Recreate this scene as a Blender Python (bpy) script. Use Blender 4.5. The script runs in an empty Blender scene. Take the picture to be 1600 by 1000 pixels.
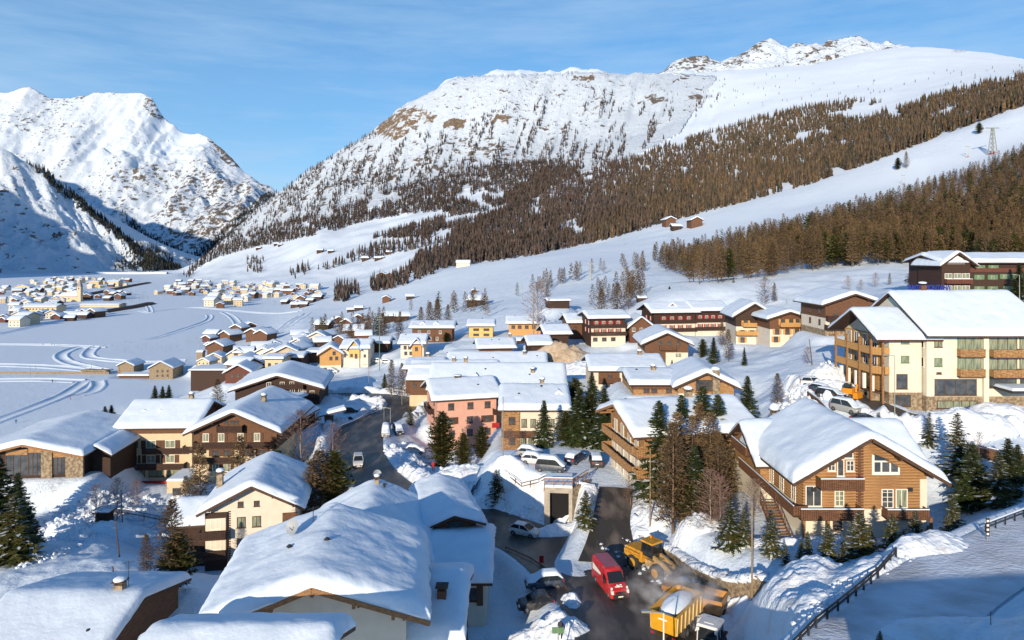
import bpy, bmesh, math, random
import numpy as np
from mathutils import Vector, Matrix
random.seed(7); rng = np.random.default_rng(7)
R = math.radians
scene = bpy.context.scene
col = scene.collection
# ---------------------------------------------------------------- camera, sky, sun, exposure
F = 1067.0; HY = 400.0; ZC = 65.0        # focal length in photo pixels, horizon row, camera height above the valley floor
cam = bpy.data.objects.new('camera', bpy.data.cameras.new('camera')); col.objects.link(cam)
cam.data.sensor_width = 36; cam.data.lens = 36 * F / 1600; cam.data.shift_y = -(500 - HY) / 1600
cam.location = (0, 0, ZC); cam.rotation_euler = (R(90), 0, 0)
cam.data.clip_start = 1; cam.data.clip_end = 60000
scene.camera = cam
SUN_EL, SUN_AZ = 15.5, 200.0             # azimuth clockwise from +Y of where the sun stands
world = bpy.data.worlds.new('World'); scene.world = world; world.use_nodes = True
nt = world.node_tree; nt.nodes.clear()
sky = nt.nodes.new('ShaderNodeTexSky'); sky.sky_type = 'NISHITA'; sky.sun_disc = False
sky.sun_elevation = R(SUN_EL); sky.sun_rotation = R(SUN_AZ); sky.altitude = 1800
sky.air_density = 1.0; sky.dust_density = 0.9; sky.ozone_density = 2.2
bg = nt.nodes.new('ShaderNodeBackground'); bg.inputs[1].default_value = 0.13
out = nt.nodes.new('ShaderNodeOutputWorld')
# thin cirrus veil, real sky content, same in every direction
tc = nt.nodes.new('ShaderNodeTexCoord'); mp = nt.nodes.new('ShaderNodeMapping'); mp.inputs['Scale'].default_value = (1.2, 1.2, 9)
mp.inputs['Rotation'].default_value = (0, R(12), 0)
nz = nt.nodes.new('ShaderNodeTexNoise'); nz.inputs['Scale'].default_value = 2.2; nz.inputs['Detail'].default_value = 7; nz.inputs['Roughness'].default_value = 0.62
rp = nt.nodes.new('ShaderNodeMapRange'); rp.inputs[1].default_value = 0.40; rp.inputs[2].default_value = 0.75; rp.inputs[3].default_value = 0.0; rp.inputs[4].default_value = 0.4
gm = nt.nodes.new('ShaderNodeHueSaturation'); gm.inputs['Saturation'].default_value = 1.6; gm.inputs['Value'].default_value = 1.0
mx = nt.nodes.new('ShaderNodeMix'); mx.data_type = 'RGBA'; mx.inputs[7].default_value = (2.9, 4.3, 6.0, 1)
L = nt.links
sx = nt.nodes.new('ShaderNodeSeparateXYZ'); hz_ = nt.nodes.new('ShaderNodeMapRange'); hz_.inputs[1].default_value = 0.05; hz_.inputs[2].default_value = 0.6; hz_.inputs[3].default_value = 0.72; hz_.inputs[4].default_value = 0.0; ad = nt.nodes.new('ShaderNodeMath'); ad.operation = 'ADD'; ad.use_clamp = True   # paler towards the horizon
L.new(tc.outputs['Generated'], sx.inputs[0]); L.new(sx.outputs['Z'], hz_.inputs[0]); L.new(rp.outputs[0], ad.inputs[0]); L.new(hz_.outputs[0], ad.inputs[1])
L.new(tc.outputs['Generated'], mp.inputs[0]); L.new(mp.outputs[0], nz.inputs['Vector']); L.new(nz.outputs[0], rp.inputs[0])
L.new(sky.outputs[0], gm.inputs['Color']); L.new(gm.outputs[0], mx.inputs[6]); L.new(ad.outputs[0], mx.inputs[0])
L.new(mx.outputs[2], bg.inputs[0]); L.new(bg.outputs[0], out.inputs[0])
sun = bpy.data.objects.new('sun', bpy.data.lights.new('sun', 'SUN')); col.objects.link(sun)
sun.data.energy = 5.0; sun.data.angle = R(0.5); sun.data.color = (1.0, 0.83, 0.62)
_a = R(SUN_AZ); _e = R(SUN_EL)
sun_dir = Vector((-math.sin(_a) * math.cos(_e), -math.cos(_a) * math.cos(_e), -math.sin(_e)))   # the way light travels
sun.rotation_euler = sun_dir.to_track_quat('-Z', 'Y').to_euler()
scene.view_settings.view_transform = 'Standard'; scene.view_settings.look = 'None'
scene.view_settings.exposure = 0.24; scene.view_settings.gamma = 1; scene.view_settings.use_curve_mapping = False
scene.cycles.max_bounces = 5; scene.cycles.diffuse_bounces = 3; scene.cycles.transparent_max_bounces = 6; scene.cycles.volume_bounces = 1
scene.cycles.use_denoising = True
scene.cycles.caustics_reflective = False; scene.cycles.caustics_refractive = False

# ---------------------------------------------------------------- materials
MATS = {}
def mat(name, c, c2=None, scale=3.0, rough=0.7, bump=0.0, bscale=None, metal=0.0, stretch=None, detail=5, spec=0.3, obj_rand=0.0, lo=0.35, hi=0.65):
    if name in MATS: return MATS[name]
    m = bpy.data.materials.new(name); m.use_nodes = True; n = m.node_tree; b = n.nodes['Principled BSDF']
    b.inputs['Base Color'].default_value = (*c, 1); b.inputs['Roughness'].default_value = rough; b.inputs['Metallic'].default_value = metal
    b.inputs['Specular IOR Level'].default_value = spec
    co = n.nodes.new('ShaderNodeTexCoord'); src = co.outputs['Object']
    if stretch:
        mpp = n.nodes.new('ShaderNodeMapping'); mpp.inputs['Scale'].default_value = stretch; n.links.new(src, mpp.inputs[0]); src = mpp.outputs[0]
    last = None
    if c2 is not None:
        t = n.nodes.new('ShaderNodeTexNoise'); t.inputs['Scale'].default_value = scale; t.inputs['Detail'].default_value = detail
        n.links.new(src, t.inputs['Vector'])
        mr = n.nodes.new('ShaderNodeMapRange'); mr.inputs[1].default_value = lo; mr.inputs[2].default_value = hi; n.links.new(t.outputs[0], mr.inputs[0])
        mi = n.nodes.new('ShaderNodeMix'); mi.data_type = 'RGBA'; mi.inputs[6].default_value = (*c, 1); mi.inputs[7].default_value = (*c2, 1)
        n.links.new(mr.outputs[0], mi.inputs[0]); last = mi.outputs[2]
    if obj_rand:
        oi = n.nodes.new('ShaderNodeObjectInfo'); hv = n.nodes.new('ShaderNodeHueSaturation'); mr2 = n.nodes.new('ShaderNodeMapRange')
        mr2.inputs[3].default_value = 1 - obj_rand; mr2.inputs[4].default_value = 1 + obj_rand
        n.links.new(oi.outputs['Random'], mr2.inputs[0]); n.links.new(mr2.outputs[0], hv.inputs['Value'])
        if last is None: hv.inputs['Color'].default_value = (*c, 1)
        else: n.links.new(last, hv.inputs['Color'])
        last = hv.outputs[0]
    if last is not None: n.links.new(last, b.inputs['Base Color'])
    if bump:
        t2 = n.nodes.new('ShaderNodeTexNoise'); t2.inputs['Scale'].default_value = bscale or scale * 3; t2.inputs['Detail'].default_value = 4
        n.links.new(src, t2.inputs['Vector'])
        bp = n.nodes.new('ShaderNodeBump'); bp.inputs['Strength'].default_value = 1; bp.inputs['Distance'].default_value = bump
        n.links.new(t2.outputs[0], bp.inputs['Height']); n.links.new(bp.outputs[0], b.inputs['Normal'])
    MATS[name] = m; return m

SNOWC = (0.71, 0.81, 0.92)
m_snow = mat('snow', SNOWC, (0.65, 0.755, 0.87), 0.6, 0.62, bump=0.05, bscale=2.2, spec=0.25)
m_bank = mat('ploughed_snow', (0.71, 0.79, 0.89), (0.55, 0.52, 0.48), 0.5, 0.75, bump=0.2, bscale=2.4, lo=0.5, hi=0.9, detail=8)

# ---------------------------------------------------------------- mesh helpers
def newmesh(name, v, f, m=None, smooth=False, idx=None):
    me = bpy.data.meshes.new(name); me.from_pydata(v, [], f)
    if m is not None:
        for q in (m if isinstance(m, (list, tuple)) else [m]): me.materials.append(q)
    if idx is not None: me.polygons.foreach_set('material_index', idx)
    if smooth: me.polygons.foreach_set('use_smooth', [True] * len(me.polygons))
    me.update(); return me
def link(name, me, parent=None, loc=None, rz=None, scale=None):
    o = bpy.data.objects.new(name, me); col.objects.link(o)
    if parent is not None: o.parent = parent
    if loc is not None: o.location = loc
    if rz is not None: o.rotation_euler = (0, 0, rz)
    if scale is not None: o.scale = scale
    return o
def tag(o, label=None, cat=None, group=None, kind=None):
    if label: o['label'] = label
    if cat: o['category'] = cat
    if group: o['group'] = group
    if kind: o['kind'] = kind
    return o
def thing(name, label, cat, loc, rz=0, group=None):
    return tag(link(name, None, None, loc, rz), label, cat, group)
class MB:
    def __init__(s): s.v = []; s.f = []; s.mi = []
    def add(s, v, f, mi=0):
        b = len(s.v); s.v += [tuple(p) for p in v]; s.f += [tuple(b + i for i in q) for q in f]; s.mi += [mi] * len(f); return s
    def box(s, x0, x1, y0, y1, z0, z1, mi=0, tx=0, ty=0):
        v = [(x0, y0, z0), (x1, y0, z0), (x1, y1, z0), (x0, y1, z0), (x0 + tx, y0 + ty, z1), (x1 - tx, y0 + ty, z1), (x1 - tx, y1 - ty, z1), (x0 + tx, y1 - ty, z1)]
        return s.add(v, [(3, 2, 1, 0), (4, 5, 6, 7), (0, 1, 5, 4), (1, 2, 6, 5), (2, 3, 7, 6), (3, 0, 4, 7)], mi)
    def bar(s, p, q, w, h=None, mi=0):
        p = Vector(p); q = Vector(q); h = h or w; d = (q - p).normalized()
        up = Vector((0, 0, 1)) if abs(d.z) < 0.95 else Vector((0, 1, 0))
        a = d.cross(up).normalized() * w / 2; b = a.cross(d).normalized() * h / 2
        v = [p - a - b, p + a - b, p + a + b, p - a + b, q - a - b, q + a - b, q + a + b, q - a + b]
        return s.add(v, [(3, 2, 1, 0), (4, 5, 6, 7), (0, 1, 5, 4), (1, 2, 6, 5), (2, 3, 7, 6), (3, 0, 4, 7)], mi)
    def cyl(s, p, q, r0, r1=None, n=10, mi=0, cap=True):
        p = Vector(p); q = Vector(q); r1 = r0 if r1 is None else r1; d = (q - p).normalized()
        up = Vector((0, 0, 1)) if abs(d.z) < 0.9 else Vector((1, 0, 0))
        a = d.cross(up).normalized(); b = a.cross(d); v = []
        for c, r in ((p, r0), (q, r1)):
            for k in range(n):
                t = 2 * math.pi * k / n; v.append(c + a * math.cos(t) * r + b * math.sin(t) * r)
        f = [(k, k + n, (k + 1) % n + n, (k + 1) % n) for k in range(n)]
        if cap: f += [tuple(range(n)), tuple(range(2 * n - 1, n - 1, -1))]
        return s.add(v, f, mi)
    def blob(s, c, r, mi=0, nz=5, n=8, j=0.15, rnd=random):
        v = []; f = []
        for i in range(nz + 1):
            t = math.pi * i / nz
            for k in range(n):
                a = 2 * math.pi * k / n; q = 1 + rnd.uniform(-j, j)
                v.append((c[0] + r[0] * math.sin(t) * math.cos(a) * q, c[1] + r[1] * math.sin(t) * math.sin(a) * q, c[2] + r[2] * math.cos(t) * q))
        for i in range(nz):
            for k in range(n): f.append((i * n + k, (i + 1) * n + k, (i + 1) * n + (k + 1) % n, i * n + (k + 1) % n))
        return s.add(v, f, mi)
    def mesh(s, name, m, smooth=False): return newmesh(name, s.v, s.f, m, smooth, s.mi)
    def obj(s, name, m, parent=None, loc=None, rz=None, smooth=False): return link(name, s.mesh(name, m, smooth), parent, loc, rz)

# ---------------------------------------------------------------- numpy noise
_perm = np.random.default_rng(11).random((256, 256)).astype(np.float32)
def vnoise(x, y):
    xi = np.floor(x).astype(int); yi = np.floor(y).astype(int); fx = x - xi; fy = y - yi
    fx = fx * fx * (3 - 2 * fx); fy = fy * fy * (3 - 2 * fy)
    a = _perm[xi & 255, yi & 255]; b = _perm[(xi + 1) & 255, yi & 255]; c = _perm[xi & 255, (yi + 1) & 255]; d = _perm[(xi + 1) & 255, (yi + 1) & 255]
    return (a * (1 - fx) + b * fx) * (1 - fy) + (c * (1 - fx) + d * fx) * fy - 0.5
def fbm(x, y, o=4, g=0.5):
    s = 0; a = 1.0; x = np.asarray(x, float); y = np.asarray(y, float)
    for i in range(o):
        s = s + a * vnoise(x + 17.3 * i, y + 9.1 * i); x = x * 2.03; y = y * 2.03; a *= g
    return s
def ridged(x, y, o=4, g=0.5):
    s = 0; a = 1.0; x = np.asarray(x, float); y = np.asarray(y, float)
    for i in range(o):
        s = s + a * (0.5 - 2 * np.abs(vnoise(x + 31.3 * i, y + 5.1 * i))); x = x * 2.03; y = y * 2.03; a *= g
    return s
def inpoly(px, py, poly):
    px = np.asarray(px, float); py = np.asarray(py, float); r = np.zeros(px.shape, bool); n = len(poly)
    for i in range(n):
        x0, y0 = poly[i]; x1, y1 = poly[(i + 1) % n]
        if y0 == y1: continue
        c = ((y0 > py) != (y1 > py)) & (px < (x1 - x0) * (py - y0) / (y1 - y0) + x0); r ^= c
    return r
def smst(x, a, b):
    t = np.clip((x - a) / (b - a), 0, 1); return t * t * (3 - 2 * t)
def P(px, py, D): return Vector(((px - 800) / F * D, D, ZC + (HY - py) / F * D))
# ---------------------------------------------------------------- the lie of the land: (column, distance, height relative to the camera)
CP = [
 (-400,25,-38),(0,25,-37),(400,25,-37),(800,25,-36),(1200,25,-31),(1600,22,-23),(2000,22,-22),
 (-400,45,-38),(0,45,-38),(200,45,-37),(400,45,-37.5),(640,45,-36.5),(850,48,-34),(960,50,-33.5),(1080,50,-32.8),(1130,50,-30.5),(1200,48,-27.8),(1300,45,-25.4),(1400,46,-25),(1600,42,-23.5),(2000,42,-22),
 (1430,42,-23.2),(1590,58,-25),(1450,50,-24.9),(1700,60,-25),(2000,60,-24),
 (200,68,-36.3),(100,85,-38),(60,105,-42.5),(-400,70,-38),(-400,110,-42),(250,100,-43.5),(360,96,-44),(120,115,-42.5),(200,125,-42.7),(310,132,-43),(70,122,-41),(150,100,-40.5),(180,84,-37.6),(300,75,-37),(400,82,-40),
 (850,70,-36.2),(760,66,-36.5),(820,62,-35.4),(900,62,-35.2),(870,75,-36.6),(790,84,-36.8),
 (-400,180,-55),(0,180,-55),(0,230,-64.5),(75,255,-64),(180,270,-62),(0,280,-65),(150,300,-65),(250,320,-65),(300,270,-54),(200,200,-52),(350,200,-44),(330,300,-60),
 (450,165,-37.3),(430,180,-38),(500,150,-37.5),(480,130,-38.5),(450,110,-40),(480,100,-38.5),(540,140,-37.2),(540,110,-37.5),
 (960,60,-33.6),(950,70,-34),(900,78,-35),(870,83,-35.6),(800,90,-36.2),(740,95,-36.5),(640,104,-36.8),(590,112,-37),(560,122,-37),(550,135,-37),(570,150,-37),(620,160,-37),(640,175,-37),(580,182,-37.2),(520,185,-37.6),
 (520,240,-40.5),(560,230,-39.5),(450,260,-42),(450,330,-49),(400,300,-50),(430,520,-58),(480,600,-56),(400,450,-60),(360,400,-63),(300,363,-65),(330,380,-64),
 (650,235,-35.5),(700,270,-33),(800,275,-31.5),(900,240,-29.5),(600,210,-37.5),(640,195,-37),(740,145,-40),(690,140,-39.5),(650,120,-37.5),(690,125,-38.5),(700,108,-36.3),(620,130,-37.3),(730,170,-38),(724,126,-39.8),(752,128,-39.4),(690,128,-41),(735,135,-40.2),(800,180,-35),(850,200,-32),(700,200,-36.5),
 (830,112,-31.6),(850,122,-32.5),(900,112,-30.8),(820,98,-30),(860,93,-30),(900,93,-30),(940,95,-30.2),(900,104,-30),(950,100,-30.2),(780,104,-32),(740,116,-36),(790,91.5,-34),(860,86.5,-35.2),(960,82,-33.6),(958,92,-31.4),(985,86,-32),(1010,84,-31.8),(1000,93,-31),(1060,80,-31),(1100,92,-31),
 (800,132,-36),(900,150,-31),(980,150,-29.4),(1060,130,-29),(1100,125,-28.8),(1150,130,-28),(950,190,-31),(1040,190,-30.6),(1010,170,-30),
 (1035,76,-33.8),(1090,67,-33.4),(1150,61,-32.6),(1050,71,-34.2),(1020,66,-34),
 (1060,76,-31),(1120,71,-30.2),(1180,66,-29.6),(1150,75,-30),(1220,70,-29.6),(1300,74,-30),(1480,77,-31),(1390,72,-29.8),(1460,68,-28),(1250,62,-28),(1200,55,-28.2),(1330,58,-27),(1400,54,-26),(1400,88,-29),(1340,95,-26),
 (1560,80,-28),(1540,70,-27),(1600,66,-26.5),(1650,88,-26),(1500,98,-24),(1570,92,-25),(1600,110,-23.5),(1450,104,-23.6),(1330,105,-22.3),(1270,112,-21.8),(1200,112,-25.5),(1220,130,-23.6),(1350,120,-21.5),(1600,130,-22),(2000,100,-22),
 (1200,180,-23.6),(1290,160,-18.6),(1370,160,-18),(1240,175,-21.5),(1320,185,-16),(1440,175,-9.5),(1580,175,-9.8),(2000,180,-8),(1130,226,-26),(1050,226,-26),(1180,200,-24.5),
 (1400,280,-4),(1300,285,-6),(1250,270,-9.6),(1150,260,-13.4),(1060,252,-17),(980,245,-23.5),(1500,285,-5.3),(1600,285,-3),(2000,285,2),
 (1030,310,-13),(1090,330,-14.5),(1140,340,-12.5),(1060,420,-12),(930,450,-19),(860,330,-24.5),(900,380,-21),(960,350,-22),(1000,420,-14),
 (1100,420,-12),(1250,400,6),(1400,400,14),(1600,400,22),(2000,400,40),
 (1100,560,-4),(1250,600,27),(1400,620,48),(1500,620,58),(1600,620,75),(2000,620,140),
 (900,300,-27),(800,300,-31),(700,350,-35),(600,350,-42),(500,400,-50),(420,600,-64),
 (900,600,-8),(1000,600,-4),(800,450,-28.5),(700,500,-33),(600,500,-45),(500,600,-56),(800,650,-19),(700,800,-24),(600,700,-45),(500,900,-55),
 (-400,300,-65),(-400,600,-65),(0,600,-65),(200,600,-65),(300,600,-65),(350,500,-65),(0,400,-65),(200,430,-65),(380,750,-65),
]
def curve(pts, zmode=False):
    a = np.array(pts, float); return a
def CZ(*p): return [(px, D, Z) for px, D, Z in p]
def CY(*p): return [(px, D, (HY - py) / F * D) for px, py, D in p]
C1 = CZ((-400,900,-65),(0,900,-65),(400,900,-65),(450,900,-62),(500,900,-55),(600,900,-42),(700,880,-20),(800,870,-5)) + CY((900,394,860),(1000,382,830),(1100,368,790),(1200,343,780),(1300,320,780),(1450,286,800),(1600,226,820),(2000,100,830))
C2 = CZ((-400,1500,-65),(300,1500,-65),(360,1450,-64),(400,1400,-62),(500,1300,-50),(600,1200,-28)) + CY((650,415,1120),(700,413,1050),(800,401,1010),(900,385,1000),(1000,358,1000),(1100,332,1000),(1200,305,1000),(1265,287,1000),(1360,255,1000),(1450,220,1000),(1575,172,1000),(1600,165,1000),(2000,30,1000))
C3 = CZ((-400,2300,-65),(220,2300,-65)) + CY((300,427,2300),(350,412,2200),(400,409,2000),(450,398,1900),(500,385,1800),(600,368,1800),(700,349,1700),(800,332,1700),(900,312,1700),(1000,290,1650),(1100,265,1600),(1200,240,1600),(1300,212,1600),(1450,175,1550),(1600,135,1500),(2000,20,1500))
C4 = CZ((-400,2900,-65),(230,2900,-65)) + CY((280,423,2900),(320,404,2850),(400,360,2800),(500,318,2700),(600,290,2600),(700,262,2600),(800,240,2600),(900,225,2600),(1000,212,2500),(1100,195,2400),(1200,172,2300),(1300,155,2200),(1400,137,2200),(1500,120,2100),(1600,105,2000),(2000,10,2000))
RIDGE = [(285,432),(330,392),(380,348),(430,303),(480,268),(530,239),(560,220),(580,207),(600,190),(620,173),(640,165),(660,152),(680,144),(700,131),(720,123),(750,119),(780,111),(830,111),(860,116),(900,112),(940,113),(980,117),(1030,118),(1100,113),(1160,109),(1220,105),(1270,101),(1300,94),(1340,84),(1390,76),(1440,73),(1490,77),(1540,82),(1600,93),(1700,112),(2000,150)]
C5 = CZ((-400,3500,-65),(240,3400,-65)) + CY(*[(x, y, 3400) for x, y in RIDGE])
C6 = CZ((-400,4300,-65),(240,4300,-65)) + CY(*[(x, min(y + 70, 425), 4300) for x, y in RIDGE])
C7 = CZ((-400,7000,-66),(2000,7000,-66))
CURVES = [C1, C2, C3, C4, C5, C6, C7]
# extra control points from houses are appended here before the grid is solved (see HOUSE_CP)
HOUSE_CP = []
PADS = []   # flat ground under buildings: x, y, z, radius
# columns and rows of the fan-shaped grid
cols = np.concatenate([np.arange(-400, -20, 8), np.arange(-20, 1621, 3), np.arange(1628, 2001, 8)]).astype(float)
l0 = math.log(24); rowsl = np.concatenate([np.arange(l0, math.log(260), 0.0062), np.arange(math.log(260), math.log(7000) + .01, 0.0105)])
NC, NR = len(cols), len(rowsl)
def solve_grid(cps):
    a = np.array(cps, float); pa = a[:, 0] / 230.0; pb = np.log(a[:, 1]) * 3.2; val = a[:, 2] / a[:, 1]
    def K(r2): return np.sqrt(r2 + 0.02)
    d2 = (pa[:, None] - pa) ** 2 + (pb[:, None] - pb) ** 2; n = len(a)
    M = np.zeros((n + 3, n + 3)); M[:n, :n] = K(d2) - np.eye(n) * 0.004; M[:n, n] = 1; M[:n, n + 1] = pa; M[:n, n + 2] = pb; M[n:, :n] = M[:n, n:].T
    w = np.linalg.solve(M, np.concatenate([val, [0, 0, 0]]))
    near = rowsl < math.log(1000)
    rb = rowsl[near] * 3.2; ca = cols / 230.0; T = np.zeros((near.sum(), NC))
    for i, b in enumerate(rb):
        T[i] = K((ca[:, None] - pa) ** 2 + (b - pb) ** 2) @ w[:n] + w[n] + w[n + 1] * ca + w[n + 2] * b
    return T, near
def build_terrain():
    cps = list(CP) + HOUSE_CP
    for px, D, Z in C1: cps.append((px, D, Z))
    for px, D, Z in C2: cps.append((px, D * 1.0, Z))
    T, near = solve_grid(cps); nn = near.sum()
    # far part: monotone cubic through the level curves
    i1 = np.argmin(abs(rowsl - math.log(430))); i2 = np.argmin(abs(rowsl - math.log(600)))
    ks = [np.full(NC, rowsl[i1]), np.full(NC, rowsl[i2])]; vs = [T[i1], T[i2]]
    for c in CURVES:
        a = np.array(c, float); o = np.argsort(a[:, 0]); a = a[o]
        ks.append(np.log(np.interp(cols, a[:, 0], a[:, 1]))); vs.append(np.interp(cols, a[:, 0], a[:, 2] / a[:, 1]))
    ks = np.array(ks); vs = np.array(vs)
    ker = np.exp(-np.linspace(-2, 2, 7) ** 2 / 2); ker /= ker.sum()
    for i in range(len(vs)):
        pd = np.pad(vs[i], 3, 'edge'); vs[i] = np.convolve(pd, ker, 'valid')
    h = np.diff(ks, axis=0); dl = np.diff(vs, axis=0) / h; m = np.zeros_like(vs)
    w1 = 2 * h[1:] + h[:-1]; w2 = h[1:] + 2 * h[:-1]; same = (dl[1:] * dl[:-1]) > 0
    with np.errstate(all='ignore'):
        mm = (w1 + w2) / (w1 / dl[:-1] + w2 / dl[1:])
    m[1:-1] = np.where(same, np.nan_to_num(mm), 0); m[0] = dl[0]; m[-1] = dl[-1]
    full = np.zeros((NR, NC)); full[:nn] = T
    ci = np.arange(NC)
    for r in range(i1, NR):
        x = rowsl[r]; k = np.clip((ks <= x).sum(0) - 1, 0, len(ks) - 2)
        hh = h[k, ci]; t = np.clip((x - ks[k, ci]) / hh, 0, 1)
        y = (2*t**3-3*t**2+1)*vs[k,ci] + (t**3-2*t**2+t)*hh*m[k,ci] + (-2*t**3+3*t**2)*vs[k+1,ci] + (t**3-t**2)*hh*m[k+1,ci]
        b = smst(x, rowsl[i1], rowsl[i2])
        full[r] = y if r >= nn else full[r] * (1 - b) + y * b
    return full
# footprints of the buildings: photo column range and base row of the front, distance, vanishing column of the depth axis, depth in metres
SITES = dict(
 chalet=(1254,1446,838,72,800,18), apart=(1395,1640,642,104,800,20), hotel_left=(193,300,750,133,760,14), hotel_right=(304,432,752,124,760,20),
 barn=(-40,128,746,118,686,20), whitehouse=(330,462,884,95,620,13), roofhouse=(345,637,1050,48,650,12), roofback=(497,650,905,68,690,13), roofsmall=(682,742,860,76,520,11),
 shed=(664,760,945,67,800,12), lean=(648,718,1030,52,800,10), porch=(190,560,1075,36,800,7), cornerhouse=(-90,124,1090,54,800,16),
 darkchalet=(368,500,633,165,640,18), pink=(684,776,700,142,500,14), white2=(784,888,702,122,800,15),
 roofrow1=(672,882,662,150,800,16), roofrow2=(640,775,628,168,800,14), roofrow3=(700,852,596,186,800,14), roofrow4=(634,690,596,172,800,12), gablehouse=(712,790,575,208,560,12),
 longhouse=(926,1036,609,150,800,14), stonechim=(990,1058,616,128,800,13), gablechim=(1060,1146,622,124,900,14), balcony=(1008,1166,768,90,600,13),
 chalet1=(1290,1374,524,155,800,13), chalet2=(1203,1262,541,172,800,13), chalet2b=(1150,1206,537,182,900,13), darkhotel=(1470,1640,460,174,800,14),
 red1=(1022,1086,523,226,640,12), red1b=(1087,1134,524,228,640,12), red2=(924,977,541,221,640,12), brownwing=(984,1020,535,222,820,13), brownbarn=(890,922,529,232,640,11),
 barn2=(855,888,540,214,640,11), barn3=(830,858,556,200,640,10), shedbarn=(752,800,560,206,640,11), honeylong=(795,848,523,262,800,11), honey2=(733,770,526,262,800,11), brown640=(644,706,534,264,800,12),
 cream620=(626,662,559,232,800,11), yellow1=(500,533,583,236,560,11), yellow2=(535,575,573,238,800,11), dark575=(576,606,550,250,800,10), stonechalet=(1008,1075,574,188,860,16),
 beige1=(414,441,582,240,800,9), beige0=(385,412,586,250,800,9), dark440=(446,472,578,250,800,9), brown480=(480,500,566,262,800,9), brown350=(352,392,598,228,700,12),
 canopy=(298,352,598,250,800,9), wood360=(356,384,566,345,700,10), stoneA=(184,209,583,378,720,12), stoneB=(233,270,592,361,720,14), lowrow=(186,232,591,366,800,8), stonetower=(307,316,570,370,800,5),
 garage=(441,472,672,140,900,7), lowroof=(404,449,642,152,900,9), hut860=(857,890,481,300,640,7), slopehouse=(713,734,417,880,800,10))
for k_, (a_, b_, yb_, D_s, vp_, l_) in SITES.items():
    w_ = (b_ - a_) * D_s / F; zz_ = (HY - yb_) / F * D_s; th_ = -math.atan((vp_ - 800) / F); cx_ = ((a_ + b_) / 2 - 800) / F * D_s
    x_ = cx_ - math.sin(th_) * l_ / 2; y_ = D_s + math.cos(th_) * l_ / 2
    if k_ in ('porch', 'lean', 'shed', 'cornerhouse', 'roofhouse', 'roofback', 'roofsmall', 'canopy', 'slopehouse'): continue
    HOUSE_CP.append((x_ / y_ * F + 800, y_, zz_ - 0.2)); PADS_SRC = None
    PADS.append((x_, y_, zz_ - 0.15 + ZC, w_ / 2, l_ / 2, th_))
PADS.append((5.6, 102, ZC - 31.0, 6.5, 6.2, 0.0))   # car park terrace
ROADS = {}
def catmull(pts, n=8):
    p = np.array(pts, float); p = np.vstack([2 * p[0] - p[1], p, 2 * p[-1] - p[-2]]); o = []
    for i in range(1, len(p) - 2):
        for k in range(n):
            t = k / n; a, b, c, d = p[i - 1], p[i], p[i + 1], p[i + 2]
            o.append(0.5 * ((2 * b) + (c - a) * t + (2 * a - 5 * b + 4 * c - d) * t * t + (3 * b - a - 3 * c + d) * t ** 3))
    o.append(p[-2]); return np.array(o)
def xyz(pts):   # (px, D, Z, halfwidth) -> X, Y, Z, hw
    return [((px - 800) / F * D, D, Z + ZC, hw) for px, D, Z, hw in pts]
ROADS['main_road'] = catmull(xyz([(1040,40,-33,6.5),(1025,50,-33.3,6.4),(1008,60,-33.6,6.2),(975,67.5,-34.1,6.4),(930,74,-34.7,6.2),(878,81.5,-35.4,5.6),(815,88.5,-36.2,4.6),(740,95,-36.5,4.6),(660,102,-36.8,4),(604,109,-37,4.4),(570,119,-37,4.8),(557,132,-37,5),(568,147,-37,5),(600,157,-37,4.5),(628,166,-37,4),(622,177,-37.1,3.6),(580,182,-37.3,3.5),(520,184,-37.6,3.3),(470,180,-37.5,3)]))
ROADS['driveway'] = catmull(xyz([(950,77,-34.7,3.4),(953,81,-34.0,2.8),(955,85,-32.9,2.3),(960,89,-31.9,2.3),(962,92,-31.2,2.2)]))
ROADS['hill_road'] = catmull(xyz([(1180,30,-24.2,3.2),(1290,38,-24.6,3.4),(1385,45,-24.9,3.6),(1470,51.5,-25,3.6),(1560,57,-25,3.5),(1650,63,-25,3.5),(1780,72,-25,3.5)]))
ROADS['hotel_drive'] = catmull(xyz([(1262,121,-21.8,2.6),(1305,113,-22,2.8),(1350,106,-22.5,2.8),(1400,101,-23.2,2.8),(1450,99,-23.7,2.8),(1500,98.5,-23.9,2.8),(1560,101,-23.6,2.8)]))
def along(poly, X, Y):
    best = np.full(X.shape, 1e9); zz = np.zeros(X.shape); hw = np.zeros(X.shape)
    for i in range(len(poly) - 1):
        ax, ay, az, ah = poly[i]; bx, by, bz, bh = poly[i + 1]; dx, dy = bx - ax, by - ay; l2 = dx * dx + dy * dy + 1e-9
        t = np.clip(((X - ax) * dx + (Y - ay) * dy) / l2, 0, 1); d = np.hypot(X - ax - t * dx, Y - ay - t * dy)
        k = d < best; best = np.where(k, d, best); zz = np.where(k, az + (bz - az) * t, zz); hw = np.where(k, ah + (bh - ah) * t, hw)
    return best, zz, hw
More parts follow.
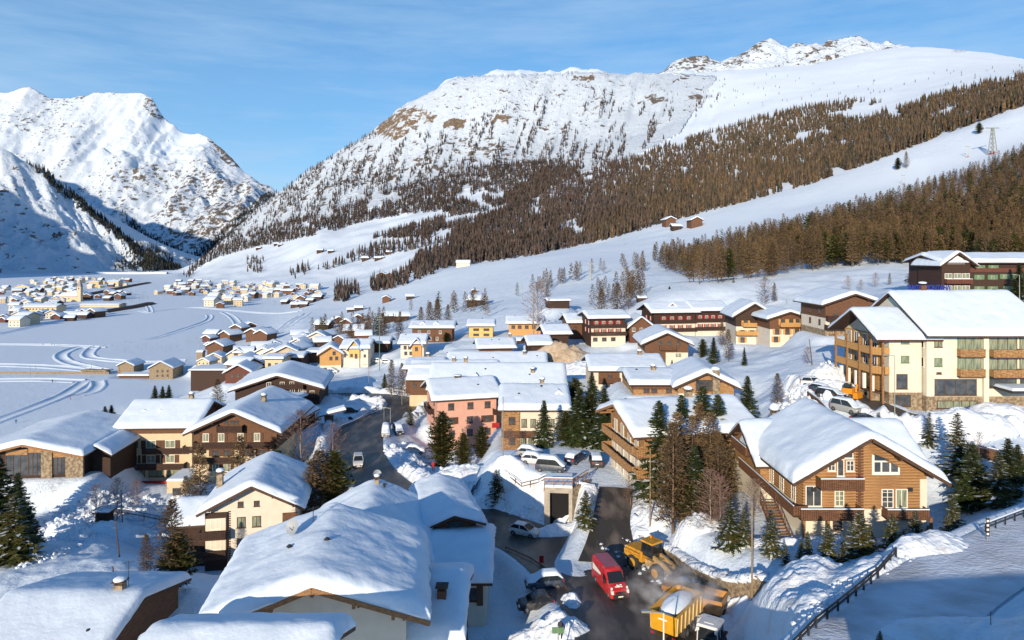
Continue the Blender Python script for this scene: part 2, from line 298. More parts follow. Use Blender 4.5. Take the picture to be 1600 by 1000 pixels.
# flat pads under buildings and parking: (x, y, z, radius)
def finish_terrain():
    global GX, GY, GZ, GPY
    T = build_terrain(); D = np.exp(rowsl)[:, None] * np.ones(NC); GX = (cols - 800) / F * D; GY = D.copy(); Z = T * D
    fl = -65.0; Z = np.where(D < 3300, fl + np.log1p(np.exp(np.clip((Z - fl) / 1.2, -30, 30))) * 1.2, Z); Z = np.where((Z - fl > 30) , T * D, Z)
    flat = 1 - smst(Z, fl + 0.8, fl + 6)
    PXg = np.ones((NR, 1)) * cols; PYg = HY - T * F
    near = 1 - smst(D, 400, 900)
    n = fbm(GX / 34, GY / 34, 3) * 0.9 + fbm(GX / 8, GY / 8, 5, .58) * 0.85 + np.abs(fbm(GX / 3.1, GY / 3.1, 3)) * 0.35 * (1 - smst(D, 120, 220))
    Z = Z + n * near * (0.1 + 0.9 * (1 - flat)) * smst(D, 20, 60) * 0.8
    mid = smst(D, 500, 1200) * (1 - flat)
    Z = Z + fbm(GX / 160, GY / 160, 4) * 16 * mid * (1 - smst(D, 3000, 4000) * 0.6) * np.where(PXg > 1050, 0.45, 1.0)
    # ribs and gullies of the rocky face
    face = smst(D, 2000, 2700) * (1 - smst(D, 3330, 3420)) * smst(PXg, 300, 450) * (1 - smst(PXg, 1040, 1180))
    rib = ridged(PXg / 34 - D / 900, D / 1500.0, 5, 0.55)
    Z = Z + face * rib * 26 * smst(PXg, 350, 600)
    Z = Z + smst(D, 2900, 3380) * (1 - smst(D, 3440, 3600)) * fbm(PXg / 16, D / 900, 4) * 12 * smst(PXg, 290, 420) * (1 - 0.7 * smst(PXg, 1050, 1200))
    for x, y, z, wx, wy, th in PADS:
        r = max(wx, wy) + 3
        i0 = np.searchsorted(rowsl, math.log(max(24, y - r * 2.2))); i1 = np.searchsorted(rowsl, math.log(y + r * 2.2))
        s = slice(i0, i1); ax = np.abs((GX[s] - x) * math.cos(th) + (GY[s] - y) * math.sin(th)); ay = np.abs(-(GX[s] - x) * math.sin(th) + (GY[s] - y) * math.cos(th)); d = np.hypot(np.maximum(ax - wx, 0), np.maximum(ay - wy, 0)); w = 1 - smst(d, 0.6, 5.5); Z[s] = Z[s] * (1 - w) + (z - ZC) * w
    Z = Z + ZC
    lim = np.searchsorted(rowsl, math.log(230))
    for nme, poly in ROADS.items():
        s = slice(0, lim); d, zz, hw = along(poly, GX[s], GY[s]); w = 1 - smst(d, hw + 0.8, hw + 3.6)
        Z[s] = Z[s] * (1 - w) + zz * w; Z[s] = np.where(d < hw + 0.2, zz - 0.12, Z[s])
    # lumpy ploughed snow near the village roads
    GZ = Z; GPY = HY - (GZ - ZC) / GY * F
    return PXg, flat
PXg, FLAT = None, None
def tz(X, Y):
    px = np.clip(np.asarray(X, float) / np.asarray(Y, float) * F + 800, cols[0], cols[-1] - .01); l = np.clip(np.log(Y), rowsl[0], rowsl[-1] - 1e-4)
    ci = np.clip(np.searchsorted(cols, px, 'right') - 1, 0, NC - 2); ri = np.clip(np.searchsorted(rowsl, l, 'right') - 1, 0, NR - 2)
    u = (px - cols[ci]) / (cols[ci + 1] - cols[ci]); v = (l - rowsl[ri]) / (rowsl[ri + 1] - rowsl[ri])
    return GZ[ri, ci] * (1 - u) * (1 - v) + GZ[ri, ci + 1] * u * (1 - v) + GZ[ri + 1, ci] * (1 - u) * v + GZ[ri + 1, ci + 1] * u * v
def ray(px, py, dmin=24):
    px = np.atleast_1d(np.asarray(px, float)); py = np.atleast_1d(np.asarray(py, float))
    ci = np.clip(np.searchsorted(cols, px), 0, NC - 1); r0 = np.searchsorted(rowsl, math.log(dmin))
    G = GPY[r0:, ci] <= py; k = np.argmax(G, axis=0); ok = G.any(axis=0); k = np.clip(k + r0, 1, NR - 1)
    a = GPY[k - 1, ci]; b = GPY[k, ci]; t = np.clip((a - py) / np.where(abs(a - b) < 1e-9, 1, a - b), 0, 1)
    l = rowsl[k - 1] + t * (rowsl[k] - rowsl[k - 1]); D = np.exp(l); X = (px - 800) / F * D
    return X, D, tz(X, D), ok
def G(px, py, dmin=24):
    x, y, z, ok = ray(px, py, dmin); return Vector((x[0], y[0], z[0]))

def attr(me, name, arr):
    a = me.attributes.new(name, 'FLOAT', 'POINT'); a.data.foreach_set('value', np.asarray(arr, np.float32).ravel())
def gridmesh(name, X, Y, Z, m, attrs=None):
    nr, nc = X.shape; me = bpy.data.meshes.new(name)
    me.vertices.add(nr * nc); me.vertices.foreach_set('co', np.stack([X, Y, Z], -1).astype(np.float32).ravel())
    i = np.arange(nr * nc).reshape(nr, nc); q = np.stack([i[:-1, :-1], i[:-1, 1:], i[1:, 1:], i[1:, :-1]], -1).reshape(-1, 4)
    me.loops.add(q.size); me.loops.foreach_set('vertex_index', q.ravel().astype(np.int32))
    me.polygons.add(len(q)); me.polygons.foreach_set('loop_start', np.arange(0, q.size, 4, dtype=np.int32))
    me.polygons.foreach_set('use_smooth', np.ones(len(q), bool)); me.update(calc_edges=True); me.materials.append(m)
    for k, a in (attrs or {}).items(): attr(me, k, a)
    return me
def snow_rock_mat(name, sc=1.0, rockc=((0.25, 0.205, 0.165), (0.085, 0.075, 0.072)), bd=3.0, stretch=(1, 1, 1), flat_=1.0):
    m = bpy.data.materials.new(name); m.use_nodes = True; n = m.node_tree; lk = n.links.new; b = n.nodes['Principled BSDF']; b.inputs['Roughness'].default_value = 0.7
    b.inputs['Specular IOR Level'].default_value = 0.2
    co = n.nodes.new('ShaderNodeTexCoord'); mpp = n.nodes.new('ShaderNodeMapping'); mpp.inputs['Scale'].default_value = tuple(sc * s for s in stretch); lk(co.outputs['Object'], mpp.inputs[0])
    def noise(s, d, r=0.6):
        t = n.nodes.new('ShaderNodeTexNoise'); t.inputs['Scale'].default_value = s; t.inputs['Detail'].default_value = d; t.inputs['Roughness'].default_value = r; lk(mpp.outputs[0], t.inputs['Vector']); return t.outputs[0]
    def at(nm):
        a = n.nodes.new('ShaderNodeAttribute'); a.attribute_name = nm; return a.outputs['Fac']
    def mth(op, a, b_=None, c=False):
        t = n.nodes.new('ShaderNodeMath'); t.operation = op; t.use_clamp = c
        for i, x in enumerate((a, b_)):
            if x is None: continue
            if isinstance(x, (int, float)): t.inputs[i].default_value = x
            else: lk(x, t.inputs[i])
        return t.outputs[0]
    def mix(f, a, c):
        t = n.nodes.new('ShaderNodeMix'); t.data_type = 'RGBA'; lk(f, t.inputs[0]) if not isinstance(f, float) else None
        for i, x in ((6, a), (7, c)):
            if isinstance(x, tuple): t.inputs[i].default_value = (*x, 1)
            else: lk(x, t.inputs[i])
        return t.outputs[2]
    n1 = noise(1.0, 9, 0.68); n2 = noise(6.0, 8, 0.65); n3 = noise(4.0, 7, 0.75)
    rk = mth('GREATER_THAN', mth('ADD', at('rock'), mth('MULTIPLY', mth('SUBTRACT', n1, 0.5), 2.2)), 0.62)
    rk = mth('MULTIPLY', mth('SUBTRACT', mth('ADD', at('rock'), mth('MULTIPLY', mth('SUBTRACT', n1, 0.5), 2.6)), 0.58), 14.0, True)
    rc = mix(mth('MULTIPLY', mth('SUBTRACT', n2, 0.38), 4.0, True), rockc[1], rockc[0])
    rc = mix(at('ochre'), rc, mix(mth('MULTIPLY', mth('SUBTRACT', n3, 0.4), 4.0, True), (0.13, 0.09, 0.06), (0.40, 0.29, 0.18)))
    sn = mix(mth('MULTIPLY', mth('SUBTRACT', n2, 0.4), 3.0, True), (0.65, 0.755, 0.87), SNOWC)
    dr = mth('MULTIPLY', mth('SUBTRACT', mth('ADD', at('dirt'), mth('SUBTRACT', n2, 0.5)), 0.45), 5.0, True)
    sn = mix(dr, sn, (0.42, 0.34, 0.26))
    lk(mix(rk, sn, rc), b.inputs['Base Color'])
    bp = n.nodes.new('ShaderNodeBump'); bp.inputs['Distance'].default_value = bd; lk(mth('MULTIPLY', mth('ADD', n1, mth('MULTIPLY', n2, 0.5)), mth('ADD', flat_, mth('MULTIPLY', at('rock'), 4.0, True))), bp.inputs['Height']); lk(bp.outputs[0], b.inputs['Normal'])
    return m
def ribbon(name, poly, prof, m, label=None, kind='structure', noise=0.0, drape=True, nscale=3.0, smooth=True, mi=None):
    """poly: X,Y,Z,hw samples; prof: list of (side offset as (k*hw + c), height)"""
    p = np.array(poly); t = np.gradient(p[:, :2], axis=0); t /= np.linalg.norm(t, axis=1)[:, None] + 1e-9; nrm = np.stack([t[:, 1], -t[:, 0]], 1)
    X = np.stack([p[:, 0] + nrm[:, 0] * (k * p[:, 3] + c) for k, c, h in prof], 1); Y = np.stack([p[:, 1] + nrm[:, 1] * (k * p[:, 3] + c) for k, c, h in prof], 1)
    H = np.array([h for k, c, h in prof])
    base = tz(X, Y) if drape else p[:, 2][:, None] * np.ones(len(prof))
    Z = base + H[None, :]
    if noise: Z = Z + (fbm(X / nscale, Y / nscale, 4) * noise) * (np.abs(H[None, :]) > 0.15)
    me = gridmesh(name, X, Y, Z, m); o = link(name, me); tag(o, label, None, None, kind); return o
PXg, FLAT = finish_terrain()
lr = np.log(GY); D_ = GY
PYg = GPY
# where bare rock, ochre cliff and dirt show
rock = np.zeros_like(GZ); och = np.zeros_like(GZ); dirt = np.zeros_like(GZ)
facep = inpoly(PXg, PYg, [(290,430),(340,380),(430,300),(560,215),(640,160),(720,120),(1000,112),(1120,120),(1060,210),(960,260),(700,300),(500,340),(340,400)]) & (D_ > 1900)
rock += facep * (0.24 + 0.22 * np.clip(ridged(PXg / 30, PYg / 30, 3), 0, 1))
rock += (inpoly(PXg, PYg, [(430,300),(560,215),(600,235),(700,210),(820,230),(940,230),(960,260),(800,290),(600,300),(430,340)]) & (D_ > 1900)) * 0.10
ridg = smst(np.abs(GZ * 0 + fbm(PXg / 60, PYg / 40, 3)), 0.1, 0.4)
rock += facep * ridg * 0.08
cl = inpoly(PXg, PYg, [(586,205),(612,170),(648,166),(684,180),(676,192),(650,200),(622,216),(600,214)]) & (D_ > 2200)
rock += cl * 0.36; och += cl * 1.0
for x0, x1, y0, y1 in ((890,932,118,127),(690,730,185,200),(768,800,178,192)):
    c2 = inpoly(PXg, PYg, [(x0,y1),(x0+8,y0),(x1,y0),(x1-6,y1)]) & (D_ > 2200); rock += c2 * 0.45; och += c2 * 0.7
for cx, cy, rx, ry in ((1502,79,8,3),(1070,121,10,2.4),(1030,155,18,5),(1090,152,16,4),(1000,163,12,3)):
    rock += np.exp(-((PXg - cx) / rx) ** 2 - ((PYg - cy) / ry) ** 2) * 0.6 * (D_ > 2000)
dirt += (inpoly(PXg, PYg, [(845,558),(870,528),(900,524),(925,535),(900,560),(870,575)]) & (D_ < 260)) * 0.45
dirt += (inpoly(PXg, PYg, [(930,850),(1060,840),(1110,900),(1150,930),(1100,1000),(930,1000)]) & (D_ < 90)) * 0.5
dirt += (inpoly(PXg, PYg, [(590,690),(655,690),(660,640),(600,650)]) & (D_ < 190)) * 0.25
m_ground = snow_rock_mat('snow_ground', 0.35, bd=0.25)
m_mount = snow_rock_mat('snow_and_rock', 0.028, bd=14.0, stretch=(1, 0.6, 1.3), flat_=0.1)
ks = int(np.searchsorted(rowsl, math.log(900)))
sl = slice(0, ks + 1)
og = link('ground', gridmesh('ground', GX[sl], GY[sl], GZ[sl], m_ground, dict(rock=rock[sl] * 0, ochre=och[sl] * 0, dirt=dirt[sl])))
tag(og, 'snow-covered valley floor and village slope', kind='structure')
sl = slice(ks, NR)
om = link('mountain', gridmesh('mountain', GX[sl], GY[sl], GZ[sl], m_mount, dict(rock=rock[sl], ochre=och[sl], dirt=dirt[sl] * 0)))
tag(om, 'long snowy mountain with the ochre cliff and ski slopes on its flank', kind='structure')

# separate mountains: from a foot line to a ridge line and down the far side
def massif(name, label, ridge, foot, mapr, nx=420, nz=130, amp=60, freq=26, rockv=0.3, seed=0, shear=0.0, back=900, bumps=20, rockfn=None, curve_p=1.25):
    r = np.array([tuple(P(x, y, d)) for x, y, d in ridge]); f = np.array([tuple(P(x, y, d)) for x, y, d in foot])
    def res(a, n):
        s = np.concatenate([[0], np.cumsum(np.linalg.norm(np.diff(a, axis=0)[:, :2], axis=1) + 1)]); s /= s[-1]
        return np.stack([np.interp(np.linspace(0, 1, n), s, a[:, k]) for k in range(3)], 1)
    rr = res(r, nx); ff = res(f, nx); t = np.linspace(0, 1, nz)[:, None]
    X = ff[:, 0] * (1 - t) + rr[:, 0] * t; Y = ff[:, 1] * (1 - t) + rr[:, 1] * t; Z = ff[:, 2] + (rr[:, 2] - ff[:, 2]) * t ** curve_p
    s = np.linspace(0, 1, nx)[None, :] * np.ones((nz, 1)); tt = t * np.ones((1, nx))
    g = ridged(s * freq + seed + tt * shear, tt * 2.2 + seed, 5, 0.55)
    env = np.sin(np.pi * np.clip(tt, 0, 1)) ** 0.7
    Z = Z + g * amp * env + fbm(s * freq * 2.2 + seed, tt * 9 + seed, 4) * amp * 0.45 * env
    Z = Z + (fbm(s * freq * 3 + 9, tt * 0 + seed, 3) * bumps) * smst(tt, 0.85, 1)
    # far side
    tb = np.linspace(0.04, 1, 24)[:, None]; XB = X[-1] + (X[-1] - X[0]) * 0.25 * tb; YB = Y[-1] + back * tb; ZB = Z[-1] * (1 - tb) + tb * (-5)
    rk = rockv + 0.25 * np.clip(g, -0.4, 0.8) + (fbm(s * 9 + seed, tt * 5, 3)) * 0.25
    if rockfn is not None: rk = rockfn(rk, (X / Y) * F + 800, HY - (Z - ZC) / Y * F)
    X = np.vstack([X, XB]); Y = np.vstack([Y, YB]); Z = np.vstack([Z, ZB]); rk = np.vstack([rk, np.full(XB.shape, rockv)])
    o = link(name, gridmesh(name, X, Y, Z, m_mount, dict(rock=rk, ochre=rk * 0, dirt=rk * 0))); tag(o, label, kind='structure'); return X, Y, Z
def far_rock(rk, px, py):
    rk = rk + 0.16 * smst(py, 200, 300) * smst(px, 150, 300)
    rk = rk + 0.5 * (inpoly(px, py, [(225,150),(258,165),(262,190),(240,185),(224,165)]) | inpoly(px, py, [(325,218),(350,228),(380,262),(360,260),(335,240)]))
    rk = rk - 0.25 * (inpoly(px, py, [(160,230),(320,215),(350,245),(200,260)]))
    return rk
FAR = massif('far_mountain', 'farthest snowy mountain across the valley head, left of the gap',
    [(-500,70,6400),(-200,110,6400),(-60,140,6300),(0,143,6200),(30,138,6200),(47,134,6200),(62,143,6200),(75,151,6200),(100,152,6200),(140,147,6200),(190,144,6200),(222,143,6200),(238,153,6150),(247,168,6100),(257,184,6100),(278,203,6000),(300,208,6000),(325,214,5900),(345,228,5800),(362,248,5700),(385,272,5600),(410,287,5500),(440,303,5400),(500,345,5300),(560,390,5200)],
    [(-700,432,4700),(-300,426,4500),(0,424,4300),(150,423,4200),(250,422,4100),(330,421,4000),(420,420,3900),(560,418,3900)], None, amp=120, freq=17, rockv=0.24, seed=3, shear=-1.2, back=1500, bumps=34, rockfn=far_rock, curve_p=1.1)
NEARL = massif('shaded_mountain', 'steep snowy mountainside at the left edge, mostly in blue shade',
    [(-900,-10,2400),(-500,60,2600),(-250,150,2700),(-60,212,2850),(0,233,2900),(30,246,2950),(70,268,3000),(110,300,3050),(150,333,3100),(190,362,3150),(225,385,3200),(255,402,3250),(285,415,3300),(310,421,3350)],
    [(-1400,440,1900),(-900,436,2050),(-500,434,2200),(-250,432,2300),(-60,431,2400),(60,429,2500),(150,428,2600),(230,426,2750),(290,424,2950),(350,422,3200)], None, amp=70, freq=20, rockv=0.22, seed=8, shear=1.6, back=1400, bumps=14, curve_p=1.5)
PEAK = massif('rocky_peak', 'rugged snow and rock peak on the right skyline',
    [(1040,112,4200),(1070,111,4250),(1100,106,4300),(1130,98,4300),(1150,88,4350),(1165,80,4350),(1178,72,4350),(1195,63,4350),(1207,60,4350),(1220,66,4350),(1232,72,4350),(1245,66,4350),(1262,70,4350),(1290,67,4400),(1312,60,4400),(1330,57,4400),(1352,62,4400),(1370,66,4400),(1390,66,4400),(1412,70,4400),(1430,77,4400),(1480,84,4400),(1560,92,4400),(1640,100,4400)],
    [(1000,135,3900),(1100,135,3900),(1200,130,3900),(1300,122,3900),(1400,115,3900),(1500,110,3900),(1700,115,3900)], None, nx=300, nz=50, amp=45, freq=18, rockv=0.36, seed=21, shear=0.5, back=900, bumps=26, curve_p=0.9)
BUTTE = massif('layered_butte', 'small layered brown butte capped with snow on the skyline',
    [(1020,118,5000),(1036,112,5000),(1047,101,5000),(1055,94,5000),(1068,90,5000),(1085,88,5000),(1104,87,5000),(1112,92,5000),(1130,98,5000),(1160,110,5000)],
    [(1020,128,4700),(1060,128,4700),(1100,128,4700),(1160,128,4700)], None, nx=80, nz=30, amp=8, freq=5, rockv=0.5, seed=4, back=600, bumps=3, curve_p=0.8)

# roads and paths
m_asph = mat('wet_asphalt', (0.042, 0.038, 0.035), (0.20, 0.165, 0.14), 0.5, 0.5, bump=0.03, bscale=5, spec=0.5, stretch=(1, .35, 1), lo=0.46, hi=0.78, detail=10)
m_slush = mat('packed_snow_track', (0.55, 0.52, 0.5), (0.3, 0.26, 0.23), 0.5, 0.6, bump=0.06, bscale=3, lo=0.42, hi=0.66)
m_packed = mat('packed_snow', (0.6, 0.67, 0.77), (0.3, 0.3, 0.33), 0.35, 0.6, bump=0.12, bscale=3.5, detail=11, lo=.42, hi=.8, stretch=(.6, 1, 1))
flatp = [(1, 0, 0.0), (0.5, 0, 0.03), (0, 0, 0.04), (-0.5, 0, 0.03), (-1, 0, 0.0)]
ribbon('road', ROADS['main_road'], flatp, m_asph, 'dark wet village road winding down to the left', drape=False)
ribbon('driveway', ROADS['driveway'], flatp, m_asph, 'short cleared asphalt ramp up to the car park', drape=False)
ribbon('hill_road', ROADS['hill_road'], [(1, 0, 0.0), (0.8, 0, .12), (0.55, 0, 0.03), (.3, 0, .1), (0, 0, 0.04), (-.35, 0, .12), (-0.5, 0, 0.03), (-.8, 0, .15), (-1, 0, 0.0)], m_packed, 'snow-packed road climbing to the right in shade', drape=False)
ribbon('hotel_drive', ROADS['hotel_drive'], flatp, m_asph, 'cleared drive beside the big cream apartment building', drape=False)
def offset(poly, side, extra, a=0, b=None):
    p = np.array(poly)[a:b]; t = np.gradient(p[:, :2], axis=0); t /= np.linalg.norm(t, axis=1)[:, None]; q = p.copy()
    q[:, 0] += t[:, 1] * side * (p[:, 3] + extra); q[:, 1] += -t[:, 0] * side * (p[:, 3] + extra); q[:, 3] = 1; return q
def dens(poly, n=4): return catmull(poly, n)
bankp = [(0, -2.0, -0.2), (0, -1.4, 0.75), (0, -0.6, 1.15), (0, 0.1, 1.1), (0, 0.7, 0.7), (0, 1.1, 0.12), (0, 1.3, -0.1)]
def bank(poly, side, a, b, label, hs=1.0, extra=1.2, m=None):
    q = dens(offset(poly, side, extra, a, b), 4)
    prof = [(0, c * side * -1, h * hs if h > 0 else h) for c, h in [(x[1], x[2]) for x in bankp]]
    # ends fade out
    o = ribbon('snow_bank', q, prof, m or m_bank, label, noise=1.5 * hs ** .5, nscale=1.25)
    return o
mr = ROADS['main_road']
bank(mr, 1, 60, 78, 'ploughed snow bank between the road curve and the parked cars', 1.3)
bank(mr, 1, 46, 58, 'ploughed snow bank below the car park wall', 0.6)
bank(mr, -1, 66, 100, 'shaded snow bank on the outside of the road curve', 1.2)
bank(mr, -1, 100, 140, 'snow bank beside the far stretch of the road', 0.8)
bank(mr, 1, 104, 140, 'snow bank at the foot of the open slope', 0.8)
bank(ROADS['driveway'], 1, 10, None, 'snow bank right of the driveway', .6)
bank(ROADS['driveway'], -1, 14, None, 'snow bank left of the driveway beside the small spruce', .6)
bank(ROADS['hotel_drive'], 1, 0, None, 'snow heap along the hotel drive', 0.8)
# ski tracks on the valley floor: groomed band between two berms
def floorpts(pts, hw): return catmull([((px - 800) / F * (65 * F / (py - HY)), 65 * F / (py - HY), 0, hw) for px, py in pts], 8)
trackp = [(1, 2.2, 0.0), (1, 1.2, .5), (1, 0.4, 0.45), (1, 0, 0.05), (-1, 0, 0.05), (-1, -0.4, 0.45), (-1, -1.2, .5), (-1, -2.2, 0.0)]
for pts, hw in (([(-60,681),(0,659),(50,640),(95,621),(122,605),(131,598)], 2), ([(152,597),(153,605),(143,614),(125,620)], 2), ([(160,545),(125,544),(101,552),(95,559),(103,566),(122,572),(165,581)], 2.4),
        ([(168,540),(150,543),(138,553),(141,560),(165,564),(225,569),(290,566)], 2.4), ([(200,536),(235,531),(262,524),(290,515),(320,504),(328,497),(326,493)], 1.8), ([(350,489),(362,495),(371,505),(371,513),(358,521)], 2.5),
        ([(-60,532),(0,523),(60,510),(100,501),(160,493),(200,488)], 1.6), ([(-60,540),(60,540),(152,543)], 2.2), ([(-60,572),(60,574),(150,580)], 3.5), ([(-60,597),(60,595),(125,597)], 3.0), ([(220,487),(235,490),(232,480),(222,478)], 1.5),
        ([(240,488),(300,482),(360,486),(430,492),(470,494)], 2.5), ([(420,560),(405,545),(425,530),(450,520),(465,510),(480,500)], 2.5), ([(400,552),(415,535),(440,522),(452,512),(470,503)], 2.0)):
    q = floorpts(pts, hw); q[:, 2] = 0
    ribbon('ski_track', q, trackp, m_snow, 'groomed track with raised snow edges across the valley floor', noise=0.25, nscale=6)
# the valley side beyond the left frame edge: it keeps the shaded mountainside in shade, as in the place itself
def offside():
    c = [(-5200,5200,1200),(-4300,3900,1150),(-3600,3000,1050),(-3050,2450,820),(-2600,1950,700),(-2250,1500,520),(-1950,1150,380),(-1750,850,250),(-1650,500,160),(-1650,0,120)]
    f = [(-4200,6200),(-3000,4300),(-2750,3300),(-2300,2600),(-2000,2050),(-1700,1600),(-1450,1200),(-1350,900),(-1300,500),(-1350,0)]
    n = 160; tt = np.linspace(0, 1, len(c)); T2 = np.linspace(0, 1, n); cr = np.stack([np.interp(T2, tt, [p[k] for p in c]) for k in range(3)], 1); ft = np.stack([np.interp(T2, tt, [p[k] for p in f]) for k in range(2)], 1)
    t = np.linspace(0, 1, 50)[:, None]; X = ft[:, 0] * (1 - t) + cr[:, 0] * t; Y = ft[:, 1] * (1 - t) + cr[:, 1] * t; Z = cr[:, 2] * t ** 1.3 + ridged(T2[None] * 14 + t, t * 2, 4) * 60 * np.sin(np.pi * t) + fbm(T2[None] * 22, t * 0, 3) * 90 * t ** 3
    tb = np.linspace(.05, 1, 12)[:, None]; Xb = X[-1] - 1500 * tb; Z2 = Z[-1] * (1 - tb); X = np.vstack([X, Xb]); Y = np.vstack([Y, Y[-1] + 0 * tb]); Z = np.vstack([Z, Z2]) - 2
    tag(link('valley_side', gridmesh('valley_side', X, Y, Z, m_mount, dict(rock=Z * 0 + .25, ochre=Z * 0, dirt=Z * 0))), 'snowy valley side beyond the left edge', kind='structure')
offside()
# ---------------------------------------------------------------- trees
def tint_mat(name, rough=0.8):
    m = bpy.data.materials.new(name); m.use_nodes = True; n = m.node_tree; b = n.nodes['Principled BSDF']; b.inputs['Roughness'].default_value = rough
    b.inputs['Specular IOR Level'].default_value = 0.15
    a = n.nodes.new('ShaderNodeAttribute'); a.attribute_name = 'tint'; n.links.new(a.outputs['Color'], b.inputs['Base Color']); return m
m_forest = tint_mat('forest_foliage')
def leafmat(name, c, c2, sc=1.2, rnd=0.25):
    return mat(name, c, c2, sc, 0.75, obj_rand=rnd, spec=0.15, lo=0.4, hi=0.6)
m_spruce = leafmat('spruce_needles', (0.025, 0.045, 0.016), (0.07, 0.085, 0.028))
m_pine = leafmat('pine_needles', (0.04, 0.055, 0.016), (0.11, 0.10, 0.03))
m_larch = leafmat('larch_twigs', (0.082, 0.058, 0.037), (0.18, 0.122, 0.062))
m_bare = leafmat('bare_twigs', (0.16, 0.10, 0.085), (0.24, 0.16, 0.13))
m_bark = mat('bark', (0.12, 0.08, 0.055), (0.2, 0.15, 0.11), 4, 0.9, bump=0.03, stretch=(1, 1, 0.2))
m_birchbark = mat('pale_bark', (0.38, 0.33, 0.28), (0.2, 0.16, 0.13), 4, 0.8)
def tri_mesh(name, V, m):
    me = bpy.data.meshes.new(name); n = len(V); me.vertices.add(n); me.vertices.foreach_set('co', V.astype(np.float32).ravel())
    me.loops.add(n); me.loops.foreach_set('vertex_index', np.arange(n, dtype=np.int32)); me.polygons.add(n // 3)
    me.polygons.foreach_set('loop_start', np.arange(0, n, 3, dtype=np.int32)); me.update(calc_edges=True)
    if m: me.materials.append(m)
    return me
def crown(kind, nb, st, seed, leaf=1.0, snow=0.0):
    """unit-height tree: returns (triangles, snow triangles)"""
    r = np.random.default_rng(seed); T = []; S = []
    rmax = {'spruce': 0.21, 'pine': 0.25, 'larch': 0.2, 'bare': 0.3, 'slim': 0.2}[kind]
    z0 = {'spruce': 0.05, 'pine': 0.1, 'larch': 0.13, 'bare': 0.15, 'slim': 0.08}[kind]
    for i in range(nb):
        f = (i + r.random()) / nb; z = z0 + (0.985 - z0) * f ** 0.92; q = (z - z0) / (1 - z0)
        if kind == 'pine': prof = (1 - q) ** 0.55 * (0.45 + 1.1 * min(q * 3, 1) * 0.6)
        elif kind == 'bare': prof = (1 - q) ** 0.6 * (0.5 + min(q * 2.5, 1) * 0.6)
        elif kind == 'larch': prof = (1 - q) ** 0.8 * (0.55 + min(q * 4, 1) * 0.5)
        else: prof = (1 - q) ** 0.9 * (0.8 + min(q * 6, 1) * 0.2) + 0.02
        L = rmax * prof * r.uniform(0.6, 1.12) + 0.008; a = i * 2.39996 + r.uniform(-.4, .4); ca, sa = math.cos(a), math.sin(a)
        up = {'spruce': -0.28 + 0.75 * q, 'slim': -0.3 + 0.8 * q, 'pine': 0.15 + 0.5 * q, 'larch': 0.02 + 0.4 * q, 'bare': 0.5 + 0.5 * q}[kind] + r.uniform(-.12, .12)
        d = np.array([ca, sa, up]); side = np.array([-sa, ca, 0]); base = np.array([0, 0, z])
        if kind in ('larch', 'bare'):
            tip = base + d * L; w = 0.0022
            T += [base + side * w, base - side * w, tip]
            for k in range(st):
                g = r.uniform(0.2, 1); p = base + d * L * g; tl = (0.035 if kind == 'larch' else 0.055) * r.uniform(.5, 1.2) * leaf * (0.5 + 0.7 * (1 - q))
                dv = side * r.uniform(-1, 1) + d * r.uniform(0.1, 0.9) + np.array([0, 0, r.uniform(-.5, .7)]); dv /= np.linalg.norm(dv)
                wv = np.cross(dv, r.normal(size=3)); wv /= np.linalg.norm(wv); ww = (0.0034 if kind == 'larch' else 0.0024) * leaf * r.uniform(.6, 1.3)
                T += [p + wv * ww, p - wv * ww, p + dv * tl]
        else:
            for k in range(st):
                g = (k + 0.6) / st; droop = np.array([0, 0, -0.25 * L * g * g + (0.12 * L * g ** 3)]); p = base + d * L * g + droop
                hl = (0.30 * L + 0.012) * leaf * r.uniform(.7, 1.3)
                for sgn in (-1, 1):
                    dv = side * sgn * r.uniform(.6, 1) + d * r.uniform(.3, .9) + np.array([0, 0, r.uniform(-.45, .12 if kind != 'pine' else .6)]); dv /= np.linalg.norm(dv)
                    w = d * hl * 0.28 + np.array([0, 0, r.uniform(-.1, .1) * hl])
                    T += [p - w, p + w, p + dv * hl]
                if snow and r.random() < snow and q < 0.95:
                    pp = p + np.array([0, 0, 0.004]); w = side * hl * 0.35; e = d * hl * r.uniform(.5, .8)
                    S += [pp - e - w * .6, pp - w * .2 + e, pp + w, pp - e - w * .6, pp + w, pp - e + w * .7]
            if kind != 'bare': # inner mass
                w = side * L * 0.22; T += [base - w + d * L * 0.1, base + w + d * L * 0.1, base + d * L * 0.85 + np.array([0, 0, -0.02])]
    return np.array(T), np.array(S) if S else None
def trunk_mesh(name, h, r, m, n=7):
    b = MB(); segs = 5; rr = random.Random(int(h * 100)); pts = [(rr.uniform(-.04, .04) * (i > 0), rr.uniform(-.04, .04) * (i > 0), -1.0 + (h * .97 + 1.0) * i / segs) for i in range(segs + 1)]
    for i in range(segs): b.cyl(pts[i], pts[i + 1], r * (1 - i / segs * .9), r * (1 - (i + 1) / segs * .9), n, cap=False)
    return b.mesh(name, m, True)
TREE = {}
def treekind(key, kind, h, nb, st, seed, mcrown, rad, leaf=1.0, snow=0.0, mb=None):
    T, S = crown(kind, nb, st, seed, leaf, snow)
    TREE[key] = (trunk_mesh('trunk', h, rad, mb or m_bark), tri_mesh('crown', T * h, mcrown), tri_mesh('snow_clumps', S * h, m_snow) if S is not None else None, h)
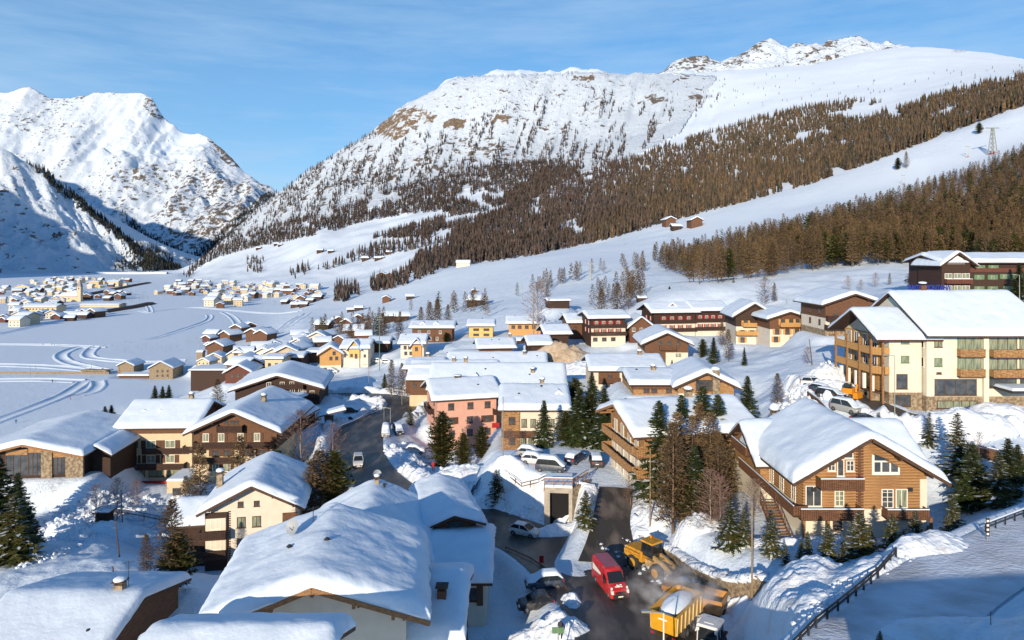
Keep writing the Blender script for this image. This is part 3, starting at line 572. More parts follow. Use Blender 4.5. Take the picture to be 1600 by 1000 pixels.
for s in range(3):
    treekind(f'spruce{s}', 'spruce', 12, 300, 7, 10 + s, m_spruce, 0.16, 1.0, 0.10)
    treekind(f'snowy{s}', 'slim', 7, 150, 6, 20 + s, m_pine, 0.1, .95, 0.16)
    treekind(f'pine{s}', 'pine', 10, 260, 6, 30 + s, m_pine, 0.16, 0.9, 0.05)
    treekind(f'larch{s}', 'larch', 14, 240, 12, 40 + s, m_larch, 0.17, 1.25)
    treekind(f'bare{s}', 'bare', 6, 120, 14, 50 + s, m_bare, 0.07, 1.1, mb=m_birchbark)
    treekind(f'midlarch{s}', 'larch', 16, 150, 7, 60 + s, m_larch, 0.17, 1.9)
    treekind(f'midpine{s}', 'pine', 14, 110, 5, 70 + s, m_pine, 0.17, 1.25, 0.04)
TREE_OCC = []
def tree(key, loc, h, label=None, group=None, rz=None, name=None, cat='tree', wide=1.0, mcol=None):
    tk, cr, sn, H = TREE[key]; s = h / H; rz = random.uniform(0, 6.28) if rz is None else rz
    t = link(name or 'tree', None, None, loc, rz, (s * wide, s * wide, s)); tag(t, label, cat, group)
    link('trunk', tk, t); link('crown', cr, t)
    if sn: link('snow_clumps', sn, t)
    return t
# ---- forests as merged meshes, with the 300 largest of each kind kept as separate trees
def merged(name, label, P3, H, RZ, cols3, protos, pick):
    Vs = []; Cs = []
    for k, T in enumerate(protos):
        s = pick == k
        if not s.any(): continue
        c, sn = np.cos(RZ[s])[:, None], np.sin(RZ[s])[:, None]; x, y, z = T[:, 0], T[:, 1], T[:, 2]; h = H[s][:, None]
        V = np.stack([(x * c - y * sn) * h + P3[s][:, 0:1], (x * sn + y * c) * h + P3[s][:, 1:2], z * h + P3[s][:, 2:3]], -1)
        Vs.append(V.reshape(-1, 3)); Cs.append(np.repeat(cols3[s], len(T), 0))
    V = np.concatenate(Vs); C = np.concatenate(Cs); me = tri_mesh(name, V, m_forest)
    a = me.attributes.new('tint', 'FLOAT_COLOR', 'POINT'); a.data.foreach_set('color', np.concatenate([C, np.ones((len(C), 1))], 1).astype(np.float32).ravel())
    o = link(name, me); tag(o, label, kind='stuff'); return o
def farproto(kind, n, seed):
    r = np.random.default_rng(seed); T = []
    rm = 0.16 if kind == 'l' else 0.17
    for i in range(n):
        a = r.uniform(0, 6.28); z = r.uniform(0.02, 0.7); q = z; rr = rm * (1 - q) * r.uniform(.5, 1.1); c = np.array([math.cos(a) * rr * .6, math.sin(a) * rr * .6, z])
        b = a + 1.57 + r.uniform(-.5, .5); w = np.array([math.cos(b), math.sin(b), r.uniform(-.2, .2)]) * rm * (1 - q * 0.8) * 0.55
        T += [c - w, c + w, np.array([c[0] * .2, c[1] * .2, min(1, z + r.uniform(.22, .4))])]
    for a in (0.3, 1.9):
        w = np.array([math.cos(a), math.sin(a), 0]) * 0.035; T += [-w, w, np.array([0, 0, 1.0])]
    return np.array(T)
def scatter(poly, step, jitter=1.0, dmin=200, noise=None, seed=0, dmax=7000):
    r = np.random.default_rng(seed); a = np.array(poly, float); x0, y0 = a.min(0); x1, y1 = a.max(0)
    n = int((x1 - x0) * (y1 - y0) / (step * step)); px = r.uniform(x0, x1, n); py = r.uniform(y0, y1, n); k = inpoly(px, py, poly)
    if noise is not None: k &= noise(px, py, r)
    px, py = px[k], py[k]; X, Y, Z, ok = ray(px, py, dmin); ok &= (Y < dmax)
    return px[ok], py[ok], np.stack([X, Y, Z], 1)[ok]
frng = np.random.default_rng(5)
def clear(px, py):   # open snow inside the woods
    c = np.zeros(px.shape, bool)
    for poly in ([(405,386),(470,372),(520,362),(575,345),(640,335),(690,330),(700,338),(650,352),(600,366),(560,378),(500,392),(430,400)],
                 [(540,408),(600,392),(650,378),(700,362),(712,366),(680,380),(655,400),(640,418),(600,420)],
                 [(690,342),(760,330),(790,318),(800,322),(760,338),(700,352)],
                 [(1285,178),(1330,172),(1420,150),(1440,160),(1400,170),(1360,184),(1330,186)]):
        c |= inpoly(px, py, poly)
    return c
def dense(px, py, r):
    n = fbm(px / 28, py / 14, 3); return (~clear(px, py)) & (n > -0.36)
band2 = [(640,424),(660,395),(700,385),(740,350),(800,300),(850,262),(920,262),(960,252),(1000,247),(1040,224),(1100,210),(1200,180),(1260,167),(1330,158),(1400,160),(1440,157),(1500,142),(1600,117),(1660,100),(1660,150),(1600,166),(1575,173),(1450,220),(1360,255),(1265,288),(1140,322),(1025,352),(960,372),(900,385),(830,400),(760,410),(700,418)]
midf = [(288,434),(330,394),(390,362),(450,346),(510,334),(560,316),(620,294),(690,278),(740,262),(800,256),(860,252),(920,262),(850,300),(780,345),(740,372),(700,378),(640,372),(600,372),(560,374),(500,384),(440,382),(390,388),(340,402),(300,424)]
sparse = [(300,412),(380,350),(440,300),(520,250),(560,235),(600,222),(700,200),(780,170),(840,150),(940,140),(1000,150),(1060,160),(1110,150),(1150,140),(1160,150),(1100,175),(1050,210),(960,260),(860,255),(740,262),(620,294),(510,334),(400,362)]
top = [(690,170),(760,140),(860,118),(940,116),(1060,122),(1160,125),(1150,160),(1000,160),(860,200),(760,200)]
ridgeln = [(283,434),(330,390),(380,346),(430,301),(480,266),(530,237),(560,218),(582,206),(590,212),(560,226),(520,250),(470,280),(430,312),(380,356),(330,402),(295,434)]
def streak(px, py, r):   # the upper face: trees in vertical streaks thinning upward
    n = fbm((px + py * 0.35) / 7, py / 34, 3); h = smst(py, 190, 300); return (n > 0.27 - 0.42 * h) & ~inpoly(px, py, [(586,205),(612,166),(648,162),(684,176),(676,196),(600,216)])
F_P = []; F_H = []; F_C = []; F_K = []
def addf(pts, hmin, hmax, cfun):
    px, py, p = pts; n = len(px); h = frng.uniform(hmin, hmax, n); F_P.append(p - np.array([0, 0, .4])); F_H.append(h); F_C.append(cfun(px, py, n)); F_K.append(np.stack([px, py], 1))
def mixc(cs, w, n, var=0.25):
    cs = np.array(cs); k = frng.choice(len(cs), n, p=np.array(w) / sum(w)); return cs[k] * frng.uniform(1 - var, 1 + var, (n, 1))
PUR = [(0.095, 0.072, 0.062), (0.065, 0.052, 0.05), (0.04, 0.042, 0.038)]
BRO = [(0.088, 0.068, 0.05), (0.062, 0.052, 0.042), (0.13, 0.09, 0.052), (0.04, 0.045, 0.028)]
def cband2(px, py, n):
    a = mixc(PUR, (5, 3, 1), n); b = mixc(BRO, (5, 3, 3, 1), n); t = smst(px + fbm(px / 60, py / 30, 2) * 260, 800, 1150)[:, None]; return a * (1 - t) + b * t
addf(scatter(band2, 2.05, seed=1, dmin=560, noise=dense, dmax=3000), 11, 25, cband2)
addf(scatter(midf, 1.95, seed=2, dmin=900, noise=dense, dmax=3300), 15, 23, lambda px, py, n: mixc(PUR, (5, 3, 2), n))
addf(scatter(sparse, 2.6, seed=3, dmin=900, noise=streak, dmax=3400), 14, 22, lambda px, py, n: mixc(PUR, (5, 3, 2), n))
addf(scatter(top, 12, seed=4, dmin=900, dmax=3400), 9, 15, lambda px, py, n: mixc(PUR, (3, 3, 3), n))
addf(scatter(ridgeln, 3.0, seed=5, dmin=900, dmax=3500), 18, 26, lambda px, py, n: mixc(PUR, (2, 3, 3), n))
addf(scatter([(1090,150),(1160,128),(1210,112),(1300,130),(1420,120),(1500,108),(1600,100),(1600,118),(1500,135),(1400,150),(1330,150),(1180,175)], 15, seed=6, dmin=900, dmax=3300), 8, 13, lambda px, py, n: mixc(PUR, (2, 2, 3), n))
# tree belts between the pistes on the lower left slope
for poly, st in (([(380,424),(386,404),(412,404),(410,428)], 4), ([(448,430),(452,420),(486,414),(484,430)], 4), ([(495,422),(540,404),(560,392),(600,380),(680,372),(690,380),(640,392),(580,405),(545,412),(505,424)], 3.2),
                 ([(520,474),(524,452),(560,444),(562,462),(535,474)], 4.5), ([(575,455),(580,440),(612,438),(650,415),(690,405),(700,418),(650,440),(612,452),(590,456)], 3.8), ([(455,436),(468,430),(470,437)], 5),
                 ([(180,420),(190,395),(215,388),(235,400),(240,420)], 3.2), ([(225,416),(215,385),(235,375),(262,395),(290,420)], 3.0)):
    addf(scatter(poly, st, seed=int(poly[0][0]), dmin=600, dmax=3900), 15, 22, lambda px, py, n: mixc(PUR, (5, 3, 2), n))
# shaded woods on the left mountain foot use that mountain's own surface
def on_surface(S, poly, n, seed):
    r = np.random.default_rng(seed); X, Y, Z = S; px = X / Y * F + 800; py = HY - (Z - ZC) / Y * F; k = np.where(inpoly(px, py, poly).ravel())[0]
    if len(k) == 0: return np.zeros(0), np.zeros(0), np.zeros((0, 3))
    k = r.choice(k, n); return px.ravel()[k], py.ravel()[k], np.stack([X.ravel()[k] + r.uniform(-8, 8, n), Y.ravel()[k] + r.uniform(-8, 8, n), Z.ravel()[k] - 3], 1)
addf(on_surface(NEARL, [(40,252),(60,258),(110,300),(160,340),(215,385),(260,412),(290,424),(225,424),(205,395),(150,345),(90,300)], 1500, 3), 22, 34, lambda px, py, n: mixc([(0.05, 0.05, 0.05), (0.035, 0.045, 0.035)], (1, 1), n))
addf(on_surface(NEARL, [(180,424),(190,380),(240,385),(290,425)], 500, 4), 22, 32, lambda px, py, n: mixc([(0.05, 0.05, 0.05), (0.035, 0.045, 0.035)], (1, 1), n))
addf(on_surface(FAR, [(190,330),(240,372),(300,400),(420,300),(430,310),(330,400),(300,425),(230,425),(215,380)], 1500, 5), 25, 40, lambda px, py, n: mixc([(0.05, 0.05, 0.055), (0.035, 0.045, 0.04)], (1, 1), n))
fp = np.concatenate(F_P); fh = np.concatenate(F_H); fc = np.concatenate(F_C); fk = np.concatenate(F_K)
protos = [farproto('l', 13, 1), farproto('l', 15, 2), farproto('s', 11, 3)]
merged('forest', 'far larch forest covering the mountain flank', fp, fh, frng.uniform(0, 6.28, len(fp)), fc, protos, frng.integers(0, 3, len(fp)))
print('far trees', len(fp))
# near hillside wood (right): nearest trees are things of their own
band1 = [(1012,404),(1040,425),(1075,443),(1100,446),(1200,434),(1300,420),(1400,413),(1470,418),(1540,430),(1690,440),(1690,205),(1600,240),(1500,280),(1440,302),(1350,333),(1280,352),(1200,368),(1140,380),(1080,398),(1030,400)]
px, py, p = scatter(band1, 5.0, seed=11, dmin=240, dmax=820)
px2, py2, p2 = scatter([(880,452),(900,440),(960,430),(1010,428),(1012,412),(960,418),(900,430),(865,444)], 8.5, seed=12, dmin=300, dmax=700)
px3, py3, p3 = scatter([(800,466),(812,455),(870,436),(900,432),(850,458)], 8, seed=13, dmin=300, dmax=800)
px4, py4, p4 = scatter([(920,482),(925,470),(1000,452),(1012,462),(940,484)], 7.5, seed=14, dmin=240, dmax=700)
px5, py5, p5 = scatter([(640,500),(640,486),(760,478),(765,496)], 10, seed=15, dmin=240, dmax=900)
px6, py6, p6 = scatter([(480,540),(490,520),(600,508),(620,520),(560,535)], 8, seed=16, dmin=240, dmax=900)
PX = np.concatenate([px, px2, px3, px4, px5, px6]); PY = np.concatenate([py, py2, py3, py4, py5, py6]); PP = np.concatenate([p, p2, p3, p4, p5, p6])
n = len(PX); hh = frng.uniform(12, 18, n) * np.where(PX < 1010, 0.8, 1.0); green = frng.random(n) < np.where(PX > 1200, 0.17, 0.08); green |= (PX > 1270) & (PY > 395) & (frng.random(n) < .35)
app = hh / PP[:, 1]; order = np.argsort(-app)
indiv = np.zeros(n, bool)
for g in (False, True):
    o = [i for i in order if green[i] == g][:285 if not g else 200]; indiv[o] = True
LM = [(1060,'above the red-shuttered hotel'),(1110,'above the small golden bush-like larch'),(1160,'where the wood meets the meadow rim'),(1220,'above the honey-coloured chalets'),(1280,'above the snowy meadow left of the dark-topped chalet'),(1340,'above the dark-topped chalet'),(1400,'above the meadow shrubs'),(1450,'above the lone dark pine'),(1500,'behind the gable of the dark timber hotel'),(1560,'behind the middle of the dark timber hotel'),(9999,'behind the right end of the dark timber hotel')]
def lm(x): return next(t for a, t in LM if x < a)
frontd = np.array([PP[(abs(PX - x) < 14), 1].min() if (abs(PX - x) < 14).any() else 285 for x in PX])
def rowname(i):
    d = PP[i, 1] - frontd[i]; return 'front-row' if d < 14 else ('second-row' if d < 38 else ('third-row' if d < 70 else 'farther-back'))
for i in np.where(indiv)[0]:
    q = PX[i]; hh_i = hh[i]
    if q < 1010: where = 'on the open slope above ' + ('the scrub behind the bright orange-gable pair' if q < 630 else 'the two-dormer house' if q < 780 else 'the dark barns' if q < 870 else 'the red-shuttered chalet' if q < 940 else 'the brown gable wing'); gr = 'trees on the slope above the village'
    else: where = lm(q); gr = 'trees at the front of the hillside wood'
    if green[i]: tree(f'midpine{i % 3}', PP[i], hh[i] * .8, (('tall ' if hh_i > 16 else 'mid-height ' if hh_i > 14 else 'short ') + ('' if q < 1010 else rowname(i) + ' ')) + 'dark green pine ' + where, gr + ' (pines)', name='pine_tree', cat='pine tree')
    else: tree(f'midlarch{i % 3}', PP[i], hh[i], (('tall ' if hh_i > 16 else 'mid-height ' if hh_i > 14 else 'short ') + ('' if q < 1010 else rowname(i) + ' ')) + 'bare brown larch ' + where, gr + ' (larches)', name='larch_tree', cat='larch tree')
r_ = ~indiv
mp = [crown('larch', 62, 4, 80, 3.2)[0], crown('larch', 66, 4, 81, 3.2)[0], crown('pine', 28, 3, 82, 1.6)[0]]
cc = mixc([(0.105, 0.073, 0.046), (0.08, 0.058, 0.038), (0.15, 0.104, 0.055)], (4, 3, 3), n) * np.where(green, 0, 1)[:, None] + mixc([(0.045, 0.06, 0.02), (0.09, 0.085, 0.03)], (1, 1), n) * np.where(green, 1, 0)[:, None]
pick = np.where(green, 2, frng.integers(0, 2, n))
merged('hillside_wood', 'brown and green wood on the hillside behind the front rows', PP[r_] - [0, 0, .3], hh[r_], frng.uniform(0, 6.28, r_.sum()), cc[r_], mp, pick[r_])
print('near wood', n, indiv.sum())
# ---------------------------------------------------------------- house building kit
def wood(name, c, c2, st=(1.2, 1.2, 9)): return mat(name, c, c2, 1.6, 0.75, bump=0.03, bscale=3, stretch=st, detail=6)
W_ = {
 'cream': mat('cream_render', (0.60, 0.50, 0.34), (0.54, 0.44, 0.29), 0.8, 0.85, bump=0.01, bscale=9, lo=.3, hi=.7),
 'white': mat('white_render', (0.68, 0.62, 0.52), (0.6, 0.54, 0.44), 0.8, 0.85, bump=0.01, bscale=9, lo=.3, hi=.7),
 'ivory': mat('ivory_render', (0.68, 0.64, 0.53), (0.62, 0.57, 0.46), 0.6, 0.85, bump=0.01, bscale=9, lo=.3, hi=.7),
 'pink': mat('pink_render', (0.62, 0.36, 0.28), (0.56, 0.31, 0.24), 0.7, 0.85, bump=0.01, bscale=9, lo=.3, hi=.7),
 'yellow': mat('yellow_render', (0.64, 0.44, 0.17), (0.56, 0.37, 0.13), 0.7, 0.85, bump=0.01, bscale=9),
 'stone': mat('rubble_stone', (0.34, 0.27, 0.18), (0.17, 0.13, 0.09), 2.2, 0.9, bump=0.08, bscale=3.5, lo=.4, hi=.6),
 'dark': wood('dark_timber', (0.06, 0.032, 0.022), (0.035, 0.02, 0.016)),
 'brown': wood('brown_timber', (0.17, 0.085, 0.045), (0.085, 0.042, 0.026)),
 'redbrown': wood('red_brown_timber', (0.15, 0.055, 0.035), (0.08, 0.03, 0.022)),
 'orange': wood('golden_timber', (0.47, 0.275, 0.12), (0.17, 0.085, 0.04)),
 'honey': wood('honey_timber', (0.55, 0.33, 0.12), (0.42, 0.22, 0.08)),
 'grey': mat('grey_render', (0.3, 0.3, 0.3), (0.24, 0.24, 0.25), 1, 0.85),
}
m_roofwood = wood('roof_timber', (0.10, 0.055, 0.035), (0.05, 0.03, 0.02), (2, 2, 6))
m_beam = wood('light_beam', (0.34, 0.18, 0.08), (0.2, 0.1, 0.045), (2, 2, 6))
m_glass = mat('window_glass', (0.03, 0.04, 0.05), (0.09, 0.1, 0.11), 0.9, 0.12, spec=0.8)
m_curtain = mat('curtained_glass', (0.3, 0.33, 0.22), (0.12, 0.15, 0.12), 1.5, 0.3, spec=0.6, stretch=(3, 3, .5))
m_wframe = mat('white_paint', (0.75, 0.72, 0.66), None, rough=0.5)
m_bframe = mat('brown_window_wood', (0.12, 0.06, 0.035), (0.07, 0.04, 0.025), 3, 0.6)
m_gframe = mat('green_window_paint', (0.10, 0.2, 0.1), None, rough=0.5)
m_redsh = mat('red_shutter_paint', (0.42, 0.03, 0.03), (0.3, 0.02, 0.02), 2, 0.5)
m_brsh = mat('brown_shutter_wood', (0.11, 0.05, 0.03), (0.07, 0.035, 0.02), 3, 0.6)
m_metal = mat('dark_metal', (0.06, 0.06, 0.065), None, rough=0.45, metal=0.6)
m_dish = mat('dish_grey', (0.3, 0.33, 0.36), None, rough=0.5)
m_stonech = W_['stone']
HOUSES = {}
class House:
    def __init__(s, name, label, cat, x0, x1, yb, D, vp=800, group=None, pad=True, zb=None):
        s.D = D; th = -math.atan((vp - 800) / F) if vp is not None else 0; s.th = th; s.k = math.cos(th) - ((x0 + x1) / 2 - 800) / F * math.sin(th)
        s.x0 = x0; s.x1 = x1; s.yb = yb; s.w = (x1 - x0) * D / F / s.k; c = P((x0 + x1) / 2, yb, D); s.c = c
        s.root = thing(name, label, cat, c, th, group); s.n = 0
        PADSRC.append((c, s.w, th, D))
    # photo pixel on the front face -> local x, z
    def u(s, px): return (px - (s.x0 + s.x1) / 2) * s.D / F / s.k
    def z(s, py, px=None):
        return (s.yb - py) * s.D / F
    def block(s, x0, x1, y0, y1, h, rise, axis='y', low='cream', up=None, hl=None, ov=0.9, og=0.9, ts=0.7, beams=False, gf=None, base=None, roofm=None, gup=None, down=3.0, nsn=26, name='snow_cover', hipb=0):
        """h: wall height at the eaves, rise: ridge above the eaves (over the half span)"""
        a = (x1 - x0) / 2 if axis == 'y' else (y1 - y0) / 2; b = (y1 - y0) / 2 if axis == 'y' else (x1 - x0) / 2; cx, cy = (x0 + x1) / 2, (y0 + y1) / 2
        def T(p, t=None):
            q, t, z = p; return (cx + q, cy + t, z) if axis == 'y' else (cx + t, cy - q, z)
        sl = rise / a; up = up or low; hl = h * 0.5 if hl is None else min(hl, h)
        if base:
            bb = MB(); bb.box(x0 - .06, x1 + .06, y0 - .06, y1 + .06, -down, base[0]); bb.obj('base_wall', W_[base[1]], s.root); lo0 = base[0]
        else: lo0 = -down
        if low == up:
            v = [T((-a, -b, lo0)), T((a, -b, lo0)), T((a, b, lo0)), T((-a, b, lo0)), T((-a, -b, h)), T((a, -b, h)), T((a, b, h)), T((-a, b, h)), T((0, -b, h + rise)), T((0, b, h + rise))]
            link('wall', newmesh('wall', v, [(0, 1, 5, 8, 4), (2, 3, 7, 9, 6), (1, 2, 6, 5), (3, 0, 4, 7), (3, 2, 1, 0), (4, 8, 9, 7), (8, 5, 6, 9)], W_[low]), s.root)
        else:
            lb = MB(); lb.box(x0, x1, y0, y1, lo0, hl); lb.obj('wall', W_[low], s.root)
            e = .07; A = a + e; Bb = b + e
            v = [T((-A, -Bb, hl)), T((A, -Bb, hl)), T((A, Bb, hl)), T((-A, Bb, hl)), T((-A, -Bb, h)), T((A, -Bb, h)), T((A, Bb, h)), T((-A, Bb, h)), T((0, -Bb, h + rise)), T((0, Bb, h + rise))]
            link('upper_wall', newmesh('upper_wall', v, [(0, 1, 5, 8, 4), (2, 3, 7, 9, 6), (1, 2, 6, 5), (3, 0, 4, 7), (3, 2, 1, 0), (4, 8, 9, 7), (8, 5, 6, 9)], W_[up]), s.root)
        S = a + ov; L = b + og; th = 0.24; r = MB()
        zt = lambda q: h + 0.06 + rise - sl * abs(q)
        for sg in (-1, 1):
            v = [T((0, -L, zt(0) + th)), T((sg * S, -L, zt(S) + th)), T((sg * S, L, zt(S) + th)), T((0, L, zt(0) + th)), T((0, -L, zt(0))), T((sg * S, -L, zt(S))), T((sg * S, L, zt(S))), T((0, L, zt(0)))]
            f = [(0, 1, 2, 3), (7, 6, 5, 4), (0, 4, 5, 1), (1, 5, 6, 2), (2, 6, 7, 3)]
            if (sg < 0): f = [tuple(reversed(q)) for q in f]
            r.add(v, f)
        r.obj('roof', roofm or m_roofwood, s.root)
        if beams:
            bm = MB(); nb = 5
            for i in range(nb):
                q = -a * 0.98 + 2 * a * 0.98 * i / (nb - 1); z = zt(q) - .16
                bm.bar(T((q, -L + .12, z)), T((q, -b + .2, z)), .2, .26)
            for sg in (-1, 1): bm.bar(T((0, -L - .04, zt(0) + .1)), T((sg * S, -L - .04, zt(S) + .1)), .09, .34)
            bm.obj('gable_beams', m_beam if beams == 'light' else m_roofwood, s.root)
        if ts > 0: s.snowroof(T, S, L, lambda q: zt(q) + th, ts, sl, nsn, name)
        s.last = dict(a=a, b=b, zt=zt, T=T, S=S, L=L, th=th, ts=ts); s.n += 1
        return s.last
    def snowroof(s, T, S, L, zr, ts, sl, n=26, name='snow_cover'):
        S -= .02; L -= .02; ns = n; nl = n
        def grid(E, m):
            e = 0.5 * (1 - np.cos(np.linspace(0, np.pi, m))); e = 0.45 * e + 0.55 * np.linspace(0, 1, m)
            return (e * 2 - 1) * E
        q = grid(S, ns); l = grid(L, nl); Q, Ll = np.meshgrid(q, l); r = ts * 0.85
        def edge(d): d = np.clip(d / r, 0, 1); return np.sqrt(np.clip(1 - (1 - d) ** 2, 0, 1))
        ed = edge(S - np.abs(Q)) * edge(L - np.abs(Ll)); sd = (hash((round(S * 7), round(L * 11))) % 97) + s.D
        thk = ts * (0.34 + 0.66 * ed) * (1 + 0.15 * fbm(Q / 4.5 + sd, Ll / 4.5 + sd, 3))
        zr0 = np.vectorize(zr)(Q); smooth = sl * (np.sqrt(Q ** 2 + 0.5 * ts ** 2) - np.abs(Q)) * 0.9
        Z = zr0 + thk - smooth * (ed > 0.3) + ts * .1 * fbm(Q / 1.1 + sd, Ll / 1.1, 2) + ts * .3 * fbm(Q / .7 + sd, Ll / .7, 2) * np.clip(1.1 - ed, 0, 1)
        bulge = 1 + 0.0 * ed
        v = [T((Q[i, j], Ll[i, j], Z[i, j])) for i in range(nl) for j in range(ns)]; f = []
        for i in range(nl - 1):
            for j in range(ns - 1): f.append((i * ns + j, i * ns + j + 1, (i + 1) * ns + j + 1, (i + 1) * ns + j))
        ring = [(0, j) for j in range(ns)] + [(i, ns - 1) for i in range(1, nl)] + [(nl - 1, j) for j in range(ns - 2, -1, -1)] + [(i, 0) for i in range(nl - 2, 0, -1)]
        b0 = len(v); m_ = len(ring)
        for lev in (0.55, 0.0):
            for i, j in ring:
                o = 0.10 * ts * (1 + 2.2 * float(fbm(Q[i, j] / .8 + sd, Ll[i, j] / .8, 2)) if lev else 0.1); qq = Q[i, j]; ll = Ll[i, j]; sx = (np.sign(qq) if abs(abs(qq) - S) < 1e-6 else 0) * o; sy = (np.sign(ll) if abs(abs(ll) - L) < 1e-6 else 0) * o
                v.append(T((qq + sx, ll + sy, zr(qq) + (Z[i, j] - zr(qq)) * lev + (0.01 if lev == 0 else 0))))
        top = [i * ns + j for i, j in ring]
        for k in range(m_):
            k2 = (k + 1) % m_; f.append((top[k2], top[k], b0 + k, b0 + k2)); f.append((b0 + k2, b0 + k, b0 + m_ + k, b0 + m_ + k2))
        link(name, newmesh('snow_cover', v, f, m_snow, True), s.root)
    # ---- openings
    def face(s, f, u, z, out, box):
        x0, x1, y0, y1 = box
        if f == 'f': return (u, y0 - out, z), 0
        if f == 'l': return (x0 - out, u, z), R(-90)
        if f == 'r': return (x1 + out, u, z), R(90)
    def window(s, f, u, z, w, h, box, style='w', shut=None, name='window', pane='g', bars=(1, 1), out=0.0):
        key = ('win', round(w, 2), round(h, 2), style, bars)
        if key not in MESHES:
            b = MB(); t = .09 if w > .7 else .06; d = .07
            b.box(-w/2, w/2, -d, .04, -h/2, -h/2 + t); b.box(-w/2, w/2, -d, .04, h/2 - t, h/2); b.box(-w/2, -w/2 + t, -d, .04, -h/2 + t, h/2 - t); b.box(w/2 - t, w/2, -d, .04, -h/2 + t, h/2 - t)
            for i in range(bars[0]):
                x = -w/2 + w * (i + 1) / (bars[0] + 1); b.box(x - .035, x + .035, -d + .01, .04, -h/2 + t, h/2 - t)
            for i in range(bars[1]):
                zz = -h/2 + h * (i + 1) / (bars[1] + 1) + h * .08; b.box(-w/2 + t, w/2 - t, -d + .015, .03, zz - .025, zz + .025)
            b.box(-w/2 - .08, w/2 + .08, -d - .05, .04, -h/2 - .07, -h/2 - .005)
            MESHES[key] = b.mesh('window', {'w': m_wframe, 'b': m_bframe, 'g': m_gframe}[style])
            b = MB(); b.add([(-w/2 + .03, -.02, -h/2 + .03), (w/2 - .03, -.02, -h/2 + .03), (w/2 - .03, -.02, h/2 - .03), (-w/2 + .03, -.02, h/2 - .03)], [(0, 1, 2, 3)])
            MESHES[key + ('g',)] = b.mesh('pane', m_glass); MESHES[key + ('c',)] = b.mesh('pane', m_curtain)
        loc, rz = s.face(f, u, z, out, box); o = link(name, MESHES[key], s.root, loc, rz); link('pane', MESHES[key + (pane,)], o)
        if shut:
            k2 = ('sh', round(w, 2), round(h, 2), shut)
            if k2 not in MESHES:
                b = MB(); sw = w * .48; b.box(-sw/2, sw/2, -.05, 0, -h/2, h/2); 
                for zz in (-.3, 0, .3): b.box(-sw/2 + .03, sw/2 - .03, -.07, -.05, zz * h - .03, zz * h + .03)
                MESHES[k2] = b.mesh('shutter', {'r': m_redsh, 'b': m_brsh, 'g': m_gframe, 'y': W_['honey']}[shut])
            for sg in (-1, 1): link('shutter', MESHES[k2], o, (sg * (w / 2 + w * .25), -.03, 0))
        return o
    def balcony(s, f, u0, u1, z, d, box, m='brown', rail=1.0, posts=False, solid=True, snow=True):
        L = u1 - u0; b = MB(); b.box(0, L, -d, 0, -.16, 0)
        bb = MB(); n = max(3, int(L / .22))
        for i in range(n): x = L * (i + .12) / n; bb.box(x, x + L / n * (.82 if solid else .35), -d - .02, -d + .03, -.06, rail - .06)
        nd = max(2, int(d / .25))
        for i in range(nd):
            y = -d + d * (i + .1) / nd; w = d / nd * .8
            bb.box(0, .05, y, y + w, -.06, rail - .06); bb.box(L - .05, L, y, y + w, -.06, rail - .06)
        bb.box(-.03, L + .03, -d - .05, -d + .07, rail - .06, rail + .03); bb.box(-.03, .07, -d + .07, 0, rail - .06, rail + .03); bb.box(L - .07, L + .03, -d + .07, 0, rail - .06, rail + .03)
        if f == 'f': loc, rz = (u0, box[2] - .0, z), 0
        elif f == 'l': loc, rz = (box[0], u1, z), R(-90)
        else: loc, rz = (box[1], u0, z), R(90)
        o = b.obj('balcony', m_roofwood, s.root, loc, rz); bb.obj('balustrade', W_[m], o)
        if snow:
            sn = MB(); sn.box(-.02, L + .02, -d - .04, -d + .06, rail + .031, rail + .12, 0, .02, .02); sn.obj('rail_snow', m_snow, o)
        if posts:
            pb = MB()
            for x in (0.1, L / 2, L - .1): pb.box(x - .09, x + .09, -d + .02, -d + .2, -posts, rail + 1.4 if posts > 0 else 0)
            pb.obj('post', m_beam, o)
        return o
    def chimney(s, x, y, zroof, w=.7, h=1.3, m='stone', cap=True, snow=.45):
        b = MB(); b.box(-w/2, w/2, -w/2, w/2, -1.2, h); o = b.obj('chimney', W_[m], s.root, (x, y, zroof))
        if cap:
            c = MB(); c.box(-w/2 - .15, w/2 + .15, -w/2 - .15, w/2 + .15, h + .25, h + .33)
            for i in (-1, 1):
                for j in (-1, 1): c.box(i * w * .4 - .05, i * w * .4 + .05, j * w * .4 - .05, j * w * .4 + .05, h, h + .25)
            c.obj('chimney_cap', m_roofwood, o)
        if snow:
            sn = MB(); sn.blob((0, 0, h + .33 + snow * .4), (w * .75, w * .75, snow * .7), n=10, j=.06); sn.obj('chimney_snow', m_snow, o, smooth=True)
    def roofz(s, q): return s.last['zt'](q) + s.last['th'] + s.last['ts']
    def vent(s, x, y, z):
        b = MB(); b.cyl((0, 0, -.9), (0, 0, .35), .13, n=8); b.cyl((0, 0, .35), (0, 0, .5), .26, .12, n=8); b.obj('vent_pipe', m_metal, s.root, (x, y, z))
    def dormer(s, x, y, z, w=2.2, d=2.6, h=.7, rise=1.0, m='brown'):
        b = MB(); v = [(-w/2, 0, -1), (w/2, 0, -1), (w/2, 0, h), (0, 0, h + rise), (-w/2, 0, h), (-w/2, d, -1), (w/2, d, -1), (w/2, d, h), (0, d, h + rise), (-w/2, d, h)]
        b.add(v, [(0, 1, 2, 3, 4), (1, 6, 7, 2), (5, 0, 4, 9)]); o = b.obj('dormer', W_[m], s.root, (x, y, z))
        sn = MB(); W2 = w/2 + .45; t = .5
        top = lambda q: h + rise - abs(q) * rise / (w/2) + .05
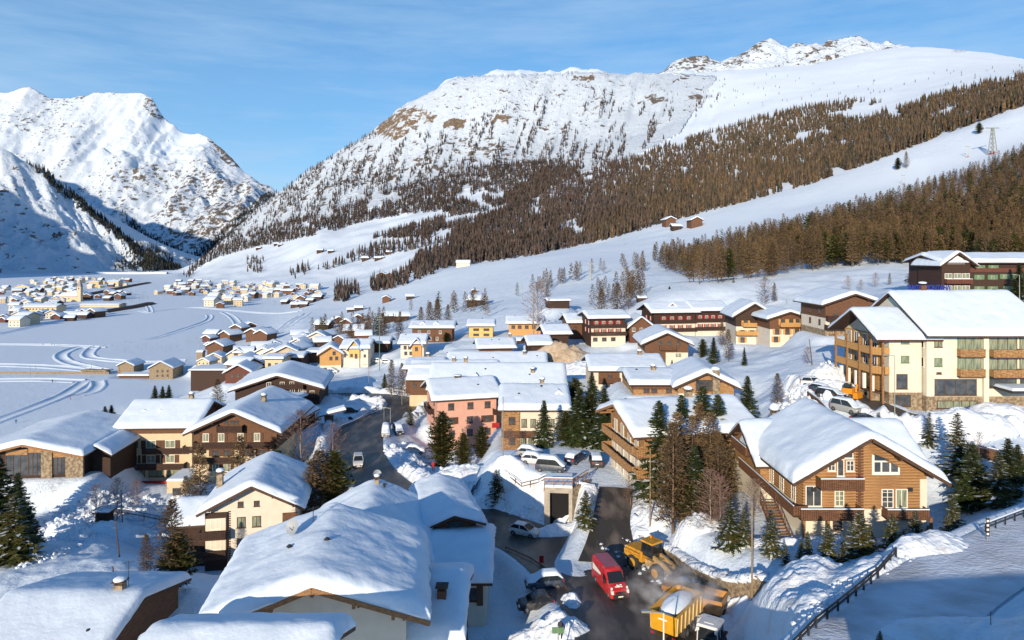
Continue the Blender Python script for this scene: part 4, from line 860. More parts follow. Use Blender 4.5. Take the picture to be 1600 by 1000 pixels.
        pts = [(-W2, top(W2)), (0, top(0)), (W2, top(W2)), (W2, top(W2) + t * .6), (W2 * .8, top(W2 * .8) + t * 1.05), (0.25, top(.25) + t * 1.05), (0, top(0) + t), (-.25, top(.25) + t * 1.05), (-W2 * .8, top(W2 * .8) + t * 1.05), (-W2, top(W2) + t * .6)]
        n = len(pts); v = [(a, -.5, c) for a, c in pts] + [(a, d, c) for a, c in pts]
        sn.add(v, [tuple(range(n)), tuple(range(2 * n - 1, n - 1, -1))] + [(k, (k + 1) % n, n + (k + 1) % n, n + k) for k in range(n)]); sn.obj('dormer_snow', m_snow, o)
        g = MB(); g.box(-w * .2, w * .2, -.04, 0, 0.0, h * .9); g.obj('dormer_window', m_glass, o)
    def rows(s, f, us, zs, w, h, box, **k):
        for z in zs:
            for u in us: s.window(f, u, z, w, h, box, **k)
MESHES = {}; PADSRC = []
# ---------------------------------------------------------------- the houses
def H(key, name, label, cat, group=None):
    x0, x1, yb, D, vp, l = SITES[key]; h = House(name, label, cat, x0, x1, yb, D, vp, group); h.l = l; HOUSES[key] = h; return h
def dims(h, ye, yr, kind='G', ov=1.0, og=1.0, ts=0.7):
    """photo rows of the eave tip and the ridge -> wall height and rise"""
    D, k = h.D, 1
    zb = (HY - h.yb) * D / F
    if kind == 'G':
        Df = D - og; zt = (HY - ye) * Df / F - zb; zr = (HY - yr) * Df / F - zb; a = h.w / 2; sl = (zr - zt) / (a + ov); return zt + sl * ov, sl * a
    De = D - ov; Dr = D + h.l / 2; zt = (HY - ye) * De / F - zb; zr = (HY - yr) * Dr / F - ts - zb; a = h.l / 2; sl = (zr - zt) / (a + ov); return zt + sl * ov, sl * a
# --- big log chalet on the right
h = H('chalet', 'log_chalet', 'large golden log chalet with deep snow roof, above the front row of small spruces', 'chalet')
w = h.w; hw = w / 2; B = (-hw, hw, 0, 13.5)
h.block(-hw, hw, 0, 13.5, 6.7, 3.75, 'y', low='ivory', up='orange', hl=2.9, ov=1.65, og=1.6, ts=1.15, beams='dark', nsn=44)
main = h.last
h.block(-7.7, 10.6, 8.8, 18, 5.5, 2.85, 'x', low='ivory', up='orange', hl=2.9, ov=1.3, og=1.0, ts=1.05, beams='dark', nsn=34, name='wing_snow')
b = MB()  # log courses proud of the wall
z = 3.0; i = 0
logs = []
while z < 10.2:
    half = hw + .05 if z < 6.7 else hw * (1 - (z - 6.7) / 3.75)
    if half > 0.8: logs.append((z, half))
    z += 0.3
lm = MB(); lm.cyl((-1, 0, 0), (1, 0, 0), .155, n=8); lme = lm.mesh('log', W_['orange'], True)
for z, half in logs:
    o = link('log', lme, h.root, (0, -0.02, z + .15)); o.scale = (half - .05, 1, 1)
lm2 = MB(); lm2.cyl((0, -1, 0), (0, 1, 0), .155, n=8); lme2 = lm2.mesh('log', W_['orange'], True)
for z in np.arange(3.0, 6.5, .3):
    o = link('log', lme2, h.root, (-hw - .0, 6.5, float(z) + .15)); o.scale = (1, 6.6, 1)
cb = MB()   # crossed log ends at the partition
for z in np.arange(3.0, 9.3, .3): cb.cyl((-.55, -.25, z + .15), (-.55, .3, z + .15), .15, n=7); cb.cyl((-.9, -.1, z + .02), (-.15, -.1, z + .02), .13, n=7)
cb.obj('crossed_log_ends', W_['brown'], h.root)
tb = MB(); tb.box(hw - .7, hw + .02, -.25, .05, 0, 6.1); tb.box(-hw - .02, -hw + .5, -.25, .05, 0, 2.9); tb.obj('corner_pillar', W_['ivory'], h.root)
BB = (-hw, hw, -.17, 13.5)
h.window('f', h.u(1270), h.z(774), 1.7, 2.2, BB, 'w', bars=(1, 0), name='french_window')
h.window('f', h.u(1310), h.z(776), 1.0, 1.9, BB, 'w', bars=(1, 3), pane='c')
h.window('f', h.u(1385), h.z(778), 1.25, 2.0, BB, 'w', bars=(1, 3), pane='g', name='french_window')
h.window('f', h.u(1407), h.z(778), 1.25, 2.0, BB, 'w', bars=(1, 0), pane='c', name='french_window')
h.window('f', h.u(1298), h.z(728), 0.8, 0.95, BB, 'w', bars=(1, 1)); h.window('f', h.u(1312), h.z(730), .75, 1.8, BB, 'w', bars=(0, 0), name='balcony_door'); h.window('f', h.u(1327), h.z(727), .85, 1.15, BB, 'w', bars=(1, 1))
h.window('f', h.u(1325), h.z(711), .9, .6, BB, 'w', bars=(0, 0))
# trapezoid gable window
gb = MB(); x0_, x1_ = h.u(1361), h.u(1404); zb_, zl_, zr_ = h.z(741), h.z(709), h.z(730)
def trapez(bm, x0, x1, zb, zl, zr, y0, y1): bm.add([(x0, y0, zb), (x1, y0, zb), (x1, y0, zr), (x0, y0, zl), (x0, y1, zb), (x1, y1, zb), (x1, y1, zr), (x0, y1, zl)], [(0, 1, 2, 3), (1, 5, 6, 2), (4, 0, 3, 7), (3, 2, 6, 7)])
trapez(gb, x0_, x1_, zb_, zl_, zr_, -.24, -.1); gw = gb.obj('gable_window', m_wframe, h.root)
for a_, c_, zz0, zz1, zz2 in ((.08, .30, .15, .62, .62), (.36, .62, .15, .62, .62), (.68, .93, .15, .62, .42), (.08, .62, .70, 1.02, .74)):
    pm = MB(); H_ = zl_ - zb_; W2 = x1_ - x0_; trapez(pm, x0_ + a_ * W2, x0_ + c_ * W2, zb_ + zz0 * H_, zb_ + zz1 * H_ * 1.0, zb_ + zz2 * H_, -.26, -.245); pm.obj('pane', m_glass, gw)
h.balcony('f', h.u(1273), h.u(1340), h.z(757), 1.3, (-hw, hw, -.17, 13), 'brown')
h.balcony('f', h.u(1240), h.u(1336), h.z(801), 1.7, (-hw, hw, -.17, 13), 'brown'); h.balcony('f', h.u(1376), h.u(1440), h.z(803), 1.2, (-hw, hw, -.17, 13), 'brown', rail=.9)
h.balcony('l', -1.6, 15.5, 2.75, 1.5, (-hw - .1, hw, 0, 13), 'brown'); h.balcony('l', 10.5, 15.8, 5.4, 1.2, (-7.7, hw, 0, 13), 'brown')
for u in (2.0, 5.2, 8.2): h.window('l', u, 4.1, 1.1, 2.0, (-hw - .12, hw, 0, 13), 'w', bars=(1, 2), name='french_window')
st = MB()   # outside stair at the left corner
for i in range(15): st.box(-hw - 3.4 + 0, -hw - 1.9, 2.6 - i * .33 - .16, 2.6 - i * .33 + .16, 2.6 - i * .18 - .06, 2.6 - i * .18)
so = st.obj('stair_tread', m_beam, h.root, (0, 0, 0)); sr = MB()
for xx in (-hw - 3.45, -hw - 1.85):
    sr.bar((xx, 2.8, 2.7), (xx, -2.3, -.1), .1, .3); sr.bar((xx, 2.8, 3.7), (xx, -2.3, .9), .09, .09)
    for i in range(6): y = 2.6 - i * .95; sr.bar((xx, y, 2.6 - i * .52), (xx, y, 3.6 - i * .52), .08)
sr.obj('stair_rail', W_['brown'], h.root)
h.window('f', h.u(1308), h.z(820), .95, 1.1, B, 'b', bars=(1, 1)); 
for px_ in (1246, 1283, 1335, 1378, 1440):
    pb = MB(); pb.box(-.12, .12, -1.75, -1.5, -1.0, 2.6); pb.obj('post', m_beam, h.root, (h.u(px_), 0, 0))
h.chimney(-2.9, 17, 7.6, .9, 1.6, 'stone', snow=.8); h.chimney(-5.2, 7.5, h.roofz(0) - 2.6, .5, .4, 'stone', cap=False, snow=.7)
for px_ in (1270, 1420):
    pl = MB(); pl.box(-.25, .25, -.12, 0, -.2, .2); pl.obj('wall_lantern', m_metal, h.root, (h.u(px_), -.2, 5.0))

# --- cream apartment building with the roof sign
h = H('apart', 'apartment_building', 'big cream apartment building with blue letters on its snowy roof, right of the car park', 'apartment building')
X = lambda px: h.u(px)
A0, A1, B0, B1, C1_ = X(1395), X(1446), X(1448), X(1541), X(1640)
hz = lambda py: h.z(py)
h.block(A0, A1, 1.0, 14.5, 11.2, 3.3, 'x', low='ivory', ov=1.3, og=2.6, ts=.8, base=(2.6, 'stone'), nsn=34)
h.block(B0, C1_, 0, 19, 12.0, 5.2, 'x', low='ivory', ov=1.4, og=.7, ts=.8, base=(2.2, 'stone'), nsn=44)
BA = (A0, A1, 1.0, 13); BBx = (B0, C1_, 0, 19)
for py_ in (533, 563): h.window('f', X(1420), hz(py_), 1.25, 1.1, BA, 'g', pane='c', bars=(0, 0))
h.window('f', X(1415), hz(598), 1.7, 2.3, BA, 'b', pane='g', bars=(0, 0)); h.window('f', X(1415), hz(628), 2.6, 1.8, (A0, A1, .93, 13), 'b', pane='g', bars=(2, 0), name='arched_window')
for py_ in (536, 566): h.window('f', X(1466), hz(py_ + 0), 1.2, 1.3, BBx, 'b' if py_ < 540 else 'g', pane='c', bars=(1, 0) if py_ < 540 else (0, 0))
for py_ in (537, 567): h.window('l', 1.0, hz(py_), .7, 1.5, (B0, 0, 0, 0), 'w', bars=(0, 0))
h.window('f', X(1493), hz(605), 6.4, 2.5, BBx, 'b', pane='g', bars=(3, 0), name='panorama_window'); h.window('f', X(1495), hz(632), 6.2, 1.2, (B0, 0, -.07, 0), 'b', pane='c', bars=(4, 0))
h.window('f', X(1467), hz(583), .75, .3, BBx, 'b', bars=(0, 0))
for py_ in (537, 568):     # recessed loggias with wooden balustrades
    for u0, u1 in ((1495, 1534), (1543, 1590), (1592, 1636)):
        h.window('f', X((u0 + u1) / 2), hz(py_), (u1 - u0) * h.D / F * .96, 2.0, BBx, 'g' if u0 < 1500 else 'b', pane='c', bars=(2, 0), name='loggia_window')
        h.balcony('f', X(u0), X(u1), hz(py_ + 19), .9 if u0 < 1500 else 1.4, BBx, 'orange', rail=1.05, snow=False)
for u0, u1 in ((1543, 1590), (1592, 1636)): h.window('f', X((u0 + u1) / 2), hz(598), (u1 - u0) * .09, 1.6, BBx, 'b', bars=(1, 0))
pl = MB(); pl.box(X(1534), X(1542), -.5, .1, 0, 11.1); pl.obj('pier', W_['ivory'], h.root)
# wooden balcony corner at the left
cz = [hz(556), hz(586)]
cm = MB()
for z_ in cz + [hz(612) - .4]: cm.box(A0 - 2.0, A0 + .0, 2.4, 14, z_ - .2, z_); cm.add([(A0, 1.0, z_), (A0 - 2.0, 2.4, z_), (A0, 2.4, z_), (A0, 1.0, z_ - .2), (A0 - 2, 2.4, z_ - .2), (A0, 2.4, z_ - .2)], [(2, 1, 0), (3, 4, 5), (0, 1, 4, 3)])
cm.obj('balcony_deck', m_roofwood, h.root)
for z_ in cz:
    for (p, q) in (((A0 + .0, .9), (A0 - 1.0, .95)), ((A0 - 1.0, .95), (A0 - 2.05, 2.4)), ((A0 - 2.05, 2.4), (A0 - 2.05, 14))):
        Lq = math.dist(p, q); n_ = int(Lq / .2); bm = MB()
        for i in range(n_): bm.box(Lq * i / n_, Lq * i / n_ + .17, -.03, .03, -.1, 1.0)
        bm.box(0, Lq, -.06, .06, 1.0, 1.08); bm.obj('balustrade', W_['honey'], h.root, (p[0], p[1], z_), math.atan2(q[1] - p[1], q[0] - p[0]))
pm = MB()
for p in ((A0 - 1.0, .95), (A0 - 2.05, 2.4), (A0 - 2.05, 6), (A0 - 2.05, 10), (A0 - 2.05, 14)): pm.box(p[0] - .14, p[0] + .14, p[1] - .14, p[1] + .14, 0, 10.6)
pm.obj('post', m_beam, h.root)
wl = MB(); wl.box(A0 - .5, A0 - .05, 3, 14, 0, 11.2); wl.obj('recessed_wall', W_['honey'], h.root)
for z_ in (hz(538), hz(567)):
    for y_ in (4.2, 7, 9.8, 12.4): h.window('l', y_, z_ - .1, 1.5, 2.0, (A0 - .52, 0, 0, 0), 'w', pane='g', bars=(1, 0), name='french_window')
gl = MB(); gl.box(A0 - 1.9, A0 - .05, 2.4, 14, -2, hz(612) - .6); gl.obj('stone_base', W_['stone'], h.root)
for x_ in (4.2, 6.8, 9.4, 12.0): 
    aw = MB(); aw.box(-.45, .45, -.05, 0, 0, 1.5); aw.cyl((0, -.05, 1.5), (0, 0, 1.5), .45, n=16); aw.obj('arched_window', m_glass, h.root, (A0 - 1.91, x_, .5), R(-90))
for x_ in (2.7, 5.2, 7.7, 10.2, 12.7):
    cp = MB(); cp.box(-.22, .22, -.22, .22, 0, 2.5); cp.obj('white_pillar', m_wframe, h.root, (A0 - 1.7, x_, hz(612) - .5))
# roof sign: BAITA MONTANA
cu = bpy.data.curves.new('sign_letters', 'FONT'); cu.body = 'BAITA  MONTANA'; cu.size = 1.35; cu.extrude = .06; cu.align_x = 'LEFT'
to = bpy.data.objects.new('sign_tmp', cu); col.objects.link(to); dg = bpy.context.evaluated_depsgraph_get(); me_ = bpy.data.meshes.new_from_object(to.evaluated_get(dg)); bpy.data.objects.remove(to)
me_.name = 'sign_letters'; me_.materials.clear(); me_.materials.append(mat('sign_blue', (0.02, 0.05, 0.35), None, rough=.4))
so = link('sign_letters', me_, h.root, ((1419 - 800) / F * 113.4 - h.c.x, 9.4, (HY - 453) * 113.4 / F + ZC - h.c.z)); so.rotation_euler = (R(90), 0, 0); wd = max(v.co.x for v in me_.vertices); so.scale = (7.0 / wd, .9, 1)
h.chimney(X(1500), 9.5, 17, .9, 1.7, 'brown', cap=False, snow=.3)
# entrance canopy on the right
cn = MB(); cn.box(X(1552), X(1600), -4, 0, hz(607), hz(603)); cn.obj('entrance_canopy', m_metal, h.root); cn = MB(); cn.box(X(1552), X(1600), -4, 0, hz(603) + .01, hz(599), 0, .2, .2); cn.obj('canopy_snow', m_snow, h.root)

# --- cream hotel pair on the left
h = H('hotel_left', 'cream_hotel', 'cream three-storey hotel with dark shutters and long balconies, left of its gabled neighbour', 'hotel')
hh_, rr_ = dims(h, 672, 623, 'E', 1.2, ts=.8); w = h.w / 2; B = (-w, w, 0, h.l)
h.block(-w, w, 0, h.l, hh_, rr_, 'x', low='cream', up='brown', hl=hh_ - 1.5, ov=1.2, og=1.6, ts=.8, nsn=36)
for px_, wd in ((211, 1.2), (236, 1.9), (266, 1.9)):
    h.window('f', h.u(px_), h.z(694), wd if px_ > 220 else 1.1, 1.5 if px_ > 220 else 1.1, B, 'w' if px_ > 220 else 'b', shut='b' if px_ > 220 else None, bars=(1, 0), pane='c'); h.window('f', h.u(px_), h.z(717), wd * .9, 1.5, B, 'w', shut='b', bars=(1, 0), pane='c')
for a_, b_ in ((208, 227), (232, 257), (260, 282)): h.window('f', h.u((a_ + b_) / 2), h.z(739), (b_ - a_) * .118, 1.5, B, 'b', bars=(1, 0), pane='c')
h.balcony('f', h.u(226), h.u(292), h.z(706), 1.2, B, 'dark', snow=False); h.balcony('f', h.u(181), h.u(292), h.z(730), 1.4, B, 'dark', snow=False)
for x_ in (-4, -.8): h.dormer(x_, 3.2, hh_ + 1.5, 1.0, 1.4, .25, .25, 'brown')
h.chimney(3.5, 7, hh_ + rr_ + .4, .8, 1.1)
pw = MB(); pw.box(-w - .3, w, -2.2, -2.0, -1, .5); pw.obj('red_fence', m_redsh, h.root)
h = H('hotel_right', 'gabled_hotel', 'gabled cream hotel with dark timber top storeys, half hidden by larches', 'hotel')
hh_, rr_ = dims(h, 681, 647, 'G', 1.4, 1.5); w = h.w / 2; B = (-w, w, 0, h.l)
h.block(-w, w, 0, h.l, hh_, rr_, 'y', low='cream', up='brown', hl=h.z(703), ov=1.4, og=1.6, ts=.85, beams='dark', nsn=40)
for px_ in (322, 346, 376, 402): h.window('f', h.u(px_), h.z(683), 1.1, 1.5, B, 'w', shut='b', bars=(1, 0), pane='c', out=.07)
for px_ in (337, 355, 386, 410): h.window('f', h.u(px_), h.z(706), 1.2, 1.6, B, 'b', shut='b', bars=(1, 0)); h.window('f', h.u(px_), h.z(729), 1.2, 1.7, B, 'w', shut='b', bars=(1, 0), pane='c')
for px_ in (354, 363, 370): h.window('f', h.u(px_), h.z(660), .7, .8, B, 'b', bars=(0, 0), out=.07)
for z_, a_, b_ in ((h.z(697), 306, 430), (h.z(720), 306, 372), (h.z(672), 342, 382)): h.balcony('f', h.u(a_), h.u(b_), z_, 1.3, B, 'dark', snow=False)
h.balcony('f', h.u(290), h.u(318), h.z(703), 1.3, B, 'dark', snow=False)
h.chimney(2.2, 9, hh_ + rr_ - .2, .8, 1.1); an = MB(); an.box(h.u(273), h.u(304), -3, 3, -1, h.z(742)); an.obj('annex', W_['cream'], h.root); an = MB(); an.box(h.u(272), h.u(305), -3.1, 3.2, h.z(742) + .01, h.z(739), 0, .2, .2); an.obj('annex_snow', m_snow, h.root)
h.window('f', h.u(288), h.z(758), 1.4, 1.2, (0, 0, -3, 0), 'b', bars=(1, 0))

# --- low barn-like building at the far left
h = H('barn', 'low_timber_hall', 'low wide hall with glazed orange gable and stone piers, at the left edge', 'building')
hh_, rr_ = dims(h, 718, 697, 'G', 1.2, 1.5); w = h.w / 2; B = (-w, w, 0, h.l)
h.block(-w, w, 0, h.l, hh_, rr_, 'y', low='dark', ov=1.2, og=1.8, ts=1.0, nsn=40, beams='light', down=4)
for a_, b_ in ((66, 83), (104, 132)):
    s_ = MB(); zt = hh_ + rr_ * (1 - abs(h.u((a_ + b_) / 2)) / w) - .3; s_.box(h.u(a_), h.u(b_), -.35, .1, -3, zt); s_.obj('stone_pier', W_['stone'], h.root)
for a_, b_, yy in ((10, 44, 726), (45, 65, 718), (84, 103, 722)):
    g_ = MB(); zt = hh_ + rr_ * (1 - max(abs(h.u(a_)), abs(h.u(b_))) / w) - .2; g_.box(h.u(a_), h.u(b_), -.1, 0, .4, zt - .9); go = g_.obj('glazing', m_glass, h.root); g_ = MB(); g_.box(h.u(a_), h.u(b_), -.2, .0, zt - .85, zt + .1); g_.obj('orange_panel', W_['orange'], go)
    for i in range(4): f_ = MB(); xx = h.u(a_) + (h.u(b_) - h.u(a_)) * i / 3; f_.box(xx - .05, xx + .05, -.16, -.1, .4, zt - .9); f_.obj('mullion', m_bframe, go)
h.block(w - 1, w + 3.4, 3, h.l - 6, hh_ - .9, 1.3, 'y', low='dark', ov=.7, og=1, ts=.6, nsn=20, name='side_snow')

# --- white house with faded lettering
h = H('whitehouse', 'white_house', 'white rendered house with faded lettering on the gable, behind the big foreground roof', 'house')
hh_, rr_ = dims(h, 802, 763, 'G', 1.3, 1.3); w = h.w / 2; B = (-w, w, 0, h.l)
h.block(-w, w, 0, h.l, hh_, rr_, 'y', low='white', ov=1.5, og=1.4, ts=.95, nsn=40, beams='dark')
for px_, wd in ((376, .75), (401, .75)): h.window('f', h.u(px_), h.z(787), wd, .8, B, 'b', bars=(1, 1))
for px_ in (377, 401): h.window('f', h.u(px_), h.z(815), 1.15, 1.5, B, 'b', bars=(1, 0), pane='c'); h.window('f', h.u(px_), h.z(848), 1.15, 1.5, B, 'b', bars=(1, 0))
rc = MB(); rc.box(h.u(322), h.u(356), -.35, -.05, -3, h.z(797)); rc.obj('timber_front', W_['dark'], h.root)
for py_ in (814, 845): h.window('f', h.u(339), h.z(py_), 1.4, 1.4, (0, 0, -.36, 0), 'w', bars=(1, 0)); wp = MB(); wp.box(h.u(323), h.u(354), -.40, -.36, h.z(py_ + 10), h.z(py_ - 9)); wp.obj('white_panel', W_['white'], h.root)
for py_ in (832, 862): h.balcony('f', h.u(316), h.u(357), h.z(py_), 1.3, (0, 0, -.3, 0), 'dark', snow=False)
h.balcony('f', h.u(442), h.u(470), h.z(829), 1.0, B, 'dark', rail=.9)
rp_ = MB(); rp_.box(h.u(442), h.u(466), -.2, 0, h.z(824), h.z(804)); rp_.obj('timber_recess', W_['brown'], h.root)
q_ = MB()
for i in range(24): q_.box(h.u(357) - .02, h.u(357) + .32, -.05, .02, .3 + i * .32, .47 + i * .32)
q_.obj('corner_quoins', W_['brown'], h.root)
h.chimney(h.u(330), 5.0, hh_ + 2.2, .8, .9)
h.block(-w - 5, -w + .5, 1.5, 9, hh_ - 2.6, 1.6, 'x', low='dark', ov=.8, og=.8, ts=.8, nsn=20, name='side_snow')
cu = bpy.data.curves.new('lettering', 'FONT'); cu.body = 'Jagdhaus'; cu.size = .8; cu.extrude = .01; cu.shear = .3
to = bpy.data.objects.new('t', cu); col.objects.link(to); dg = bpy.context.evaluated_depsgraph_get(); me_ = bpy.data.meshes.new_from_object(to.evaluated_get(dg)); bpy.data.objects.remove(to)
me_.name = 'wall_lettering'; me_.materials.clear(); me_.materials.append(mat('faded_paint', (0.3, 0.16, 0.1), None, rough=.9)); so = link('wall_lettering', me_, h.root, (h.u(409), -.03, h.z(833))); so.rotation_euler = (R(90), 0, 0); wd = max(v.co.x for v in me_.vertices); s_ = 2.0 / wd; so.scale = (s_, s_ * 1.2, 1)

# --- foreground roofs
def dish(parent, loc, r=.45, rz=0, tilt=25):
    b = MB(); n = 18; v = [(0, .0, 0)]
    for rr, yy in ((.5, -.04), (1, -.14)):
        for k in range(n): a = 2 * math.pi * k / n; v.append((r * rr * math.cos(a), yy * r * 3, r * rr * math.sin(a)))
    f = [(0, 1 + k, 1 + (k + 1) % n) for k in range(n)] + [(1 + k, 1 + n + k, 1 + n + (k + 1) % n, 1 + (k + 1) % n) for k in range(n)]
    b.add(v, f); o = b.obj('satellite_dish', m_dish, parent, loc, None, True); o.rotation_euler = (R(-tilt), 0, rz)
    a = MB(); a.bar((0, 0, 0), (0, .25, -.5), .06); a.bar((0, 0, -.3), (0, -.5, -.1), .04); a.obj('dish_arm', m_metal, o); return o
h = H('roofhouse', 'foreground_house', 'white house in the foreground under a thick peaked blanket of snow', 'house')
hh_, rr_ = dims(h, 992, 926, 'G', 1.7, 1.2); w = h.w / 2; B = (-w, w, 0, h.l)
h.block(-w, w, 0, h.l, hh_, rr_, 'y', low='white', ov=1.7, og=1.2, ts=1.25, nsn=64, beams='light', down=6)
for x_ in (-5.5, -2.8, 0, 2.8, 5.5):
    bk = MB(); bk.box(-.12, .12, -1.1, 0, -.35, 0); bk.obj('rafter_bracket', m_beam, h.root, (x_, 0, hh_ + rr_ * (1 - abs(x_) / w) - .05))
dish(h.root, (-2.7, 7.8, hh_ + rr_ * .72 + 1.75), .62, R(-35)); h.vent(-2.6, 5.2, hh_ + rr_ * .7 + .95); h.vent(.3, 4.6, hh_ + rr_ + .9)
an = MB(); an.bar((0, 0, -1), (0, 0, 1.6), .05); an.bar((-.5, 0, 1.4), (.5, 0, 1.5), .03)
for i in range(5): an.bar((-.4 + i * .2, -.25, 1.42), (-.4 + i * .2, .25, 1.42), .02)
ant_me = an.mesh('antenna', m_metal); link('antenna', ant_me, h.root, (-1.4, 9.2, hh_ + rr_ + .6), .5)
h = H('roofback', 'second_foreground_house', 'snow-blanketed roof with a satellite dish, directly behind the peaked foreground roof', 'house')
w = h.w / 2; zz = lambda Zr: Zr - (HY - h.yb) * h.D / F
zr_ = zz(-26.5) - .9; h.block(-w - 1.2, w + .6, 0, 13, zr_ - 3.0, 3.0, 'y', low='white', ov=1.2, og=1.0, ts=1.1, nsn=48, down=5)
dish(h.root, (-.2, 12.5, zr_ + 1.7), .5, R(20)); h.chimney(-.1, 11.6, zr_ + .5, .5, .9, snow=.3); h.vent(.8, 11, zr_ + .6); h.vent(-1.5, 4, zr_ + .1)
link('antenna', ant_me, h.root, (1.0, 12, zr_ + .8), .2)
h = H('roofsmall', 'third_foreground_house', 'snowy roof with small dark gable beside the road, rightmost of the foreground roofs', 'house')
hh_, rr_ = dims(h, 829, 810, 'G', 1.0, 1.0); w = h.w / 2; h.block(-w - .8, w + .2, 0, 11, hh_, rr_, 'y', low='brown', ov=.9, og=1.0, ts=1.1, nsn=40, down=5)
h.window('f', 0, hh_ - .2, 1.6, .9, (0, 0, 0, 0), 'b', bars=(1, 0))
h = H('shed', 'flat_roofed_shed', 'square block of deep snow on a low flat-roofed building between the foreground roofs', 'shed')
w = h.w / 2; h.block(-w, w, 0, 12, 2.2, 1.3, 'x', low='white', ov=.6, og=.6, ts=.9, nsn=36, down=4)
h.window('f', h.u(735), 1.0, 2.2, 1.3, (0, 0, 0, 0), 'b', bars=(1, 0)); pb = MB(); pb.box(-.3, .3, -.2, 0, 0, 2.1); pb.obj('door', m_bframe, h.root, (h.u(750), 0, 0)); h.vent(h.u(733), 5, 3.6)
h = H('lean', 'side_wing_house', 'lower snow-covered wing with a brick chimney on the right of the peaked foreground roof', 'house')
w = h.w / 2; zr_ = (HY - 895) * 57 / F - (HY - h.yb) * h.D / F - .9; h.block(-w - 1, w, 0, 10, zr_ - 1.7, 1.7, 'x', low='dark', ov=.7, og=.5, ts=1.0, nsn=36, down=5); h.chimney(h.u(690) - .2, 2.2, zr_ - .2, .7, 1.1, 'brown', snow=0)
h = H('porch', 'front_porch', 'low snow-covered porch roof along the bottom edge of the picture', 'porch')
w = h.w / 2; zr_ = (HY - 968) * 38.5 / F - (HY - h.yb) * h.D / F - .8; zr_ -= .7; h.block(-w, w - 2.2, 0, 6, zr_ - 1.2, 1.2, 'x', low='white', ov=.8, og=.5, ts=.95, nsn=48, down=5)
h = H('cornerhouse', 'corner_house', 'house with a smooth flat snow roof and small balcony at the bottom left corner', 'house')
w = h.w / 2; zr_ = (HY - 925) * 62 / F - (HY - h.yb) * h.D / F - .8; h.block(-w, w, 0, 16, zr_ - 2.2, 2.2, 'x', low='brown', ov=1, og=.9, ts=.8, nsn=48, down=5); h.balcony('r', 1, 6, zr_ - 4.5, 1.2, (0, w, 0, 0), 'dark'); h.chimney(h.u(32) + 3, 8.5, zr_ + .3, .8, 1.0, snow=.3); link('antenna', ant_me, h.root, (h.u(36) + 3.3, 9, zr_ + 1.6), .4); h.vent(h.u(95), 3.5, zr_ - .6)
h.window('r', 3, zr_ - 3.4, 1, 1.6, (0, w, 0, 0), 'b')

# --- generic two-sided builder for the rest
def simple(key, name, label, cat, kind, ye, yr, low, up=None, hl=.5, wins=(), ov=1.0, og=1.0, ts=.7, nsn=26, sh=None, wst='b', wsz=(1.0, 1.2), bal=(), balm='dark', chim=(), vents=(), beams=False, gfwin=None, group=None, pane='g', rwin=(), xm=0):
    h = H(key, name, label, cat, group); hh_, rr_ = dims(h, ye, yr, kind, ov, og, ts); w = h.w / 2; B = (-w, w, 0, h.l); h.h, h.r = hh_, rr_
    h.block(-w, w, 0, h.l, hh_, rr_, 'y' if kind == 'G' else 'x', low=low, up=up, hl=hh_ * hl, ov=ov, og=og, ts=ts, nsn=nsn, beams=beams)
    o = .07 if up and up != low else 0
    for py_, pxs in wins:
        for p_ in pxs: h.window('f', h.u(p_), h.z(py_), wsz[0], wsz[1], B, wst, shut=sh, bars=(1, 0), pane=pane, out=o)
    for a_, b_, py_, d_ in bal: h.balcony('f', h.u(a_), h.u(b_), h.z(py_), d_, B, balm, snow=False)
    for px_, y_ in chim: h.chimney(h.u(px_), y_, hh_ + rr_ * (1 - (abs(y_ - h.l / 2) / (h.l / 2) if kind == 'E' else abs(h.u(px_)) / w)) + .5, .8, 1.1)
    for px_, y_ in vents: h.vent(h.u(px_), y_, hh_ + rr_ * (1 - (abs(y_ - h.l / 2) / (h.l / 2) if kind == 'E' else abs(h.u(px_)) / w)) + ts)
    return h
simple('darkchalet', 'dark_chalet', 'wide dark timber chalet with two rows of balconies, behind the bus shelter', 'chalet', 'G', 612, 589, 'dark', 'dark', wins=((601, (441, 456)), (612, (442, 457, 470)), (616, (475, 488)), (601, (420,)),), wsz=(1.1, 1.3), wst='w', bal=((425, 475, 606, 1.2), (400, 500, 620, 1.3)), ts=.9, nsn=34, ov=1.4, og=1.4, beams='dark')
h = simple('pink', 'pink_house', 'pink rendered three-storey house with brown shutters beside three dark conifers', 'house', 'E', 626, 589, 'pink', wins=((634, (705, 735, 762)), (656, (706, 734, 762)), (676, (706, 734, 762)),), wsz=(1.25, 1.4), sh=None, wst='b', ov=.9, og=1.4, ts=.8, nsn=34, vents=((752, 3),))
for px_ in (706, 762): 
    for sg in (-1, 1):
        s_ = MB(); s_.box(-.35, .35, -.06, 0, -.7, .7); s_.obj('shutter', m_brsh, h.root, (h.u(px_) + sg * 1.0, 0, h.z(656)))
h.balcony('f', h.u(770), h.u(788), h.z(648), 1.2, (0, 0, 0, 0), 'dark', snow=False); h.balcony('l', 4, 11, h.z(650), 1.2, (-h.w / 2, 0, 0, 0), 'dark', snow=False); h.chimney(h.u(725), 7, h.h + h.r + .3, 1.4, .6, 'dark', snow=.2)
for y_ in (4, 9):
    for z_ in (h.z(632), h.z(655)): h.window('l', y_, z_, 1, 1.3, (-h.w / 2, 0, 0, 0), 'b')
fl = MB(); fl.box(0, 1.6, -.08, -.02, 0, 1.0); fl.obj('red_cloth', m_redsh, h.root, (h.u(769), -.05, h.z(671)))
